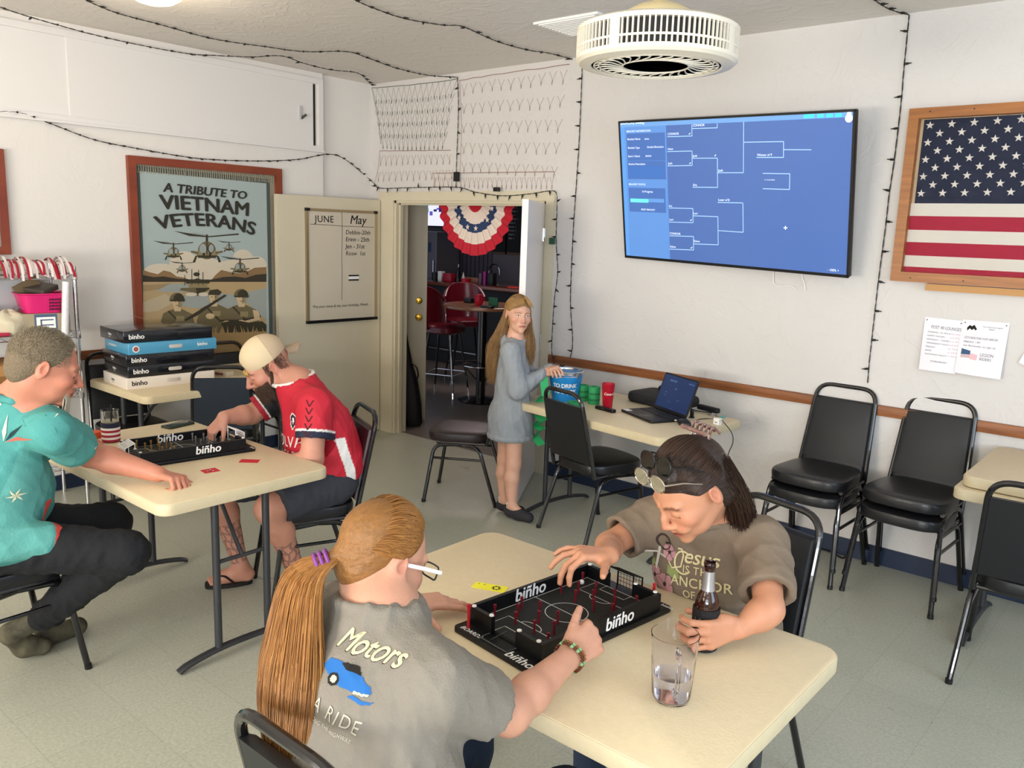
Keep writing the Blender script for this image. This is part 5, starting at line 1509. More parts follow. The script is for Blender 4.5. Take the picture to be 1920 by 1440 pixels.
# counter
YC = 8.0
bc = thing('bar_counter', 'long bar counter with glossy copper-brown top', 'counter', (-7.4, YC, 0))
MB().slab(3.2, .62, 1.03, 1.08, .03, .012).build('counter_top', M_copper, bc)
MB().b2((-1.55, -.2, 0), (1.55, .25, 1.03)).build('front', M_bdark, bc)
MB().tube([(-1.55, -.27, .2), (1.55, -.27, .2)], .02, 10).build('foot_rail', M_chrome, bc)
ZB = 1.081


def bar_at(px, py, y=None): return at(px, py, z=ZB)


def bar_item(name, label, cat, px, dist_y, builder, m, z=ZB):
    P = at(px, 545, y=dist_y); t = MB(); builder(t); o = t.build(name, m, None, loc=(P.x, dist_y, z)); tag(o, label, cat); return o


cyl = lambda r_, h: (lambda b: b.lathe([(r_ * .92, 0), (r_, h), (r_ * .9, h), (r_ * .8, .01), (0, .01)], 20))
bxf = lambda x, y, h, rz=.0: (lambda b: b.slab(x, y, 0, h, .006, .003))
bar_item('red_basket', 'red plastic basket standing on the bar counter', 'basket', 843, 7.86, bxf(.15, .12, .11), mat('bar_red', '#a5142a', .3))
bar_item('red_dish', 'low red dish on the bar counter beside the dark bottle', 'dish', 873, 7.84, cyl(.07, .06), mat('bar_red'))
bar_item('napkin_stack', 'white napkin caddy on the bar counter beside the red basket', 'napkins', 827, 7.86, bxf(.07, .07, .13), M_white)
bar_item('straw_cup', 'black caddy of straws at the left end of the counter', 'caddy', 816, 7.84, cyl(.05, .11), M_black)
bar_item('salt_shaker', 'white napkin folded upright on the counter', 'napkin', 868, 7.96, lambda b: b.lathe([(.04, 0), (.02, .08), (0, .14)], 4), M_white)
bar_item('dark_bottle', 'dark bottle with silver pourer on the bar counter', 'bottle', 859, 7.84, lambda b: (b.lathe([(.035, 0), (.036, .12), (.014, .17), (.012, .2), (0, .2)], 20), b.lathe([(.012, .2), (.009, .21), (.008, .24), (0, .24)], 10, m=M_chrome)), mat('bottle_dark', '#120f12', .15))
bar_item('metal_tumbler', 'magenta metal tumbler on the bar counter', 'tumbler', 909, 7.88, cyl(.04, .17), mat('magenta_metal', '#7a2a66', .2, metal=.7))
bar_item('metal_tumbler.001', 'grey metal tumbler left of the magenta one', 'tumbler', 901, 7.84, cyl(.034, .145), mat('grey_metal', '#5a4650', .25, metal=.7))
bar_item('menu_box', 'black menu holder on the bar counter', 'menu holder', 922, 7.86, bxf(.09, .08, .155), M_black)
bar_item('wooden_tray', 'pale wooden tray at the back of the bar counter', 'tray', 885, 8.12, bxf(.30, .14, .06), mat('tray_wood', '#a37b60', .5))
bar_item('red_menu', 'red menu card lying on the right of the counter', 'menu', 965, 7.85, lambda b: b.box((0, 0, .006), (.16, .09, .012)), mat('red_card', '#d3362f', .5))
bar_item('tap_faucet', 'tall arched chrome faucet behind the bar counter', 'faucet', 916, 8.78, lambda b: b.tube([(0, 0, 0), (0, 0, .22)] + [(.10 - .10 * math.cos(a), 0, .22 + .11 * math.sin(a)) for a in [PI * k / 12 for k in range(1, 13)]] + [(.2, 0, .15)], .009, 8), M_chrome, z=.971)
sk2 = thing('back_counter', 'dark back counter with a sink under the menu board', 'counter', (-7.2, 8.95, 0))
MB().b2((-1.4, -.3, 0), (1.4, .3, .93)).build('cabinet', M_bdark, sk2); MB().slab(2.84, .64, .93, .97, .02, .008).build('counter_top', M_copper, sk2)
# things on the round table
def tab_item(name, label, cat, px, y, builder, m): P = at(px, 570, y=y); t = MB(); builder(t); o = t.build(name, m, None, loc=(P.x, y, 1.013)); tag(o, label, cat)


tab_item('red_lamp', 'red faceted table lamp on the round high table', 'lamp', 898, 6.2, lambda b: b.lathe([(.03, 0), (.045, .03), (.05, .07), (.035, .11), (.02, .115), (0, .115)], 8), mat('bar_red'))
tab_item('green_card', 'green card standing on the round high table', 'card', 925, 6.25, lambda b: b.box((0, 0, .045), (.12, .012, .09)), mat('green_card', '#175236', .6))
tab_item('ash_caddy', 'black condiment caddy on the round high table', 'caddy', 880, 6.35, bxf(.1, .07, .05), M_black)
tab_item('black_tray', 'flat black tray lying before the green card on the round table', 'tray', 914, 6.1, bxf(.14, .06, .02), M_black)
# back wall: screen, boards, cooler
PBB = frame((0, YB - .004, 0), (1, 0, 0), (0, 0, 1), (0, -1, 0))
def bwq(pxa, pya, pxb, pyb, off): a = on_plane(PBB, pxa, pya, off); c = on_plane(PBB, pxb, pyb, off); return a, c
t = thing('bar_television', 'bright television high on the back wall of the bar', 'television', M=PBB)
(a0, a1), (c0, c1) = bwq(738, 362, 836, 424, .05)
MB().b2((a0 - .02, c1 - .02, 0), (c0 + .02, a1 + .02, .05)).build('casing', M_black, t)
MB().b2((a0, c1, .05), (c0, a1, .052)).build('screen', em('#dfe0ff', 1.4), t)
b = MB(); random.seed(8)
for k in range(22):
    x, z = random.uniform(a0, c0 - .1), random.uniform(c1 + .03, a1 - .1); b.b2((x, z, .052), (x + random.uniform(.04, .2), z + random.uniform(.02, .12), .0525), (em('#6b5fc0', 1), em('#2c2f66', 1), em('#3fb3c9', 1), em('#a84f74', 1))[k % 4])
b.build('screen_graphics', None, t, smooth=0)
for (pa, nm, lb, cc) in (((953, 375, 988, 475), 'menu_board', 'black menu board with white lettering on the back wall of the bar', 1), ((925, 380, 947, 473), 'menu_board.001', 'blank black board left of the lettered menu board', 0)):
    t = thing(nm, lb, 'menu board', M=PBB); (a0, a1), (c0, c1) = bwq(*pa, .03)
    MB().b2((a0, c1, 0), (c0, a1, .02)).build('board', mat('chalk_black', '#151619', .6), t)
    b = MB()
    for p, q in (((a0 - .03, c1 - .03), (a0, a1 + .03)), ((c0, c1 - .03), (c0 + .03, a1 + .03)), ((a0, c1 - .03), (c0, c1)), ((a0, a1), (c0, a1 + .03))): b.b2((*p, 0), (*q, .03))
    b.build('frame', mat('board_wood', '#6b4c3a', .5), t)
    if cc:
        b = MB()
        for i, s_ in enumerate(('LEGION MENU', 'WINGS  8', 'BURGER  9', 'FRIES  4', 'NACHOS  7', 'PIZZA  8', 'SALAD  6', 'TACOS  3', 'SODA  2', 'BEER  4')): text(b, s_, (a0 + .02, a1 - .06 - i * .055, .021), .032, bold=.01)
        b.build('lettering', mat('chalk_white', '#b9b4b6', .8), t)
    if cc: MB().b2((a0, a1 + .035, .0), (c0, a1 + .09, .03)).build('sign_light', em('#59d6a8', 1.2), t)
t = thing('white_cooler', 'tall white cooler with papers on its door at the back of the bar', 'fridge', (at(822, 480, y=9.0).x, 9.0, 0))
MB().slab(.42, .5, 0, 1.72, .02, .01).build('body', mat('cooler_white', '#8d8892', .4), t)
MB().b2((-.12, -.253, 1.2), (.0, -.2515, 1.4)).build('paper', mat('paper'), t); MB().b2((.04, -.253, 1.42), (.1, -.2515, 1.56)).build('paper', mat('print_navy'), t); MB().tube([(.17, -.27, .9), (.17, -.27, 1.3)], .01, 8).build('handle', M_chrome, t)
# slatted wall panel
t = thing('wall_panel', 'grey ribbed wall panelling behind the bar counter', 'panelling', M=PBB); (a0, a1), (c0, c1) = bwq(846, 430, 922, 505, .02)
for k in range(10): MB().b2((a0 + (c0 - a0) * k / 10 + .01, c1 - .2, 0), (a0 + (c0 - a0) * (k + 1) / 10 - .01, a1 + .4, .02)).build('slat', mat('panel_grey', '#5a5560', .6), t)

# black bag leaning on the cream-grey door leaf
gb = thing('gig_bag', 'long black bag leaning in the corner of the doorway', 'bag', (-5.47, 5.02, 0), math.radians(47))
M_bag = mat('bag_black', '#0c0c0e', .6, bump=.3, bscale=30)
b = MB(); L = []
for z, w_, d_, x_, y_ in ((.004, .085, .05, .03, -.02), (.03, .10, .06, .03, -.02), (.2, .10, .06, .02, .0), (.4, .085, .05, .0, .02), (.55, .055, .035, -.02, .035), (.72, .03, .025, -.035, .045), (.86, .015, .015, -.045, .05)):
    L.append([(x_ + w_ * math.copysign(abs(math.cos(a)) ** .7, math.cos(a)) * .9, y_ + d_ * math.sin(a), z) for a in [2 * PI * k / 20 for k in range(20)]])
b.loops(L); b.build('bag', M_bag, gb)
MB().tube(smooth_path([(.04, -.03, .40), (.075, -.05, .46), (.06, -.04, .54), (.0, .0, .58)], 5), .010, 6, flat=.5).build('handle', M_bag, gb)

# ================================================================ PEOPLE
# bodies, clothes and hair caps are grown as one smooth surface each from blended rounded limbs


def V3(*a): return np.array(a, dtype=np.float64)


class Sdf:
    def __init__(s): s.p = []; s.noise = None

    def cap(s, a, b, ra, rb, k=.02, op='u', M=None): s.p.append(('cap', V3(*a), V3(*b), ra, rb, k, op, M)); return s

    def ell(s, c, r, k=.02, op='u', M=None, R=None): s.p.append(('ell', V3(*c), V3(*r), R, None, k, op, M)); return s

    def cut(s, c, n, k=.002, within=None, M=None):
        """flat cut: removes what lies beyond the plane, inside a ball"""
        s.p.append(('cut', V3(*c), V3(*n) / np.linalg.norm(n), within or .2, None, k, 'cut', M)); return s

    def chain(s, P, r, k=.02, op='u', M=None):
        for i in range(len(P) - 1): s.cap(P[i], P[i + 1], r[i], r[i + 1], k, op, M)
        return s

    def bounds(s):
        lo = V3(9, 9, 9); hi = -lo
        for q in s.p:
            if q[6] != 'u': continue
            M = q[7]
            if q[0] == 'cap': L = [(q[1], q[3]), (q[2], q[4])]
            else: L = [(q[1], max(q[2]))]
            for c, r in L:
                if M is not None:
                    sc = abs(np.linalg.det(M[:3, :3])) ** (1 / 3); c = M[:3, :3] @ c + M[:3, 3]; r = r * sc
                lo = np.minimum(lo, c - r); hi = np.maximum(hi, c + r)
        return lo - .02, hi + .02

    def d(s, P, rad=None):
        """P: (n,3); rad: skip shapes farther than rad from the first point's ball"""
        out = np.full(len(P), 9.0)
        cache = {}
        for typ, a, b, ra, rb, k, op, M in s.p:
            if M is None: Q = P; sc = 1.0
            else:
                key = id(M)
                if key not in cache:
                    Mi = np.linalg.inv(M); cache[key] = (P @ Mi[:3, :3].T + Mi[:3, 3], abs(np.linalg.det(M[:3, :3])) ** (1 / 3))
                Q, sc = cache[key]
            if typ == 'cap':
                if rad is not None:
                    q0 = Q[rad[1]]; ab = b - a; t = min(max(((q0 - a) @ ab) / max(ab @ ab, 1e-12), 0), 1)
                    if np.linalg.norm(q0 - a - ab * t) * sc > rad[0] + (max(ra, rb)) * sc + k + .01: continue
                ab = b - a; t = np.clip(((Q - a) @ ab) / max(ab @ ab, 1e-12), 0, 1)
                d = np.linalg.norm(Q - a - t[:, None] * ab, axis=1) - (ra + (rb - ra) * t)
            elif typ == 'ell':
                r = b; q = Q - a
                if rad is not None and np.linalg.norm(q[rad[1]]) * sc > rad[0] + max(r) * sc + k + .01: continue
                if ra is not None: q = q @ ra
                k0 = np.linalg.norm(q / r, axis=1); k1 = np.linalg.norm(q / (r * r), axis=1)
                d = k0 * (k0 - 1) / np.maximum(k1, 1e-9)
            else:
                q = Q - a
                w_ = np.linalg.norm(q, axis=1) - ra
                d = np.maximum(-(q @ b), w_)   # region to remove
                d = -np.maximum(-(q @ b), w_)
                out = np.maximum(out, d); continue
            d = d * sc
            if op == 'u':
                h = np.clip(.5 + .5 * (d - out) / k, 0, 1); out = d * (1 - h) + out * h - k * h * (1 - h)
            else:
                h = np.clip(.5 - .5 * (out + d) / k, 0, 1); out = out * (1 - h) + (-d) * h + k * h * (1 - h)
        if s.noise is not None: out = out + s.noise(P)
        return out

    def mesh(s, h):
        lo, hi = s.bounds(); B = 14
        n = np.ceil((hi - lo) / h).astype(int) + 2
        nb = (n + B - 1) // B; n = nb * B + 1
        vol = np.full(n, 1.0, dtype=np.float32)
        ii = np.arange(B + 1)
        gx, gy, gz = np.meshgrid(ii, ii, ii, indexing='ij'); G = np.stack([gx, gy, gz], -1).reshape(-1, 3)
        hd = B * h * .87
        cen = np.array([(i, j, k) for i in range(nb[0]) for j in range(nb[1]) for k in range(nb[2])])
        cd = s.d(lo + (cen + .5) * B * h)
        for (i, j, k), c in zip(cen, cd):
            sl = (slice(i * B, i * B + B + 1), slice(j * B, j * B + B + 1), slice(k * B, k * B + B + 1))
            if abs(c) > hd * 1.5 + .012:
                if c < 0: vol[sl] = -1.0
                continue
            P = lo + (G + np.array([i, j, k]) * B) * h
            mid = len(P) // 2
            vol[sl] = s.d(P, (hd, mid)).reshape(B + 1, B + 1, B + 1)
        return nets(vol, lo, h)


def nets(vol, lo, h):
    s = vol < 0
    c = [s[:-1, :-1, :-1], s[1:, :-1, :-1], s[:-1, 1:, :-1], s[1:, 1:, :-1], s[:-1, :-1, 1:], s[1:, :-1, 1:], s[:-1, 1:, 1:], s[1:, 1:, 1:]]
    al = c[0].copy(); an = c[0].copy()
    for q in c[1:]: al &= q; an |= q
    I = np.argwhere(an & ~al)
    idx = np.full(c[0].shape, -1, dtype=np.int32); idx[I[:, 0], I[:, 1], I[:, 2]] = np.arange(len(I))
    off = [(x, y, z) for z in (0, 1) for y in (0, 1) for x in (0, 1)]
    S = np.zeros((len(I), 3)); cnt = np.zeros(len(I))
    for a in range(8):
        for b in range(a + 1, 8):
            oa, ob = np.array(off[a]), np.array(off[b])
            if np.abs(oa - ob).sum() != 1: continue
            A = I + oa; Bq = I + ob
            va = vol[A[:, 0], A[:, 1], A[:, 2]]; vb = vol[Bq[:, 0], Bq[:, 1], Bq[:, 2]]
            m = (va < 0) != (vb < 0)
            t = np.where(m, va / np.where(m, va - vb, 1), 0)
            S += np.where(m[:, None], A + (ob - oa) * t[:, None], 0); cnt += m
    Vt = lo + S / cnt[:, None] * h
    Q = []
    for ax in range(3):
        sa = np.moveaxis(s, ax, 0); d = sa[:-1] != sa[1:]
        E = np.argwhere(d); pos = sa[:-1][d]
        E2 = np.zeros_like(E); E2[:, ax] = E[:, 0]
        o = [q for q in range(3) if q != ax]; E2[:, o[0]] = E[:, 1]; E2[:, o[1]] = E[:, 2]
        ok = (E2[:, o[0]] > 0) & (E2[:, o[1]] > 0) & (E2[:, o[0]] < idx.shape[o[0]]) & (E2[:, o[1]] < idx.shape[o[1]]) & (E2[:, ax] < idx.shape[ax])
        E2 = E2[ok]; pos = pos[ok]
        def at_(da, db):
            F = E2.copy(); F[:, o[0]] -= da; F[:, o[1]] -= db; return idx[F[:, 0], F[:, 1], F[:, 2]]
        q = np.stack([at_(1, 1), at_(0, 1), at_(0, 0), at_(1, 0)], 1)
        fl = pos if ax != 1 else ~pos
        q[~fl] = q[~fl][:, ::-1]
        Q.append(q)
    Q = np.concatenate(Q); Q = Q[(Q >= 0).all(1)]
    return Vt, Q


def mesh_obj(name, Vt, Q, m, parent, col=None, relax=1):
    me = bpy.data.meshes.new(name)
    Q = Q.astype(np.int32)
    for _ in range(relax):      # light smoothing of the grid pattern
        acc = np.zeros_like(Vt); cn = np.zeros(len(Vt))
        for a, b in ((0, 1), (1, 2), (2, 3), (3, 0)):
            for p, q in ((a, b), (b, a)):
                np.add.at(acc, Q[:, p], Vt[Q[:, q]]); np.add.at(cn, Q[:, p], 1)
        Vt = Vt * .5 + acc / np.maximum(cn, 1)[:, None] * .5
    me.vertices.add(len(Vt)); me.vertices.foreach_set('co', Vt.astype(np.float32).ravel())
    me.loops.add(len(Q) * 4); me.loops.foreach_set('vertex_index', Q.ravel())
    me.polygons.add(len(Q)); me.polygons.foreach_set('loop_start', np.arange(0, len(Q) * 4, 4, dtype=np.int32))
    me.update(calc_edges=True); me.polygons.foreach_set('use_smooth', np.ones(len(Q), dtype=bool))
    if col is not None:
        ca = me.color_attributes.new('Col', 'FLOAT_COLOR', 'POINT')
        C = np.ones((len(Vt), 4), dtype=np.float32); C[:, :3] = col(Vt); ca.data.foreach_set('color', C.ravel())
    me.materials.append(m); me.update()
    o = bpy.data.objects.new(name, me); COL.objects.link(o); o.parent = parent
    return o


def npm(M): return np.array([[M[i][j] for j in range(4)] for i in range(4)], dtype=np.float64)


def head_frame(c, fwd, scale=1.0, roll=0.0):
    f = Vector(fwd).normalized(); r = f.cross(Vector((0, 0, 1))).normalized(); u = r.cross(f)
    if roll: r, u = r * math.cos(roll) + u * math.sin(roll), u * math.cos(roll) - r * math.sin(roll)
    M = np.eye(4)
    for j, a in enumerate((r, f, u)):
        for i in range(3): M[i, j] = a[i] * scale
    M[:3, 3] = c; return M


def add_head(S, H, fem=False, jaw=1.0, nose=1.0):
    """skull, jaw, nose, lips, lids and ears in the head's own frame (x right, y forward, z up)"""
    S.ell((0, -.014, .036), (.074, .094, .084), .02, M=H)
    S.ell((0, .030, -.012), (.062, .062, .088), .03, M=H)
    S.ell((0, .036, -.066), (.048 * jaw, .046, .036), .025, M=H)
    S.ell((0, .077, -.094), (.020 * jaw, .018, .017), .02, M=H); S.ell((0, .074, -.056), (.028, .024, .028), .02, M=H)
    for q in (-1, 1):
        S.ell((q * .040, .060, -.022), (.024, .026, .022), .02, M=H)
        S.cap((q * .014, .088, .022), (q * .044, .076, .024), .008 if fem else .011, .008, .014, M=H)
        S.ell((q * .031, .098, .006), (.019, .016, .0125), .012, 's', M=H)
        S.ell((q * .031, .0775, .005), (.0145, .0135, .0125), .004, M=H)
        S.cap((q * .019, .0905, -.0005), (q * .043, .086, .0), .0022, .0018, .002, M=H)   # lid edge
        S.ell((q * .0125, .100, -.034), (.0085, .0105, .0075), .006, M=H)
        S.cap((q * .006, .1035, -.0470), (q * .006, .098, -.038), .0026, .0022, .002, 's', M=H)
        # ear: rim, lobe, hollow
        R = np.array(Euler((math.radians(-12), 0, q * math.radians(-22))).to_matrix())
        S.ell((q * .079, -.012, .002), (.0085, .0185, .032), .006, M=H, R=R)
        S.ell((q * .0885, -.008, .008), (.0085, .0105, .0185), .003, 's', M=H, R=R)
        S.ell((q * .0795, -.004, -.004), (.005, .005, .008), .004, M=H)
    S.chain([(0, .090, .014), (0, .102, -.010), (0, .111 if fem else .1145, -.029)], [.0070, .0078, .0098 if fem else .0112], .010, M=H)
    S.cap((-.019, .090, -.0585), (0, .0985, -.0555), .004, .0058, .006, M=H); S.cap((.019, .090, -.0585), (0, .0985, -.0555), .004, .0058, .006, M=H)
    S.cap((-.016, .088, -.0665), (0, .0955, -.068), .004, .0062, .006, M=H); S.cap((.016, .088, -.0665), (0, .0955, -.068), .004, .0062, .006, M=H)
    S.chain([(-.024, .092, -.0625), (0, .1045, -.0618), (.024, .092, -.0625)], [.0012, .0016, .0012], .004, 's', M=H)


def head_col(C, Pw, H, skin, lip, brow, lashes=True, beard=None, eyes=None, red=.10):
    Hi = np.linalg.inv(H); P = Pw @ Hi[:3, :3].T + Hi[:3, 3]
    x, y, z = np.abs(P[:, 0]), P[:, 1], P[:, 2]
    near = (y > .03) & (x < .09) & (np.abs(z) < .13)
    box_ = (np.abs(y) < .14) & (x < .10) & (np.abs(z) < .15)
    def mix(m, c, a=1.0): m = (np.clip(m, 0, 1) * box_)[:, None] * a; C[:] = C * (1 - m) + np.array(lin(c)[:3]) * m
    g = lambda dx, dy, dz, w: np.exp(-((dx / w[0]) ** 2 + (dy / w[1]) ** 2 + (dz / w[2]) ** 2))
    mix(g(x - .043, y - .07, z + .025, (.022, .03, .020)) * near, '#c0604c', .35 + red)
    mix(g(x, y - .115, z + .030, (.014, .02, .014)) * near, '#c0604c', .35 + red)
    mix(((y > .088) & (x < .023) & (np.abs(z + .0622 - .02 * (x / .03) ** 2 * 0) < .0095 * (1 - (x / .028) ** 2 * .6))).astype(float), lip, .75)
    mix((y > .07) & (x < .023) & (np.abs(z + .0622) < .0013), '#3a1512', .8)
    bz = .026 - .004 * ((x - .03) / .02) ** 2
    mix(((y > .06) & (x > .012) & (x < .052) & (np.abs(z - bz) < .0042 - .05 * np.maximum(x - .038, 0))).astype(float), brow, .7)
    if eyes:
        ey = (y > .07) & (((x - .031) / .0135) ** 2 + ((z - .0045) / .0052) ** 2 < 1); mix(ey.astype(float), '#e9e4df'); 
        mix(((x - .032) ** 2 + (z - .0048) ** 2 < .0048 ** 2) & ey, eyes); mix((y > .07) & (x > .016) & (x < .046) & (np.abs(z - .0095 + 20 * (x - .031) ** 2) < .0016), '#2a1a14', .8)
    elif lashes: mix((y > .07) & (x > .017) & (x < .045) & (np.abs(z + .002 - 18 * (x - .031) ** 2 * -1) < .0022), '#2c1a15', .75)
    mix(((x > .076) * g(x - .084, y + .008, z - .004, (.01, .016, .026))), '#b8543f', .35)
    if beard: beard(C, P, mix)
    return C


def hand(S, wrist, knuck, palm_n, side, curls, scale=1.0, thumb=(.75, .55, -.35), tcurl=.3, spread=.10, fl=1.0):
    """wrist, direction to the knuckles, palm normal; side = direction of the thumb"""
    Y = Vector(knuck).normalized(); Z = -Vector(palm_n); Z = (Z - Y * Z.dot(Y)).normalized(); X = Y.cross(Z)
    if X.dot(Vector(side)) < 0: X = -X
    M = np.eye(4)
    for j, a in enumerate((X, Y, Z)):
        for i in range(3): M[i, j] = a[i] * scale
    M[:3, 3] = tuple(wrist)
    xs = (.030, .0105, -.010, -.029); ky = (.086, .090, .085, .076)
    for x, y in zip(xs, ky): S.cap((x * .55, .0, 0), (x, y, .002), .0145, .0105, .012, M=M)
    S.cap((.018, .012, -.006), (.030, .035, -.008), .015, .013, .012, M=M)
    Ls = ((.043, .026, .020), (.047, .030, .021), (.043, .028, .020), (.033, .021, .018))
    tips = []
    for f in range(4):
        p = V3(xs[f], ky[f], .001); a = 0.0; sp = (1.5 - f) * spread; r = (.0094, .0096, .0092, .0082)[f]
        for j in range(3):
            a += curls[f][j]
            dv = V3(math.sin(sp) * math.cos(a), math.cos(sp) * math.cos(a), -math.sin(a))
            q = p + dv * Ls[f][j] * fl; S.cap(p, q, r * (1 - .07 * j), r * (.93 - .08 * j), .0035 if j else .006, M=M)
            p = q
        tips.append(M[:3, :3] @ p + M[:3, 3])
    t = V3(*thumb); t /= np.linalg.norm(t); p = V3(.020, .016, -.004); q = p + t * .044; S.cap(p, q, .0150, .0115, .010, M=M)
    ax = V3(-.5, .55, -.35); t2 = t + ax * tcurl; t2 /= np.linalg.norm(t2); r_ = q + t2 * .032; S.cap(q, r_, .0112, .0100, .004, M=M)
    t3 = t2 + ax * tcurl; t3 /= np.linalg.norm(t3); e = r_ + t3 * .025; S.cap(r_, e, .0100, .0085, .003, M=M)
    return M


def arm(S, sh, el, wr, r=(.047, .040, .040, .027), k=.02):
    sh, el, wr = [V3(*p) for p in (sh, el, wr)]
    S.cap(sh, el, r[0], r[1], k); m = el + (wr - el) * .32; S.cap(el, m, r[1] * .98, r[2], k); S.cap(m, wr, r[2], r[3], k)


def folds(seed, amp, f=14, stretch=(1, 1, .6)):
    rs = np.random.RandomState(seed); D = rs.normal(size=(7, 3)) * np.array(stretch); D /= np.linalg.norm(D, axis=1)[:, None]; ph = rs.uniform(0, 6.28, 7); fr = 2.6 * f * rs.uniform(.6, 2.0, 7)
    def fn(P):
        w_ = P + .03 * np.sin(P[:, [1, 2, 0]] * 9 + ph[:3]); o = np.zeros(len(P))
        for i in range(7): o += (1 - np.abs(np.sin((w_ @ D[i]) * fr[i] + ph[i]))) ** 2 / (1 + .12 * i)
        return -(o / 3.2 - .5) * amp
    return fn


def sleeve(S, a, b, ra, rb, skin_r, k=.03):
    """short sleeve from shoulder a to hem b, open at the hem"""
    a, b = V3(*a), V3(*b); n = (b - a) / np.linalg.norm(b - a)
    S.cap(a, b + n * .03, ra, rb, k)
    S.post.append((b, n, rb + .03)); S.post2.append((b - n * .04, b + n * .12, skin_r))


def ringc(S, c, r, n, th, k=.006):
    """ribbed neckline"""
    n = V3(*n) / np.linalg.norm(n); e1 = np.cross(n, V3(0, 1, 0)); e1 /= np.linalg.norm(e1); e2 = np.cross(n, e1)
    P = [V3(*c) + e1 * r[0] * math.cos(2 * PI * q / 20) + e2 * r[1] * math.sin(2 * PI * q / 20) for q in range(20)]
    for q in range(20): S.cap(P[q], P[(q + 1) % 20], th, th, k)


def garment():
    S = Sdf(); S.post = []; S.post2 = []; return S


def finish(S):
    for b, n, r in S.post: S.p.append(('cut', b, n, r, None, .002, 'cut', None))
    for a, b, r in S.post2: S.cap(a, b, r, r, .003, 's')


def decal(name, target, parent, M, build, off=.0022, mats=None, maxd=.6):
    """wraps flat shapes of M's x-y plane onto a surface along M's -z"""
    b = MB(); build(b)
    dg = [tuple(v.co) for v in target.data.vertices]
    tree = BVHTree.FromPolygons(dg, [tuple(p.vertices) for p in target.data.polygons])
    n = -(M.to_3x3() @ Vector((0, 0, 1))).normalized(); out = []
    keep = []
    for v in b.v:
        p = M @ Vector(v); h, nn, i, d = tree.ray_cast(p, n, maxd)
        keep.append(h is not None); out.append(tuple((h if h else p) - n * (off + v[2])))
    Fk = [(f, m) for f, m in zip(b.f, b.m) if all(keep[i] for i in f)]
    b.v = out; b.f = [f for f, m in Fk]; b.m = [m for f, m in Fk]
    return b.build(name, None, parent, smooth=60)


def dense(P, step=.012):
    """splits the sides of an outline so that it can follow a curved surface"""
    out = []
    for a, c in zip(P, P[1:] + P[:1]):
        n = max(1, int(math.dist(a, c) / step)); out += [(a[0] + (c[0] - a[0]) * i / n, a[1] + (c[1] - a[1]) * i / n) for i in range(n)]
    return out


def patch(b, P, z, m, step=.01):
    """filled outline cut into small cells"""
    P = list(P); xs = [p[0] for p in P]; ys = [p[1] for p in P]
    def inside(x, y):
        c = False
        for (x1, y1), (x2, y2) in zip(P, P[1:] + P[:1]):
            if (y1 > y) != (y2 > y) and x < (x2 - x1) * (y - y1) / (y2 - y1) + x1: c = not c
        return c
    nx = int((max(xs) - min(xs)) / step) + 1; ny = int((max(ys) - min(ys)) / step) + 1
    for i in range(nx):
        for j in range(ny):
            x, y = min(xs) + i * step, min(ys) + j * step
            if inside(x + step / 2, y + step / 2): b.add([(x, y, z), (x + step, y, z), (x + step, y + step, z), (x, y + step, z)], [(0, 1, 2, 3)], m)


def strands(name, m, parent, gen, n, r, sides=3, seed=1):
    """hair: many fine tapering strands in one mesh; gen(i, rnd) -> points, thickness factor"""
    rs = random.Random(seed); V = []; Q = []
    for i in range(n):
        P, tf_ = gen(i, rs)
        if P is None: continue
        P = np.array([tuple(p) for p in P]); k = len(P)
        T = np.gradient(P, axis=0); T /= np.maximum(np.linalg.norm(T, axis=1), 1e-9)[:, None]
        up = np.cross(T, V3(.31, .52, .79)); up /= np.maximum(np.linalg.norm(up, axis=1), 1e-9)[:, None]; sd = np.cross(T, up)
        rr = r * tf_ * np.concatenate([np.ones(k - 3), [.8, .55, .2]]) if k > 4 else np.full(k, r * tf_)
        o = len(V) * 1
        o = sum(len(x) for x in V)
        ring_ = [P + (up * math.cos(2 * PI * j / sides) + sd * math.sin(2 * PI * j / sides)) * rr[:, None] for j in range(sides)]
        V.append(np.stack(ring_, 1).reshape(-1, 3))
        a = np.arange(k - 1)[:, None] * sides + np.arange(sides)[None, :]; c = np.arange(k - 1)[:, None] * sides + (np.arange(sides)[None, :] + 1) % sides
        Q.append((np.stack([a, c, c + sides, a + sides], -1).reshape(-1, 4)) + o)
    V = np.concatenate(V); Q = np.concatenate(Q)
    me = bpy.data.meshes.new(name); Q = Q.astype(np.int32)
    me.vertices.add(len(V)); me.vertices.foreach_set('co', V.astype(np.float32).ravel()); me.loops.add(len(Q) * 4); me.loops.foreach_set('vertex_index', Q.ravel())
    me.polygons.add(len(Q)); me.polygons.foreach_set('loop_start', np.arange(0, len(Q) * 4, 4, dtype=np.int32)); me.update(calc_edges=True)
    me.polygons.foreach_set('use_smooth', np.ones(len(Q), dtype=bool)); me.materials.append(m)
    o = bpy.data.objects.new(name, me); COL.objects.link(o); o.parent = parent; return o


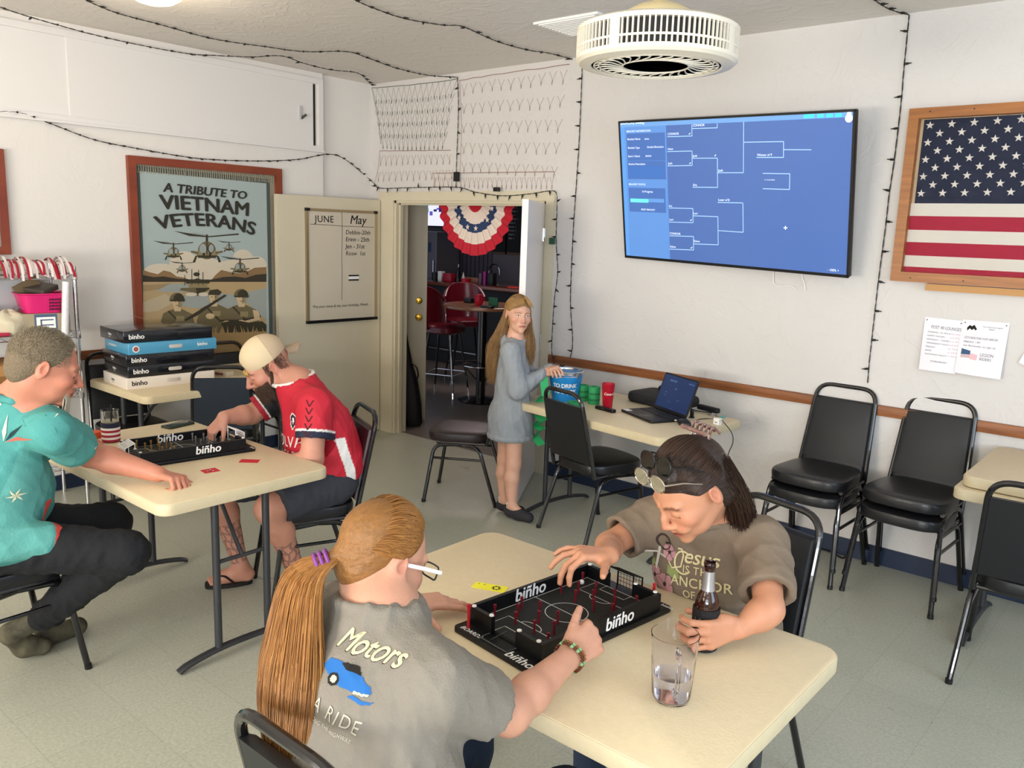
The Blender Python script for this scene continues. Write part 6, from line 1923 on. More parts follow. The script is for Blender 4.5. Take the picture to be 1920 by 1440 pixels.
def hair_mat(name, c1, c2, sc=40):
    m = bpy.data.materials.new(name); m.use_nodes = True; N = m.node_tree.nodes; L = m.node_tree.links; b = N['Principled BSDF']
    b.inputs['Roughness'].default_value = .42; b.inputs['Specular IOR Level'].default_value = .35
    g = N.new('ShaderNodeNewGeometry'); tc = N.new('ShaderNodeTexCoord'); n = N.new('ShaderNodeTexNoise'); n.inputs['Scale'].default_value = sc; n.inputs['Detail'].default_value = 5
    L.new(tc.outputs['Object'], n.inputs['Vector'])
    ad = N.new('ShaderNodeMath'); ad.operation = 'MULTIPLY_ADD'; ad.inputs[1].default_value = .55; L.new(g.outputs['Random Per Island'], ad.inputs[0]); 
    ad2 = N.new('ShaderNodeMath'); ad2.operation = 'MULTIPLY'; ad2.inputs[1].default_value = .45; L.new(n.outputs[0], ad2.inputs[0]); L.new(ad2.outputs[0], ad.inputs[2])
    mx = N.new('ShaderNodeMix'); mx.data_type = 'RGBA'; mx.inputs[6].default_value = lin(c1); mx.inputs[7].default_value = lin(c2); L.new(ad.outputs[0], mx.inputs[0]); L.new(mx.outputs[2], b.inputs['Base Color'])
    return m


M_skin = mat('skin', '#d09a80', .48, attr='Col', sss=.12, bump=.12, bscale=260, var=.06, vscale=40)


def skin_col(base, extra=None):
    def fn(Pw):
        C = np.tile(np.array(lin(base)[:3]), (len(Pw), 1)); n = np.sin(Pw @ V3(31, 17, 23)) * np.sin(Pw @ V3(-13, 29, 19))
        C *= (1 + .04 * n)[:, None]
        for e in (extra or []): e(C, Pw)
        return np.clip(C, 0, 1)
    return fn


def person(label, c): return thing('person', label, 'person', (c[0], c[1], 0))


def rel(o, parent):
    """children were modelled in room coordinates"""
    return o


def attach(t):
    for ch in t.children:
        if not ch.get('_loc'): ch.matrix_parent_inverse = t.matrix_basis.inverted()


def torso(S, pel, chest, neck, shR, shL, w=(.17, .16, .165), dp=(.125, .115, .11), k=.06):
    pel, chest, neck, shR, shL = [V3(*p) for p in (pel, chest, neck, shR, shL)]
    lat = shR - shL; lat /= np.linalg.norm(lat); up = neck - pel; up /= np.linalg.norm(up); fw = np.cross(up, lat); fw /= np.linalg.norm(fw); up2 = np.cross(lat, fw)
    R = np.stack([lat, fw, up2], 1); H = np.linalg.norm(neck - pel)
    mid = (pel + chest) / 2
    S.ell(pel, (w[0], dp[0], .13), k, R=R); S.ell(mid, (w[1], dp[1], H * .36), k, R=R); S.ell(chest, (w[2], dp[2], H * .34), k, R=R)
    S.cap(shR - lat * .045, shL + lat * .045, .056, .056, k)
    return lat, fw, up2

# ---------------------------------------------------------------- woman with the long ponytail
M_shirt1 = mat('grey_tshirt', '#807a70', .9, bump=.25, bscale=220, var=.06, vscale=50)
M_jean = mat('blue_denim', '#27364f', .85, bump=.35, bscale=300, var=.15, vscale=40)
M_hair1 = hair_mat('hair_auburn_blonde', '#6a3c19', '#b58143', 25); M_scalp1 = mat('hair_base_blonde', '#8d6030', .5, bump=.6, bscale=90, stretch=(1, .15, 1), var=.25, vscale=60)
w1 = person('woman with a waist-long ponytail and grey motors t-shirt, seen from behind', (-1.15, 1.0))
pel, chs, nek = (-1.13, .93, .57), (-1.18, .985, .84), (-1.215, 1.05, .985); shR, shL = (-1.015, 1.02, .925), (-1.385, 1.04, .93)
elR, wrR, elL, wrL = (-.985, 1.185, .805), (-1.012, 1.432, .825), (-1.50, 1.20, .80), (-1.53, 1.42, .785)
H1 = head_frame((-1.278, 1.10, 1.078), (.16, .95, -.42), .99)
S = Sdf(); add_head(S, H1, True, 1.05)
hc = H1[:3, 3]
S.cap(V3(*hc) + H1[:3, :3] @ V3(0, -.025, -.045), nek, .055, .062, .03)
S.cap(nek, chs, .07, .10, .05); S.cap(chs, pel, .10, .12, .05); S.cap(shR, nek, .05, .055, .04); S.cap(shL, nek, .05, .055, .04)
arm(S, shR, elR, wrR, (.054, .043, .041, .027)); arm(S, shL, elL, wrL, (.054, .043, .041, .027))
fist = ((1.1, 1.5, .9), (1.2, 1.5, .9), (1.25, 1.5, .9), (1.3, 1.5, .9))
hand(S, wrR, (.05, .95, .18), (-.75, -.1, -.62), (-.55, .2, .8), ((.9, 1.1, .5), (1.2, 1.4, .8), (1.25, 1.45, .8), (1.3, 1.4, .8)), 1.03, thumb=(.55, .85, -.1), tcurl=.15, spread=.02)
hand(S, wrL, (.52, .84, -.05), (0, .1, -1), (1, -.4, 0), ((.12, .2, .1), (.15, .25, .2), (.3, .5, .3), (.4, .6, .3)), 1.0, thumb=(.95, .3, -.1), tcurl=.1)
Vt, Q = S.mesh(.0036)
cf1 = skin_col('#c9957c', [lambda C, P: head_col(C, P, H1, None, '#a85a50', '#8a6238', red=.05)])
mesh_obj('body', Vt, Q, M_skin, w1, cf1)
S = garment(); lat, fw, up = torso(S, pel, V3(*chs) + V3(0, 0, 0), nek, shR, shL, (.225, .20, .198), (.175, .155, .135), .07)
S.ell(V3(*pel) + V3(0, 0, .13), (.215, .17, .12), .06); S.ell(V3(*chs) + fw * .07 - V3(0, 0, .02), (.15, .09, .09), .05)
S.cap(nek, V3(*chs), .075, .12, .05); S.cap(V3(*nek) + V3(0, -.01, .0), V3(*shR), .058, .06, .05); S.cap(V3(*nek) + V3(0, -.01, .0), V3(*shL), .058, .06, .05)
sleeve(S, shR, V3(*shR) + (V3(*elR) - V3(*shR)) * .70, .074, .070, .056); sleeve(S, shL, V3(*shL) + (V3(*elL) - V3(*shL)) * .85, .072, .072, .056)
S.noise = folds(3, .008, 15, (1, 1, .5)); finish(S)
S.cap(V3(*nek), V3(*nek) + V3(-.018, .004, .02), .088, .080, .03)
S.cut(V3(*nek) + V3(-.020, .004, .034), V3(-.15, .16, 1), within=.10)
ringc(S, V3(*nek) + V3(-.020, .004, .030), (.086, .084), V3(-.15, .16, 1), .010)
Vt, Q = S.mesh(.005); sh1 = mesh_obj('tshirt', Vt, Q, M_shirt1, w1, relax=2)
S = Sdf(); S.ell(V3(*pel) + V3(0, 0, -.02), (.215, .18, .11), .04)
for q in (-1, 1):
    S.chain([(-1.13 + q * .10, .95, .545), (-1.13 + q * .16, 1.38, .50), (-1.13 + q * .17, 1.36, .10)], [.10, .072, .05], .03)
S.noise = folds(5, .006, 20); Vt, Q = S.mesh(.007); mesh_obj('jeans', Vt, Q, M_jean, w1)
for q in (-1, 1):
    S = Sdf(); S.cap((-1.13 + q * .17, 1.34, .04), (-1.13 + q * .18, 1.50, .032), .036, .034, .01); S.cut((0, 1.4, .004), (0, 0, -1), within=3); Vt, Q = S.mesh(.007); mesh_obj('shoe', Vt, Q, M_black, w1)
# hair: swept back over the skull to the tie, then the long tail
tie_l = V3(-.012, -.112, -.022)
S = Sdf(); S.ell((0, -.018, .040), (.078, .096, .086), .01, M=H1); S.ell((0, -.05, -.02), (.062, .052, .058), .02, M=H1); S.cap((0, -.075, .0), tie_l, .034, .014, .02, M=H1)
HR = lambda y, z: 0
S.p.append(('cut', V3(0, .052, .03), V3(0, .88, -.35) / np.linalg.norm((0, .88, -.35)), .3, None, .002, 'cut', H1))
S.cap((-.11, .0, -.075), (.11, .0, -.075), .052, .052, .02, 's', H1)
for q in (-1, 1): S.cap((q * .083, -.006, .006), (q * .095, .0, -.02), .026, .03, .006, 's', H1)
Vt, Q = S.mesh(.004); mesh_obj('hair_cap', Vt, Q, M_scalp1, w1)
tie_w = H1[:3, :3] @ tie_l + H1[:3, 3]


def scalp1(i, rs):
    a = rs.uniform(-2.25, 2.25); e = rs.uniform(.05, 1.25)   # around the hairline, in the frontal plane
    # start on the hairline ring: angle measured from the top of the skull
    th = rs.uniform(-1.85, 1.85); t0 = .045 - .055 * (abs(th) / 1.85) ** 1.5
    st = V3(math.sin(th), 0, math.cos(th)); y0 = t0 + rs.uniform(-.008, .010) - rs.uniform(0, .05) * (rs.random() < .5)
    P = []
    for k in range(12):
        t = k / 11; y = y0 + (-.112 - y0) * t; yy = (y + .018) / .099
        rr = math.sqrt(max(1 - yy * yy, .02)); x = .0875 * rr * st[0]; z = .042 + .0950 * rr * st[2] * (1 if st[2] > 0 else .75)
        c = t ** 2.4; x = x * (1 - c) + tie_l[0] * c; z = z * (1 - c) + tie_l[2] * c
        q = V3(x, y, z); q += V3(1, 0, 0) * math.sin(t * 9 + i) * .0008
        P.append(H1[:3, :3] @ q + H1[:3, 3])
    return P, rs.uniform(.7, 1.2)


strands('hair', M_hair1, w1, scalp1, 4200, .0009, seed=2)
tail = smooth_path([Vector(tie_w), Vector(tie_w) + Vector((-.022, -.055, -.035)), Vector((-1.290, .885, .955)), Vector((-1.250, .845, .85)), Vector((-1.225, .83, .74)), Vector((-1.21, .82, .62))], 5)


def tail1(i, rs):
    a = rs.uniform(0, 2 * PI); r0 = math.sqrt(rs.random()); ln = rs.uniform(.78, 1.0); P = []; n = len(tail); ph = rs.uniform(0, 6.28); a2 = a
    sx_ = .088 * r0 * math.cos(a); sy_ = .040 * r0 * math.sin(a)
    for k in range(n):
        t = k / (n - 1)
        if t > ln: break
        wdt = .20 + .80 * min(t * 2.2, 1) ** .8; wdt *= 1 - .45 * max(t - .55, 0) / .45
        P.append(tail[k] + Vector((sx_ * wdt + .008 * t * math.sin(6 * t + ph), sy_ * wdt + .006 * math.sin(8 * t + ph) * t, .003 * math.sin(20 * t + ph))))
    return (P, rs.uniform(.7, 1.4)) if len(P) > 5 else (None, 1)


strands('ponytail', M_hair1, w1, tail1, 4200, .0009, seed=4)
S = Sdf()
for k in range(4, len(tail) - 1):
    t = k / (len(tail) - 1); wdt = .20 + .80 * min(t * 2.2, 1) ** .8; wdt *= 1 - .45 * max(t - .55, 0) / .45
    for q in (-1, -.5, 0, .5, 1): S.cap(tail[k] + Vector((q * .062 * wdt, .006, 0)), tail[k + 1] + Vector((q * .062 * wdt, .006, 0)), .017 * wdt, .017 * wdt, .02)
Vt, Q = S.mesh(.006); mesh_obj('hair_core', Vt, Q, mat('hair_core', '#6e4420', .6, bump=.6, bscale=60, stretch=(6, 6, .4), var=.3, vscale=40), w1)
b = MB()
for k in range(3):
    o_ = Vector(tie_w) + Vector((-.004, -.008, -.003)) + Vector((-.006, -.009, -.004)) * k; ax = Vector((-.5, -.75, -.35)).normalized(); e1 = ax.orthogonal().normalized(); e2 = ax.cross(e1)
    b.tube([o_ + e1 * .0195 * math.cos(2 * PI * j / 24) + e2 * .0195 * math.sin(2 * PI * j / 24) for j in range(24)], .0042, 6, closed=True)
b.build('hair_tie', mat('purple_elastic', '#7b3a86', .6), w1)
HM = Matrix([list(r) for r in H1])
b = MB()
for q in (1,):
    b.tube([HM @ Vector(p) for p in ((q * .078, .0, .012), (q * .078, .06, .012), (q * .074, .108, .010))], .0028, 6, flat=1.6, m=M_white)
for q in (-1, 1): b.tube([HM @ Vector((q * .034 + .026 * math.copysign(abs(math.cos(a)) ** .45, math.cos(a)), .116 - .006 * abs(math.cos(a)), .002 + .015 * math.copysign(abs(math.sin(a)) ** .45, math.sin(a)))) for a in [2 * PI * k / 24 for k in range(24)]], .002, 6, closed=True, m=mat('glasses_dark', '#2d3a3c', .3))
b.build('glasses', None, w1)
b = MB(); b.tube([HM @ Vector(p) for p in ((.084, -.006, -.034), (.0845, -.004, -.052))], .0011, 5, m=M_brass); b.lathe([(0, -.004), (.004, 0), (0, .004)], 10, c=HM @ Vector((.0845, -.004, -.055)), m=M_brass); b.lathe([(0, -.009), (.004, 0), (0, .008)], 8, c=HM @ Vector((.085, -.004, -.073)), m=mat('pink_bead', '#b5525c', .3))
b.build('earring', None, w1)
# bracelet of twisted beads around the right wrist, ring on the left hand
b = MB(); wa = Vector(elR); wb_ = Vector(wrR); ax = (wb_ - wa).normalized(); c_ = wb_ - ax * .005; e1 = ax.orthogonal().normalized(); e2 = ax.cross(e1)
for k in range(26):
    a = 2 * PI * k / 26
    for j in range(2):
        p = c_ + (e1 * math.cos(a) + e2 * math.sin(a)) * .0345 + ax * (.005 * (1 if j else -1) + .003 * math.sin(a * 3))
        b.lathe([(0, -.005), (.0048, 0), (0, .005)], 7, c=p, m=(mat('bead_brown', '#5a2c14', .4), mat('bead_amber', '#7e5228', .4), mat('bead_green', '#7fae7c', .4))[(k * 3 + j) % 3 if k % 4 else 2])
b.build('bracelet', None, w1)
b = MB(); 
# shirt print: script word, blue car, block lettering
DM1 = frame((-1.06, .55, .70), (.97, -.02, -.10), (.10, -.10, 1), (.0, -1, -.1))
M_cream = mat('print_cream', '#dccf9f', .8); M_carb = mat('print_blue', '#1d62a8', .8); M_gryl = mat('print_grey', '#b9b4a6', .8)
DM1 = Matrix.Translation((-1.142, .50, .962)) @ frame((0, 0, 0), (1, .05, -.16), (.16, .0, 1), (.05, -1, 0)) @ Matrix.Scale(.55, 4)


def pr1(b):
    n0 = 0
    text(b, 'Motors', (-.085, .03, .0), .098, M_cream, shear=.25, bold=.03, warp=lambda v: (v[0] * .92, v[1] * .8 + v[0] * .12, 0))
    text(b, 'Motors', (-.087, .027, .0), .098, M_ink, shear=.25, bold=.05, warp=lambda v: (v[0] * .92, v[1] * .8 + v[0] * .12, -.0012))
    n0 = len(b.v)
    car = [(-.10, -.06), (-.09, -.02), (-.05, -.008), (.0, .0), (.05, -.012), (.085, -.03), (.10, -.05), (.095, -.065), (.04, -.075), (-.04, -.078)]
    car = [(p[0] + .05, p[1] + .01) for p in car]; patch(b, car, 0, M_carb, .0035); patch(b, [(.01, -.002), (.03, .018), (.07, .016), (.09, .0)], .0004, M_ink, .004)
    patch(b, circ(.015, -.062, .022), .0006, M_ink, .004); patch(b, circ(.015, -.062, .012), .0012, M_gryl, .004); patch(b, [(.10, -.056), (.15, -.044), (.148, -.052), (.10, -.066)], .001, M_cream, .004)
    patch(b, [(.10, -.075), (.17, -.07), (.16, -.085), (.09, -.088)], 0, M_carb, .005)
    for i in range(n0, len(b.v)): q = b.v[i]; b.v[i] = (q[0] * 1.12 - .01, (q[1] + .03) * .68 - .025, q[2])
    text(b, 'A RIDE', (-.02, -.145, 0), .058, M_gryl, bold=-.005, sp=1.2); text(b, 'ALONG THE HIGHWAY', (-.02, -.175, 0), .017, M_gryl, sp=1.1)


decal('print', sh1, w1, DM1, pr1, maxd=1.0)
attach(w1)

# ---------------------------------------------------------------- dark-haired woman with glasses on her head
M_shirt2 = mat('taupe_tshirt', '#7d6d5c', .92, bump=.2, bscale=220, var=.05, vscale=40)
M_hair2 = hair_mat('hair_dark_brown', '#1e1412', '#4a3427', 30); M_scalp2 = mat('hair_base_dark', '#2c1f1a', .45, bump=.5, bscale=80, stretch=(1, .2, 1))
w2 = person('dark-haired woman in taupe t-shirt, glasses pushed up on her head, holding the beer bottle', (-1.06, 2.2))
pel, chs, nek = (-1.08, 2.33, .57), (-1.06, 2.21, .82), (-1.045, 2.11, .985); shR, shL = (-1.235, 2.14, .915), (-.872, 2.125, .945)
elR, wrR, elL, wrL = (-1.285, 1.985, .86), (-1.150, 1.785, .925), (-.775, 1.965, .835), (-.815, 1.885, .795)
H2 = head_frame((-1.001, 1.935, 1.112), (-.34, -.74, -.60), 1.08)
hc = H2[:3, 3]
S = Sdf(); add_head(S, H2, True, 1.0)
for q in (-1, 1): S.ell((q * .030, .082, -.045), (.017, .016, .014), .014, M=H2)
S.cap(V3(*hc) + H2[:3, :3] @ V3(0, -.025, -.045), nek, .052, .058, .03)
S.cap(nek, chs, .07, .09, .05); S.cap(chs, pel, .09, .11, .05); S.cap(shR, nek, .05, .055, .04); S.cap(shL, nek, .05, .055, .04)
arm(S, shR, elR, wrR, (.048, .037, .037, .025)); arm(S, shL, elL, wrL, (.048, .037, .037, .025))
hand(S, wrR, (-.42, -.60, .10), (-.1, -.1, -1), (.9, -.4, -.1), ((.75, .75, .3), (.75, .55, .3), (.35, .45, .3), (.1, .4, .3)), 1.0, thumb=(.95, .45, -.1), tcurl=.0, spread=.16)
bc_ = V3(-.882, 1.83, ZT + .06)
hand(S, V3(-.825, 1.872, .80), (-.30, -.85, -.02), (-.85, .15, -.05), (0, .1, 1), ((.45, 1.0, .6), (.5, 1.05, .6), (.5, 1.05, .6), (.5, 1.0, .6)), 1.0, thumb=(.25, .65, -.75), tcurl=.2, spread=.10)
Vt, Q = S.mesh(.0036)
mesh_obj('body', Vt, Q, M_skin, w2, skin_col('#c88e6e', [lambda C, P: head_col(C, P, H2, None, '#a04f45', '#4a3228', red=-.05)]))
S = garment(); lat, fw, up = torso(S, pel, chs, nek, shR, shL, (.205, .19, .185), (.16, .145, .125), .07)
S.ell(V3(*chs) + fw * .07 - V3(0, 0, .02), (.15, .09, .10), .05)
S.cap(nek, V3(*chs), .07, .11, .05); S.cap(V3(*nek), V3(*shR), .052, .058, .05); S.cap(V3(*nek), V3(*shL), .052, .058, .05)
sleeve(S, shR, V3(*shR) + (V3(*elR) - V3(*shR)) * .72, .068, .072, .052); sleeve(S, shL, V3(*shL) + (V3(*elL) - V3(*shL)) * .78, .070, .078, .052)
S.noise = folds(13, .009, 13, (1, 1, .6)); finish(S)
S.cap(V3(*nek), V3(*nek) + V3(.006, -.016, .012), .084, .078, .03)
S.cut(V3(*nek) + V3(.006, -.018, .020), V3(.0, -.30, 1), within=.10)
ringc(S, V3(*nek) + V3(.006, -.018, .018), (.083, .081), V3(.0, -.30, 1), .0095)
Vt, Q = S.mesh(.005); sh2 = mesh_obj('tshirt', Vt, Q, M_shirt2, w2, relax=2)
S = Sdf(); S.ell(V3(*pel) + V3(0, 0, -.02), (.20, .17, .11), .04)
for q in (-1, 1): S.chain([(-1.08 + q * .10, 2.3, .545), (-1.10 + q * .14, 1.9, .50), (-1.12 + q * .15, 1.92, .10)], [.095, .07, .045], .03)
Vt, Q = S.mesh(.007); mesh_obj('jeans', Vt, Q, M_jean, w2)
for q in (-1, 1):
    S = Sdf(); S.cap((-1.12 + q * .15, 1.95, .04), (-1.13 + q * .16, 1.78, .032), .036, .034, .01); S.cut((0, 1.8, .004), (0, 0, -1), within=3); Vt, Q = S.mesh(.007); mesh_obj('shoe', Vt, Q, M_black, w2)
S = Sdf(); S.ell((0, -.020, .042), (.080, .098, .086), .01, M=H2); S.ell((0, -.06, -.03), (.062, .055, .07), .03, M=H2); S.ell((0, .02, .088), (.05, .06, .035), .03, M=H2)
S.p.append(('cut', V3(0, .074, .045), V3(0, .90, -.55) / np.linalg.norm((0, .9, -.55)), .3, None, .002, 'cut', H2))
for q in (-1, 1): S.ell((q * .086, .012, -.03), (.03, .05, .055), .01, 's', H2)
Vt, Q = S.mesh(.004); mesh_obj('hair_cap', Vt, Q, M_scalp2, w2)
HM2 = Matrix([list(r) for r in H2])


def scalp2(i, rs):
    th = rs.uniform(-1.75, 1.75); y0 = .066 - .050 * (abs(th) / 1.75) ** 1.4 + rs.uniform(-.010, .010) - rs.uniform(0, .06) * (rs.random() < .5); P = []
    tgt = V3(.012, -.088, .088)
    for k in range(12):
        t = k / 11; y = y0 + (-.09 - y0) * t; rr = math.sqrt(max(1 - ((y + .02) / .100) ** 2, .02))
        x = .0870 * rr * math.sin(th); z = .044 + .0940 * rr * math.cos(th) * (1 if math.cos(th) > 0 else .9); c = t ** 3
        q = V3(x, y, z) * (1 - c) + tgt * c
        P.append(H2[:3, :3] @ (q + V3(0, 0, .0012 * math.sin(i))) + H2[:3, 3])
    return P, rs.uniform(.7, 1.2)


strands('hair', M_hair2, w2, scalp2, 4200, .0009, seed=6)


def back2(i, rs):
    sd = 1 if rs.random() < .62 else -1; P = []
    # left side of her head is nearest the room's right
    a = rs.uniform(.2, 1.0)
    st = V3(-sd * .070 * a, -.05 - .045 * rs.random(), .05 - .06 * rs.random()); wv = rs.uniform(-.02, .02)
    p0 = H2[:3, :3] @ st + H2[:3, 3]; end = V3(-1.01 + sd * (.02 + .085 * a) + rs.uniform(-.015, .015), 2.115 + rs.uniform(-.04, .05), .965 + rs.uniform(-.05, .02))
    lnk = rs.uniform(.72, 1.0)
    for k in range(10):
        t = k / 9 * lnk; q = p0 * (1 - t) + end * t; q = q + V3(sd * .010 * math.sin(t * PI), .022 * math.sin(t * PI), .008 * math.sin(t * 5 + i)); P.append(q)
    return P, rs.uniform(.8, 1.5)


strands('hair', M_hair2, w2, back2, 3600, .0008, seed=9)
b = MB()     # claw clip
for s_ in (-1, 1):
    for k in range(5):
        t = (k - 2) / 2
        b.tube(smooth_path([HM2 @ Vector(p) for p in ((t * .032 + .01, -.085, .085), (t * .036 + .01, -.085 + s_ * .030, .112), (t * .034 + .01, -.085 + s_ * .040, .085 + .002 * k))], 4), .0042, 6)
b.tube([HM2 @ Vector(p) for p in ((-.035, -.085, .120), (.055, -.085, .120))], .0065, 8)
b.build('hair_clip', mat('tortoise', '#5b3a34', .2, coat=.5, col2='#86655c', vscale=60), w2)


def specs(name, y, z, lw, lh, lens, rim, tilt_, parent, HM_):
    b = MB(); T_ = HM_ @ Matrix.Translation((0, y, z)) @ Matrix.Rotation(tilt_, 4, 'X')
    for q in (-1, 1):
        P = [Vector((q * .033 + lw * math.copysign(abs(math.cos(a)) ** .8, math.cos(a)), 0, lh * math.copysign(abs(math.sin(a)) ** .8, math.sin(a)))) for a in [2 * PI * k / 28 for k in range(28)]]
        b.tube([T_ @ p for p in P], .0019, 6, closed=True, m=rim); b.add([T_ @ p for p in P], [tuple(range(28))], lens)
        b.tube([T_ @ Vector(p) for p in ((q * .062, 0, .004), (q * .080, -.04, .006), (q * .083, -.11, -.012))], .0021, 6, m=rim)
    b.tube([T_ @ Vector(p) for p in ((-.008, 0, .004), (0, .003, .008), (.008, 0, .004))], .0018, 6, m=rim)
    return b.build(name, None, parent)


specs('sunglasses', .048, .128, .029, .022, mat('dark_lens'), M_black, math.radians(38), w2, HM2)
specs('eyeglasses', .083, .104, .028, .019, mat('pale_lens', '#d8cfae', .05, trans=.7, ior=1.1, spec=.8), mat('silver_rim', '#c9c2b8', .2, metal=1), math.radians(28), w2, HM2)
# ring
b = MB(); rc = Vector((-.868, 1.797, .772))
DM2 = frame((-1.075, 1.70, .90), (.985, -.05, .14), (-.12, .25, 1), (-.0, -1, .2))
DM2 = Matrix.Translation((-1.120, 1.65, .888)) @ frame((0, 0, 0), (-.0 + .985, .03, .10), (-.08, .25, .96), (0, -.97, .24)) @ Matrix.Scale(.86, 4)
M_pink2, M_dk2, M_lf2, M_sil2 = mat('print_rose', '#c08f92', .8), mat('print_umber', '#3b2a26', .8), mat('print_leaf', '#8f9a5e', .8), mat('print_silver', '#c9c2b4', .8)


def pr2(b):
    text(b, 'esus', (.052, .062, 0), .075, M_cream, shear=.35, bold=.012, sp=.95)
    b.tube([(.075 + .035 * math.cos(a) - .02, .060 + .038 * math.sin(a), 0) for a in [.8 + 5 * k / 20 for k in range(20)]], .003, 4, m=M_cream, flat=.2)
    b.tube([(.035, .105, 0), (.05, .105, 0), (.055, .085, 0), (.045, .045, 0), (.01, .035, 0), (-.005, .055, 0)], .003, 4, m=M_cream, flat=.2)
    text(b, 'IS THE', (.052, .028, 0), .036, M_cream, bold=.01, sp=1.1); text(b, 'ANCHOR', (.008, -.018, 0), .047, M_cream, bold=.02, sp=1.05); text(b, 'OF my', (.055, -.055, 0), .036, M_cream, bold=.01); text(b, 'SOUL', (.01, -.115, 0), .062, M_sil2, bold=.0, sp=1.05)
    for (x, y, r) in ((-.005, .085, .027), (-.075, -.005, .034), (-.022, -.028, .038)):
        for k in range(5):
            a = 2 * PI * k / 5 + x * 20; patch(b, circ(x + r * .5 * math.cos(a), y + r * .5 * math.sin(a), r * .56), .0004, M_pink2, .005)
        patch(b, circ(x, y, r * .22), .001, M_dk2, .004)
        for k in range(5): a = 2 * PI * k / 5 + .5 + x * 20; b.tube([(x, y, .0012), (x + r * math.cos(a), y + r * math.sin(a), .0012)], .0011, 3, m=M_dk2, flat=.3)
    patch(b, [(-.01, .045), (.03, .03), (.045, .005), (.02, -.002), (-.01, .015)], 0, M_lf2, .005); patch(b, [(-.10, .05), (-.075, .055), (-.07, .03), (-.095, .025)], 0, M_lf2, .005)
    b.tube([(-.020, .115 + 0, 0)] + [(-.025 + .026 * math.cos(a), .118 + .026 * math.sin(a), 0) for a in [2 * PI * k / 24 for k in range(25)]], .0035, 4, m=M_dk2, flat=.3)
    b.tube([(-.045, .10, 0), (-.07, .02, 0), (-.085, -.05, 0)], .005, 4, m=M_sil2, flat=.3); b.tube([(-.12, .075, 0), (-.06, .08, 0), (-.02, .065, 0)], .003, 4, m=M_sil2, flat=.3)
    b.tube(smooth_path([(-.10, -.04, 0), (-.07, -.085, 0), (-.02, -.10, 0), (.02, -.075, 0)], 5), .0045, 4, m=M_sil2, flat=.3)


decal('print', sh2, w2, DM2, pr2, maxd=1.0)
attach(w2)

# ---------------------------------------------------------------- man in the turquoise shirt
m1 = person('grey-haired man with a white goatee in a turquoise patterned shirt', (-3.3, 1.05))
M_teal = mat('turquoise_shirt', '#3f9c98', .85, bump=.2, bscale=120, var=.06, vscale=20, attr='Col')
pel, chs, nek = (-3.40, .95, .59), (-3.34, 1.02, .85), (-3.27, 1.08, 1.085); shR, shL = (-3.10, 1.13, 1.015), (-3.48, 1.11, 1.015)
elR, wrR, elL, wrL = (-3.29, 1.33, .855), (-3.075, 1.50, .785), (-3.72, 1.29, .84), (-3.85, 1.47, .785)
H3 = head_frame((-3.165, 1.145, 1.232), (.26, .88, -.30), 1.12)
hc = H3[:3, 3]
S = Sdf(); add_head(S, H3, False, 1.15)
S.cap(V3(*hc) + H3[:3, :3] @ V3(0, -.025, -.045), nek, .066, .072, .03); S.cap(V3(*hc) + H3[:3, :3] @ V3(0, -.005, -.07), V3(*nek) + V3(.01, .02, 0), .036, .055, .02)
S.cap(nek, chs, .08, .10, .05); S.cap(chs, pel, .10, .12, .05); S.cap(shR, nek, .055, .06, .04); S.cap(shL, nek, .055, .06, .04)
arm(S, shR, elR, wrR, (.056, .050, .050, .032)); arm(S, shL, elL, wrL, (.056, .050, .050, .032))
hand(S, wrR, (.85, .40, -.10), (.1, -.1, -1), (-.4, .9, 0), ((.9, 1.2, .8), (1.0, 1.25, .8), (1.05, 1.3, .8), (1.1, 1.3, .8)), 1.08, thumb=(.7, .75, -.2), tcurl=.25)
hand(S, wrL, (.1, .95, -.1), (.0, -.1, -1), (1, 0, 0), ((.5, .9, .5), (.55, 1.0, .5), (.6, 1.0, .5), (.65, 1.0, .5)), 1.05, thumb=(.7, .75, -.2), tcurl=.25)
Vt, Q = S.mesh(.0042)
mesh_obj('body', Vt, Q, M_skin, m1, skin_col('#c4826a', [lambda C, P: head_col(C, P, H3, None, '#a3584a', '#a08a70', red=.15)]))
S = garment(); lat, fw, up = torso(S, pel, chs, nek, shR, shL, (.205, .21, .20), (.17, .185, .15), .07)
S.ell(V3(-3.38, 1.08, .74), (.16, .14, .17), .06); S.cap(V3(*nek) + V3(0, -.0, -.03), V3(*shR), .075, .066, .05); S.cap(V3(*nek) + V3(0, 0, -.03), V3(*shL), .075, .066, .05); S.cap(nek, chs, .08, .13, .05)
S.cap((-3.2, .95, .62), (-3.14, 1.10, .60), .09, .07, .04)
sleeve(S, shR, V3(*shR) + (V3(*elR) - V3(*shR)) * .62, .082, .088, .060); sleeve(S, shL, V3(*shL) + (V3(*elL) - V3(*shL)) * .7, .080, .085, .060)
S.noise = folds(23, .012, 10, (1, 1, .6)); finish(S)
S.cap(V3(*nek) - V3(0, 0, .03), V3(*nek) + V3(0, 0, .02), .098, .090, .03); S.cut(V3(*nek) + V3(0, 0, .022), V3(.02, .32, 1), within=.12)
Vt, Q = S.mesh(.0055)
def tealcol(P):
    C = np.tile(np.array(lin('#4c9692')[:3]), (len(P), 1))
    m = (np.sin(P[:, 0] * 9 + P[:, 2] * 6) * np.sin(P[:, 1] * 11 - P[:, 2] * 5) > .35); C[m] = np.array(lin('#5ca39d')[:3])
    m = (np.abs(P[:, 1] - 1.14 - .02 * np.sin(P[:, 2] * 20)) < .025) & (P[:, 2] < .72) & (P[:, 0] > -3.25); C[m] = np.array(lin('#d24a3e')[:3])
    return C
sh3 = mesh_obj('shirt', Vt, Q, M_teal, m1, tealcol, relax=2)
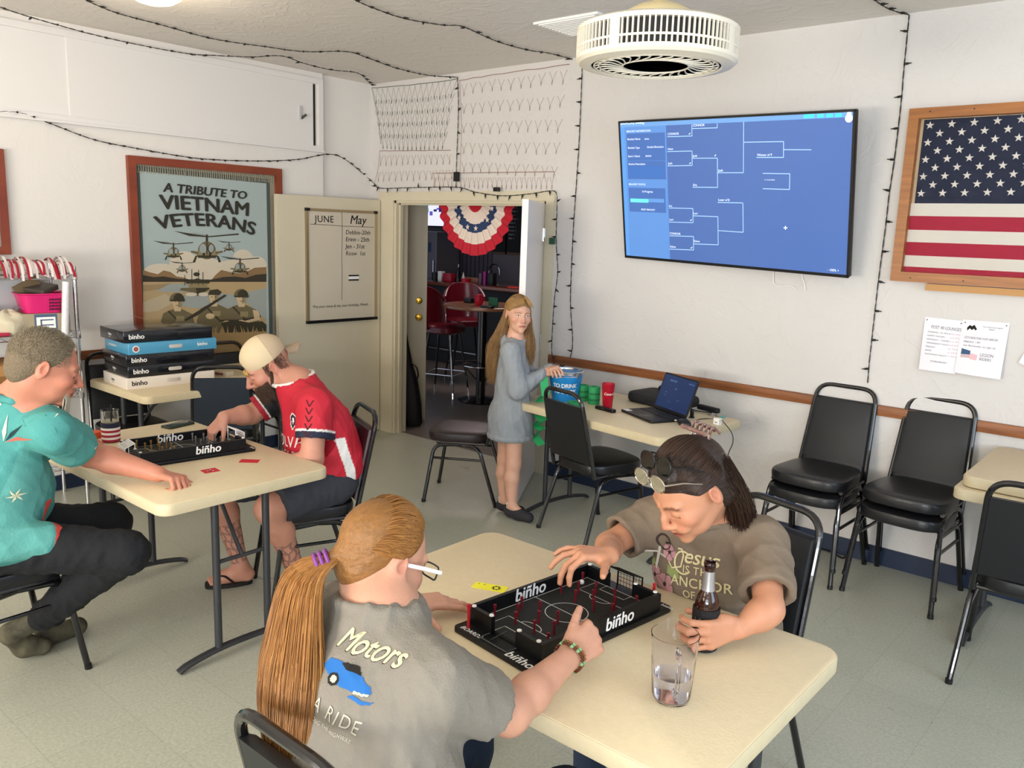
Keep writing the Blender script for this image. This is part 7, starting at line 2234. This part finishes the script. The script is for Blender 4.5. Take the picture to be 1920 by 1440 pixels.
# printed slashes and starbursts
M_orr, M_blk3, M_crm3, M_dtl = mat('print_coral', '#d85f50', .8), mat('print_dark_teal', '#0f3338', .8), mat('print_ivory', '#e6e0bd', .8), mat('stitch_teal', '#1f6b6c', .8)
DM3 = Matrix.Translation((-2.75, .78, 1.0)) @ frame((0, 0, 0), (.62, .78, 0), (0, .0, 1), (.78, -.62, 0)) 


def pr3(b):
    def slash(x, y, an, L, m, z=.0006, wd=.010):
        c, s_ = math.cos(an), math.sin(an); R_ = []
        for k in range(13):
            t = k / 12; hw = wd * (t / .35 if t < .35 else (1 - t) / .65); R_ += [(L * t, -hw * .4), (L * t, hw)]
        b.add([(x + p[0] * c - p[1] * s_, y + p[0] * s_ + p[1] * c, z) for p in R_], [(2 * k, 2 * k + 2, 2 * k + 3, 2 * k + 1) for k in range(12)], m)
    ox = 0
    for (x, y, sc) in ((.16, -.09, 1.15), (-.10, -.02, 1.0), (.02, -.33, 1.0)):
        slash(x, y, 1.35, .10 * sc, M_crm3); slash(x + .005, y, .75, .10 * sc, M_blk3); slash(x + .005, y - .003, .22, .12 * sc, M_orr)
    for (x, y) in ((-.06, -.21), (.28, .0), (.1, .10)):
        for k in range(6): slash(x, y, k * PI / 3, .028, M_crm3, .001, .005)
    for P in ([(-.02, .06), (.05, .10), (.06, .085), (-.01, .045)], [(.10, .02), (.17, .055), (.16, .08), (.09, .045)], [(.11, -.0), (.2, .04)], [(.06, -.24), (.19, -.22), (.19, -.26), (.06, -.28)]):
        b.tube([(p[0], p[1], .0004) for p in P], .0014, 3, closed=len(P) > 2, m=M_dtl, flat=.3)
    slash(.02, .14, 2.6, .08, M_orr); slash(-.12, .1, .6, .09, M_crm3)


decal('print', sh3, m1, DM3, pr3, maxd=1.2)
S = Sdf()   # collar
cN = V3(*nek) + V3(.0, .0, .024)
for k in range(14):
    a, c = 2 * PI * k / 14, 2 * PI * (k + 1) / 14
    S.cap(cN + V3(.092 * math.cos(a), .092 * math.sin(a), - .030 * math.sin(a)), cN + V3(.092 * math.cos(c), .092 * math.sin(c), - .030 * math.sin(c)), .014, .014, .008)
Vt, Q = S.mesh(.005); mesh_obj('collar', Vt, Q, M_teal, m1, tealcol)
M_dkj = mat('dark_trousers', '#0f1117', .85, bump=.3, bscale=200, var=.1, vscale=20)
S = Sdf(); S.ell(V3(*pel) + V3(0, 0, -.02), (.20, .19, .11), .04)
S.chain([(-3.28, .98, .575), (-2.99, 1.325, .535)], [.105, .080], .04); S.chain([(-2.99, 1.325, .535), (-3.27, 1.20, .30), (-3.38, 1.15, .20)], [.078, .066, .056], .03)
S.chain([(-3.50, 1.0, .575), (-3.34, 1.42, .54), (-3.50, 1.24, .14)], [.10, .075, .050], .03); S.noise = folds(31, .012, 14)
Vt, Q = S.mesh(.006); mesh_obj('trousers', Vt, Q, M_dkj, m1, relax=2)
M_camo = mat('camo_shoe', '#5f5a46', .8, bump=.2, bscale=80, col2='#2d2b22', vscale=18)
S = Sdf(); S.chain([(-3.40, 1.12, .185), (-3.46, 1.06, .135), (-3.47, 1.11, .060), (-3.455, 1.17, .038)], [.044, .040, .044, .034], .02); Vt, Q = S.mesh(.005); mesh_obj('shoe', Vt, Q, M_camo, m1)
S = Sdf(); S.cap((-3.52, 1.20, .045), (-3.54, 1.34, .036), .042, .04, .02); S.cut((0, 1.4, .004), (0, 0, -1), within=4); Vt, Q = S.mesh(.006); mesh_obj('shoe', Vt, Q, M_camo, m1)
M_hair3 = hair_mat('hair_grey', '#6f6250', '#b0a48c', 60); M_scalp3 = mat('hair_base_grey', '#7b6c57', .7, bump=.8, bscale=160, var=.25, vscale=120); M_beard3 = hair_mat('beard_white', '#a89f8c', '#dcd5c4', 60)
S = Sdf(); S.ell((0, -.018, .040), (.0785, .096, .084), .01, M=H3); S.ell((0, -.06, -.015), (.064, .050, .055), .03, M=H3)
S.p.append(('cut', V3(0, .066, .055), V3(0, .93, -.38) / np.linalg.norm((0, .93, -.38)), .3, None, .002, 'cut', H3))
for q in (-1, 1): S.ell((q * .086, .02, -.035), (.035, .048, .048), .01, 's', H3)
Vt, Q = S.mesh(.004); mesh_obj('hair_cap', Vt, Q, M_scalp3, m1)


def crop3(i, rs):
    u, v_ = rs.uniform(0, 2 * PI), rs.uniform(-.45, 1); z = v_; rr = math.sqrt(1 - z * z); n_ = V3(rr * math.cos(u), rr * math.sin(u), z)
    p = V3(0, -.018, .040) + n_ * V3(.0785, .096, .084)
    if p[1] > .055 - .0 * p[2] and p[2] < .085: return None, 1
    if abs(p[0]) > .04 and p[1] > -.0 and p[2] < .02: return None, 1
    P = [H3[:3, :3] @ (p + (n_ * .6 + V3(0, .35, .3) + V3(rs.uniform(-.3, .3), rs.uniform(-.3, .3), rs.uniform(-.3, .3))) * .009 * t) + H3[:3, 3] for t in (0, .3, .6, .85, 1)]
    return P, rs.uniform(.7, 1.2)


strands('hair', M_hair3, m1, crop3, 4200, .0008, seed=12)


def goat3(i, rs):
    x = rs.uniform(-.038, .038); z = rs.uniform(-.112, -.045); p = V3(x, .088 - abs(x) * .4 + .01 * (z < -.08), z)
    if -.072 < z < -.055 and abs(x) < .02: return None, 1
    ln = .04 + .075 * (z < -.07); P = [H3[:3, :3] @ (p + V3(x * .1 * t - x * .35 * t, (.022 * t - .01 * t * t), -ln * t) + V3(rs.uniform(-.002, .002), 0, 0)) + H3[:3, 3] for t in (0, .2, .4, .6, .8, 1)]
    return P, rs.uniform(.8, 1.3)


strands('goatee', M_beard3, m1, goat3, 2200, .0011, seed=13)
attach(m1)

# ---------------------------------------------------------------- man in the red and black jersey
m2 = person('bearded man in a red and black jersey with a beige cap worn backwards', (-3.25, 2.3))
pel, chs, nek = (-3.20, 2.40, .59), (-3.22, 2.36, .82), (-3.29, 2.30, 1.015); shR, shL = (-3.475, 2.335, .935), (-3.075, 2.245, .955)
elR, wrR, elL, wrL = (-3.53, 2.20, .845), (-3.50, 2.035, .86), (-3.03, 2.19, .725), (-3.24, 2.09, .615)
H4 = head_frame((-3.402, 2.215, 1.095), (-.30, -.78, -.50), 1.10)
hc = H4[:3, 3]
S = Sdf(); add_head(S, H4, False, 1.12)
S.cap(V3(*hc) + H4[:3, :3] @ V3(0, -.025, -.045), nek, .066, .072, .03); S.cap(nek, chs, .08, .10, .05); S.cap(chs, pel, .10, .12, .05); S.cap(shR, nek, .055, .06, .04); S.cap(shL, nek, .055, .06, .04)
arm(S, shR, elR, wrR, (.054, .048, .046, .031)); arm(S, shL, elL, wrL, (.056, .052, .050, .031))
hand(S, wrR, (-.05, -.55, -.55), (.0, .65, -.6), (1, 0, 0), ((.5, .5, .3), (.6, .5, .3), (.7, .6, .3), (.75, .6, .4)), 1.05, thumb=(.55, .85, -.35), tcurl=.1)
hand(S, wrL, (-.5, -.35, -.75), (-.5, .5, .1), (-.7, -.3, .3), ((.6, .8, .4), (.65, .8, .4), (.7, .8, .4), (.75, .8, .4)), 1.05, thumb=(.4, .9, -.3), tcurl=.2)
# bare legs and feet
for hp, kn, an, heel, ball in (((-3.10, 2.33, .57), (-3.135, 2.03, .50), (-3.155, 2.20, .10), (-3.15, 2.235, .05), (-3.115, 2.095, .038)), ((-3.32, 2.38, .57), (-3.55, 2.01, .50), (-3.50, 2.10, .10), (-3.49, 2.13, .05), (-3.56, 2.02, .038))):
    hp, kn, an, heel, ball = [V3(*p) for p in (hp, kn, an, heel, ball)]
    S.cap(hp, kn, .085, .062, .03); mid = kn + (an - kn) * .3 + V3(0, .012, 0); S.cap(kn, mid, .058, .060, .03); S.cap(mid, an, .060, .036, .03); S.cap(an, heel, .038, .032, .02); S.cap(heel, ball, .032, .034, .02); S.cap(an - V3(0, 0, .02), ball, .034, .028, .02)
    d_ = (ball - heel) * V3(1, 1, 0); d_ /= np.linalg.norm(d_); sd = V3(-d_[1], d_[0], 0)
    for k in range(5):
        o_ = ball + sd * (k - 2) * .0165; L_t = (.052, .048, .045, .040, .036)[k if hp[0] < -3.2 else 4 - k]; S.cap(o_, o_ + d_ * L_t - V3(0, 0, .012), .0105, .0095, .004)
Vt, Q = S.mesh(.0042)
def tattoo(C, P):
    for kn, an in ((V3(-3.135, 2.03, .50), V3(-3.155, 2.20, .10)), (V3(-3.55, 2.01, .50), V3(-3.50, 2.10, .10))):
        ax = an - kn; t = (P - kn) @ ax / (ax @ ax); r_ = np.linalg.norm(P - kn - t[:, None] * ax, axis=1)
        an_ = np.arctan2(P[:, 1] - (kn + t[:, None] * ax)[:, 1], P[:, 0] - (kn + t[:, None] * ax)[:, 0])
        pat = (np.sin(an_ * 9 + np.sin(t * 30) * 1.5) > .55) | (np.sin(t * 62 + np.sin(an_ * 4) * 1.2) > .72)
        m = (t > .42) & (t < .93) & (r_ < .085) & pat; C[m] = C[m] * .45 + np.array(lin('#5d5560')[:3]) * .3
mesh_obj('body', Vt, Q, M_skin, m2, skin_col('#c98f78', [lambda C, P: head_col(C, P, H4, None, '#a3584a', '#4b3425', red=.02), tattoo]))
S = garment(); lat, fw, up = torso(S, pel, chs, nek, shR, shL, (.195, .20, .20), (.175, .18, .15), .07)
S.cap(nek, chs, .08, .13, .05); S.cap(V3(*nek) - V3(0, 0, .02), V3(*shR), .068, .066, .05); S.cap(V3(*nek) - V3(0, 0, .02), V3(*shL), .072, .07, .05); S.ell(V3(*pel) + V3(0, 0, .06), (.20, .19, .12), .05)
bR = V3(*shR) + (V3(*elR) - V3(*shR)) * .80; bL = V3(*shL) + (V3(*elL) - V3(*shL)) * .62
sleeve(S, shR, bR, .074, .072, .058); sleeve(S, shL, bL, .078, .084, .060)
S.cap(nek, chs, .095, .14, .05); S.cap(V3(*nek) - V3(0, 0, .02), V3(*nek) + V3(-.012, -.01, .022), .092, .082, .03)
S.noise = folds(43, .008, 12, (1, 1, .6)); finish(S)
S.cut(V3(*nek) + V3(-.016, -.012, .032), V3(-.10, -.28, 1), within=.11)
Vt, Q = S.mesh(.0045)
latL = V3(*shL) - V3(*shR); latL /= np.linalg.norm(latL)
def jersey(P):
    u = (P - V3(*chs)) @ latL; C = np.where((u > -.035)[:, None], np.array(lin('#c01f33')[:3]), np.array(lin('#1c1b1d')[:3]))
    nL = bL - V3(*shL); nL /= np.linalg.norm(nL); tL = (P - bL) @ nL; nearL = (np.linalg.norm(P - bL, axis=1) < .11) & (u > .16)
    C[nearL & (tL > -.030)] = lin('#1e2238')[:3]; C[nearL & (tL > -.040) & (tL <= -.030)] = lin('#e8e4e0')[:3]
    nR = bR - V3(*shR); nR /= np.linalg.norm(nR); tR = (P - bR) @ nR; nearR = (np.linalg.norm(P - bR, axis=1) < .10) & (u < -.16)
    C[nearR & (tR > -.026)] = lin('#a3192c')[:3]; C[nearR & (tR > -.033) & (tR <= -.026)] = lin('#e8e4e0')[:3]
    f_ = (P - V3(*chs)) @ fw
    m = (u > .10) & (np.abs(f_ + .015 + .3 * (P[:, 2] - .75) * 0) < .024) & (P[:, 2] < .80) & ~nearL; C[m] = lin('#e9e6e2')[:3]
    return C
M_jer = mat('jersey', '#c01f33', .7, attr='Col', bump=.15, bscale=300)
sh4 = mesh_obj('jersey', Vt, Q, M_jer, m2, jersey, relax=2)
S = Sdf(); cN = V3(*nek) + V3(-.016, -.012, .030); Pc = []
for k in range(16):
    a = 2 * PI * k / 16; dr_ = V3(math.cos(a), math.sin(a), 0); Pc.append(cN + dr_ * .093 + V3(0, 0, (dr_ @ V3(.10, .28, 0)) * .093))
for k in range(16): S.cap(Pc[k], Pc[(k + 1) % 16], .0105, .0105, .004)
Vt, Q = S.mesh(.004); mesh_obj('collar', Vt, Q, M_kz, m2)
# jersey print: chevrons on the sleeve, crest, sponsor
def sleevepr(b):
    for k in range(7): 
        y = .03 - k * .034
        for q in (-1, 1): b.add([(q * .016 * t + dx, y - .016 + .028 * t, 0) for t in (0, .33, .66, 1) for dx in (-.003, .003)], [(2 * j, 2 * j + 1, 2 * j + 3, 2 * j + 2) for j in range(3)], mat('print_maroon', '#4d0f1a', .8))
cen4 = V3(*shL) + latL * .0
DM4 = Matrix.Translation(Vector(tuple(V3(*shL) + V3(.30, -.42, .035)))) @ frame((0, 0, 0), (.81, .58, 0), (-.05, .06, 1), (.58, -.81, .08))
decal('sleeve_print', sh4, m2, DM4, sleevepr, maxd=1.0)
fr4 = Vector(tuple(fw)); 
DM5 = Matrix.Translation(Vector(tuple(V3(*chs) + fw * .5 + V3(0, 0, .0)))) @ frame((0, 0, 0), Vector(tuple(latL)), Vector((0, 0, 1)), fr4)


def pr4(b):
    text(b, 'MOLVAN', (-.125, -.035, 0), .075, M_kz, bold=.01, warp=lambda v: (v[0], v[1] + .0, 0)); text(b, 'L A G E R', (-.10, -.085, 0), .045, M_kz, bold=.01)
    text(b, '1', (-.105, .085, 0), .05, M_kz, bold=.01); text(b, 'WPL', (-.135, .055, 0), .032, M_kz)
    patch(b, [(.045, .11), (.065, .13), (.085, .11), (.08, .07), (.065, .045), (.05, .07)], 0, M_kz, .004); patch(b, [(.05, .107), (.065, .122), (.08, .107), (.076, .073), (.065, .054), (.054, .073)], .0006, M_nvy, .004); patch(b, [(.062, .11), (.07, .1), (.066, .07), (.06, .085)], .0012, M_kz, .003)


decal('print', sh4, m2, DM5, pr4, maxd=1.0)
M_shorts = mat('dark_grey_shorts', '#33363e', .85, bump=.2, bscale=200)
S = garment(); S.ell(V3(*pel) + V3(0, -.02, -.02), (.20, .20, .11), .05); S.chain([(-3.10, 2.35, .56), (-3.13, 2.03, .52)], [.11, .098], .04); S.chain([(-3.32, 2.38, .56), (-3.54, 2.04, .52)], [.11, .095], .04)
S.noise = folds(51, .010, 14); S.cut((-3.13, 2.075, .5), (-.05, -1, -.25), within=.16); S.cut((-3.52, 2.08, .5), (-.4, -.9, -.25), within=.15); Vt, Q = S.mesh(.0055); mesh_obj('shorts', Vt, Q, M_shorts, m2, relax=2)
for (hx_, hy_), (tx, ty) in (((-3.147, 2.255), (-3.10, 2.03)), ((-3.485, 2.15), (-3.595, 1.955))):
    b = MB(); P = []; d_ = Vector((tx - hx_, ty - hy_, 0)); L_ = d_.length; d_.normalize(); sd = Vector((-d_.y, d_.x, 0))
    for k in range(28):
        a = 2 * PI * k / 28; u = .5 - .5 * math.cos(a); wd = .046 * (abs(math.sin(a)) ** .6) * math.copysign(1, math.sin(a)) * (.82 + .25 * u); p = Vector((hx_, hy_, 0)) + d_ * (L_ * u - .005) + sd * wd; P.append((p.x, p.y))
    b.ext(P, .001, .020)
    q1 = Vector((hx_, hy_, 0)) + d_ * L_ * .76 + Vector((0, 0, .055))
    for s_ in (-1, 1): b.tube(smooth_path([q1, Vector((hx_, hy_, 0)) + d_ * L_ * .55 + sd * .04 * s_ + Vector((0, 0, .062)), Vector((hx_, hy_, 0)) + d_ * L_ * .36 + sd * .045 * s_ + Vector((0, 0, .02))], 5), .010, 6, flat=.35)
    b.build('sandal', mat('sandal_black', '#17130f', .7), m2)
# cap, worn backwards
S = Sdf(); S.ell((0, -.010, .058), (.084, .102, .086), .01, M=H4); S.p.append(('cut', V3(0, 0, .030), V3(0, -.10, -1) / np.linalg.norm((0, -.1, -1)), .3, None, .002, 'cut', H4))
S.cap((0, .12, .052), (0, .085, .048), .030, .026, .004, 's', H4)
Vt, Q = S.mesh(.004)
def capcol(P):
    Hi = np.linalg.inv(H4); q = P @ Hi[:3, :3].T + Hi[:3, 3]; C = np.tile(np.array(lin('#d6c3a0')[:3]), (len(P), 1)); C[q[:, 1] < -.03] = lin('#c0aa8d')[:3]
    seam = (np.abs(q[:, 0]) < .0022) | (np.abs(q[:, 1] + .03) < .002); C[seam] = C[seam] * .8; return C
mesh_obj('cap', Vt, Q, mat('cap_cloth', '#cdb98b', .85, attr='Col', bump=.2, bscale=300), m2, capcol)
b = MB(); HM4 = Matrix([list(r) for r in H4])
b.grid(lambda u, v: HM4 @ Vector(((u - .5) * .15 * (1 - .25 * v), -.098 - .075 * v * (1 - (2 * u - 1) ** 2 * .55), .040 - .020 * v - .018 * (2 * u - 1) ** 2)), 16, 8); b.grid(lambda u, v: HM4 @ Vector(((.5 - u) * .15 * (1 - .25 * v), -.098 - .075 * v * (1 - (2 * u - 1) ** 2 * .55), .036 - .020 * v - .018 * (2 * u - 1) ** 2)), 16, 8)
b.build('cap_brim', mat('brim_cloth', '#a08c75', .85, bump=.2, bscale=300), m2)
MB().tube([HM4 @ Vector((.035 * math.cos(a), .088 + .006 * math.sin(a), .030)) for a in [PI * k / 12 for k in range(13)]], .007, 6, flat=1.3).build('cap_strap', mat('strap_tan', '#c2a24f', .7), m2)
M_beard4 = hair_mat('beard_brown', '#35251b', '#6e513b', 60)
S = Sdf(); S.ell((0, .038, -.076), (.049, .050, .032), .02, M=H4)
S.cap((-.030, .088, -.052), (.030, .088, -.052), .010, .010, .01, M=H4); S.ell((0, .078, -.095), (.030, .026, .026), .02, M=H4)
for q in (-1, 1): S.cap((q * .050, .030, -.070), (q * .064, .008, -.01), .014, .007, .02, M=H4)
S.ell((0, .106, -.062), (.020, .014, .006), .004, 's', H4)
Vt, Q = S.mesh(.004); mesh_obj('beard_base', Vt, Q, mat('beard_base', '#4a3527', .8, bump=.8, bscale=150, var=.3, vscale=120), m2)


def beard4(i, rs):
    th = rs.uniform(-1.5, 1.5); z = rs.uniform(-.105, -.030 if abs(th) > .7 else -.045); rr = .062 + .0 * z; p = V3(math.sin(th) * .064, .036 + math.cos(th) * .062, z)
    if abs(th) < .28 and -.069 < z < -.056: return None, 1
    dn = V3(math.sin(th) * .25, math.cos(th) * .35, -1); P = [H4[:3, :3] @ (p + dn * .024 * t + V3(rs.uniform(-.002, .002), 0, 0)) + H4[:3, 3] for t in (0, .25, .5, .75, 1)]
    return P, rs.uniform(.7, 1.2)


strands('beard', M_beard4, m2, beard4, 1800, .0009, seed=21)


def side4(i, rs):
    q = 1 if rs.random() < .5 else -1; p = V3(q * (.070 + rs.uniform(0, .006)), rs.uniform(-.07, .03), rs.uniform(-.02, .04)) 
    if p[1] > -.03 and p[2] < .018 and p[1] < .012: return None, 1
    P = [H4[:3, :3] @ (p + V3(q * .003, -.002, -1 * .012) * t) + H4[:3, 3] for t in (0, .3, .6, .8, 1)]; return P, 1


strands('hair', M_beard4, m2, side4, 900, .0009, seed=22)
attach(m2)

# ---------------------------------------------------------------- girl in the long grey hoodie
gl = person('girl with long blonde hair in an oversized grey hoodie, frowning over her shoulder', (-3.25, 3.86))
pel, chs, nek = (-3.27, 3.86, .66), (-3.27, 3.86, .93), (-3.262, 3.865, 1.115); shR, shL = (-3.215, 3.765, 1.055), (-3.325, 3.955, 1.055)
elR, wrR, elL, wrL = (-3.165, 3.79, .825), (-3.095, 3.945, .925), (-3.25, 4.0, .84), (-3.10, 4.02, .945)
H5 = head_frame((-3.238, 3.855, 1.268), (.86, -.50, -.02), .93, roll=.05)
hc = H5[:3, 3]
S = Sdf(); add_head(S, H5, True, .92)
S.cap(V3(*hc) + H5[:3, :3] @ V3(0, -.025, -.045), nek, .042, .042, .02); S.cap(nek, chs, .05, .07, .05); S.cap(chs, pel, .07, .09, .05)
arm(S, shR, elR, wrR, (.034, .028, .028, .020)); arm(S, shL, elL, wrL, (.034, .028, .028, .020))
hand(S, wrR, (.5, .8, .1), (-.6, .4, -.6), (0, .3, 1), ((.5, .6, .4), (.5, .7, .4), (.5, .7, .4), (.6, .7, .4)), .82, thumb=(.5, .8, -.5)); hand(S, wrL, (.7, -.5, .1), (.3, .2, -1), (.3, .6, .6), ((.5, .6, .4), (.5, .7, .4), (.5, .7, .4), (.6, .7, .4)), .82, thumb=(.5, .8, -.5))
for hp, kn, an, ft in (((-3.22, 3.83, .56), (-3.205, 3.82, .35), (-3.19, 3.80, .085), (-3.13, 3.81, .05)), ((-3.315, 3.88, .56), (-3.315, 3.865, .35), (-3.30, 3.85, .085), (-3.24, 3.87, .05))):
    hp, kn, an, ft = [V3(*p) for p in (hp, kn, an, ft)]; mid = kn + (an - kn) * .35 - V3(.010, 0, 0); S.cap(hp, kn, .062, .048, .02); S.cap(kn, mid, .046, .047, .02); S.cap(mid, an, .046, .029, .02); S.cap(an, ft, .028, .026, .02)
Vt, Q = S.mesh(.0034)
mesh_obj('body', Vt, Q, M_skin, gl, skin_col('#dba98f', [lambda C, P: head_col(C, P, H5, None, '#b8645a', '#7a5a3c', eyes='#2a2620', red=.12)]))
M_hood = mat('grey_hoodie', '#979ca1', .92, bump=.2, bscale=200, var=.06, vscale=30)
S = garment(); lat, fw, up = torso(S, pel, chs, nek, shR, shL, (.135, .13, .125), (.115, .108, .095), .06)
S.cap((-3.27, 3.86, .62), (-3.27, 3.86, .545), .148, .145, .05); S.cut((-3.27, 3.86, .498), (0, 0, -1), within=.3)
S.cap(nek, chs, .06, .09, .04); S.cap(nek, shR, .045, .05, .04); S.cap(nek, shL, .045, .05, .04)
S.cap(shR, elR, .056, .062, .03); S.cap(elR, V3(*wrR) - (V3(*wrR) - V3(*elR)) * .08, .058, .036, .02); S.cap(shL, elL, .056, .058, .03); S.cap(elL, V3(*wrL) - (V3(*wrL) - V3(*elL)) * .08, .055, .036, .02)
S.chain([(-3.30, 3.82, 1.10), (-3.34, 3.87, 1.075), (-3.31, 3.93, 1.10)], [.040, .048, .040], .03)
S.noise = folds(61, .010, 15, (1, 1, .7)); S.cut(V3(*nek) + V3(.0, 0, .012), V3(.2, -.1, 1), within=.07); ringc(S, V3(*nek) + V3(.0, 0, .010), (.062, .062), V3(.2, -.1, 1), .011)
Vt, Q = S.mesh(.0045); sh5 = mesh_obj('hoodie', Vt, Q, M_hood, gl, relax=2)
S = Sdf()
for k in range(20):
    a, c = 2 * PI * k / 20, 2 * PI * (k + 1) / 20
    S.cap((-3.27 + .128 * math.cos(a), 3.86 + .128 * math.sin(a), .515), (-3.27 + .128 * math.cos(c), 3.86 + .128 * math.sin(c), .515), .022, .022, .01)
Vt, Q = S.mesh(.006); mesh_obj('hem_band', Vt, Q, M_hood, gl)
DM6 = Matrix.Translation((-3.62, 3.28, .90)) @ frame((0, 0, 0), (.80, -.45, 0), (0, 0, 1), (-.45, -.80, 0))
M_gold = mat('print_gold', '#c8a036', .6)


def pr5(b):
    for i, (x, y, r) in enumerate(((-.015, .10, .026), (.004, .07, .018), (-.02, .045, .024), (-.005, .01, .015), (-.015, -.02, .018), (.008, -.06, .022), (-.03, -.055, .012), (.03, -.085, .020))):
        patch(b, circ(x, y, r, r * 1.3, 9), 0, (M_gold, M_gold, M_crm3)[i % 3] if i != 3 else M_gold, .005); b.tube([(x + r * .5, y + r, .001), (x - r * .4, y - r * .6, .001)], .002, 3, m=M_ink, flat=.3)


decal('print', sh5, gl, Matrix.Translation((.38, -.10, -.04)) @ DM6, pr5, maxd=1.2)
for x0, y0, x1, y1, nm in ((-3.20, 3.80, -3.075, 3.82, 'shoe'), (-3.31, 3.85, -3.19, 3.875, 'shoe')):
    d_ = V3(x1 - x0, y1 - y0, 0)
    S = Sdf(); S.chain([(x0 - .01, y0, .045), tuple(V3(x0, y0, .038) + d_ * .5), tuple(V3(x0, y0, .032) + d_ * 1.05)], [.036, .036, .032], .02); S.cut((x0, y0, .002), (0, 0, -1), within=1); S.cap((x0, y0, .09), (x0, y0, .15), .030, .034, .006, 's')
    Vt, Q = S.mesh(.0045); mesh_obj('shoe', Vt, Q, mat('shoe_charcoal', '#2c2b2f', .8, bump=.3, bscale=200), gl)
    MB().lathe([(.031, .07), (.0315, .105), (.029, .108)], 20, c=(x0 + .005, y0, 0)).build('sock', M_kz, gl)
M_hair5 = hair_mat('hair_blonde', '#7c5830', '#bd9562', 40); M_scalp5 = mat('hair_base_light', '#94703f', .5, bump=.5, bscale=80, stretch=(1, 1, .2))
S = Sdf(); S.ell((0, -.016, .042), (.080, .099, .086), .01, M=H5); S.ell((0, -.05, -.03), (.066, .055, .07), .03, M=H5)
S.p.append(('cut', V3(0, .070, .050), V3(0, .93, -.42) / np.linalg.norm((0, .93, -.42)), .3, None, .002, 'cut', H5))
for q in (-1, 1): S.ell((q * .088, .008, -.015), (.030, .034, .045), .01, 's', H5)
Vt, Q = S.mesh(.004); mesh_obj('hair_cap', Vt, Q, M_scalp5, gl)


def long5(i, rs):
    th = rs.uniform(-1.35, 1.35); side = 1 if th > 0 else -1
    y0 = rs.uniform(-.088, .055) if side > 0 else rs.uniform(-.085, .055); P = []
    # fall from the parting over the side of the head, then down the back
    for k in range(6):
        t = k / 5; a = (abs(th) * .15 + (1.15 + .35 * rs.random() * 0) * t) * side; rr = math.sqrt(max(1 - ((y0 + .016 - .02 * t) / .100) ** 2, .05))
        q = V3(.086 * rr * math.sin(a), (y0 + (min(y0, -.035) - y0) * t ** 1.5) if side > 0 else y0 - .035 * t * (1 if y0 > -.02 else .3), .044 + .093 * rr * math.cos(a)); P.append(H5[:3, :3] @ q + H5[:3, 3])
    e0 = P[-1]; back = -V3(*H5[:3, 1]) * 0
    if side > 0:   # her right side, towards the camera: behind the ear and down the back
        end = V3(-3.345 + rs.uniform(-.05, .03), 3.79 + rs.uniform(-.05, .09), .86 + rs.uniform(-.03, .12))
    else: end = V3(-3.185 + rs.uniform(-.03, .02), 3.90 + rs.uniform(-.03, .05), .98 + rs.uniform(-.04, .06)) if rs.random() < .3 else V3(-3.36 + rs.uniform(-.03, .03), 3.86 + rs.uniform(-.03, .08), .86 + rs.uniform(-.03, .12))
    for k in range(1, 11):
        t = k / 10; s_ = t * t * (3 - 2 * t); q = V3(e0[0] + (end[0] - e0[0]) * min(s_ * 1.25, 1), e0[1] + (end[1] - e0[1]) * min(s_ * 1.2, 1), e0[2] + (end[2] - e0[2]) * t)
        q[0] += .006 * math.sin(7 * t + i); P.append(q)
    return P, rs.uniform(.8, 1.3)


strands('hair', M_hair5, gl, long5, 4200, .0009, seed=31)


def bang5(i, rs):
    x = rs.uniform(-.06, .06); P = []; e = x * 1.1 + (.030 if x > -.022 else -.018); ln = rs.uniform(.55, 1.0) * (.72 + 4 * abs(x + .022))
    for k in range(8):
        t = k / 7 * min(ln, 1.15); xx = x * (1 - t) * .6 + e * t; z = .125 - .088 * t ** 1.3 - .10 * xx * xx; yy = .03 + .066 * math.sin(min(t * 1.5, 1.57)) - 3.5 * xx * xx * t
        P.append(H5[:3, :3] @ V3(xx, yy, z) + H5[:3, 3])
    return P, 1


strands('hair', M_hair5, gl, bang5, 700, .0008, seed=33)
attach(gl)
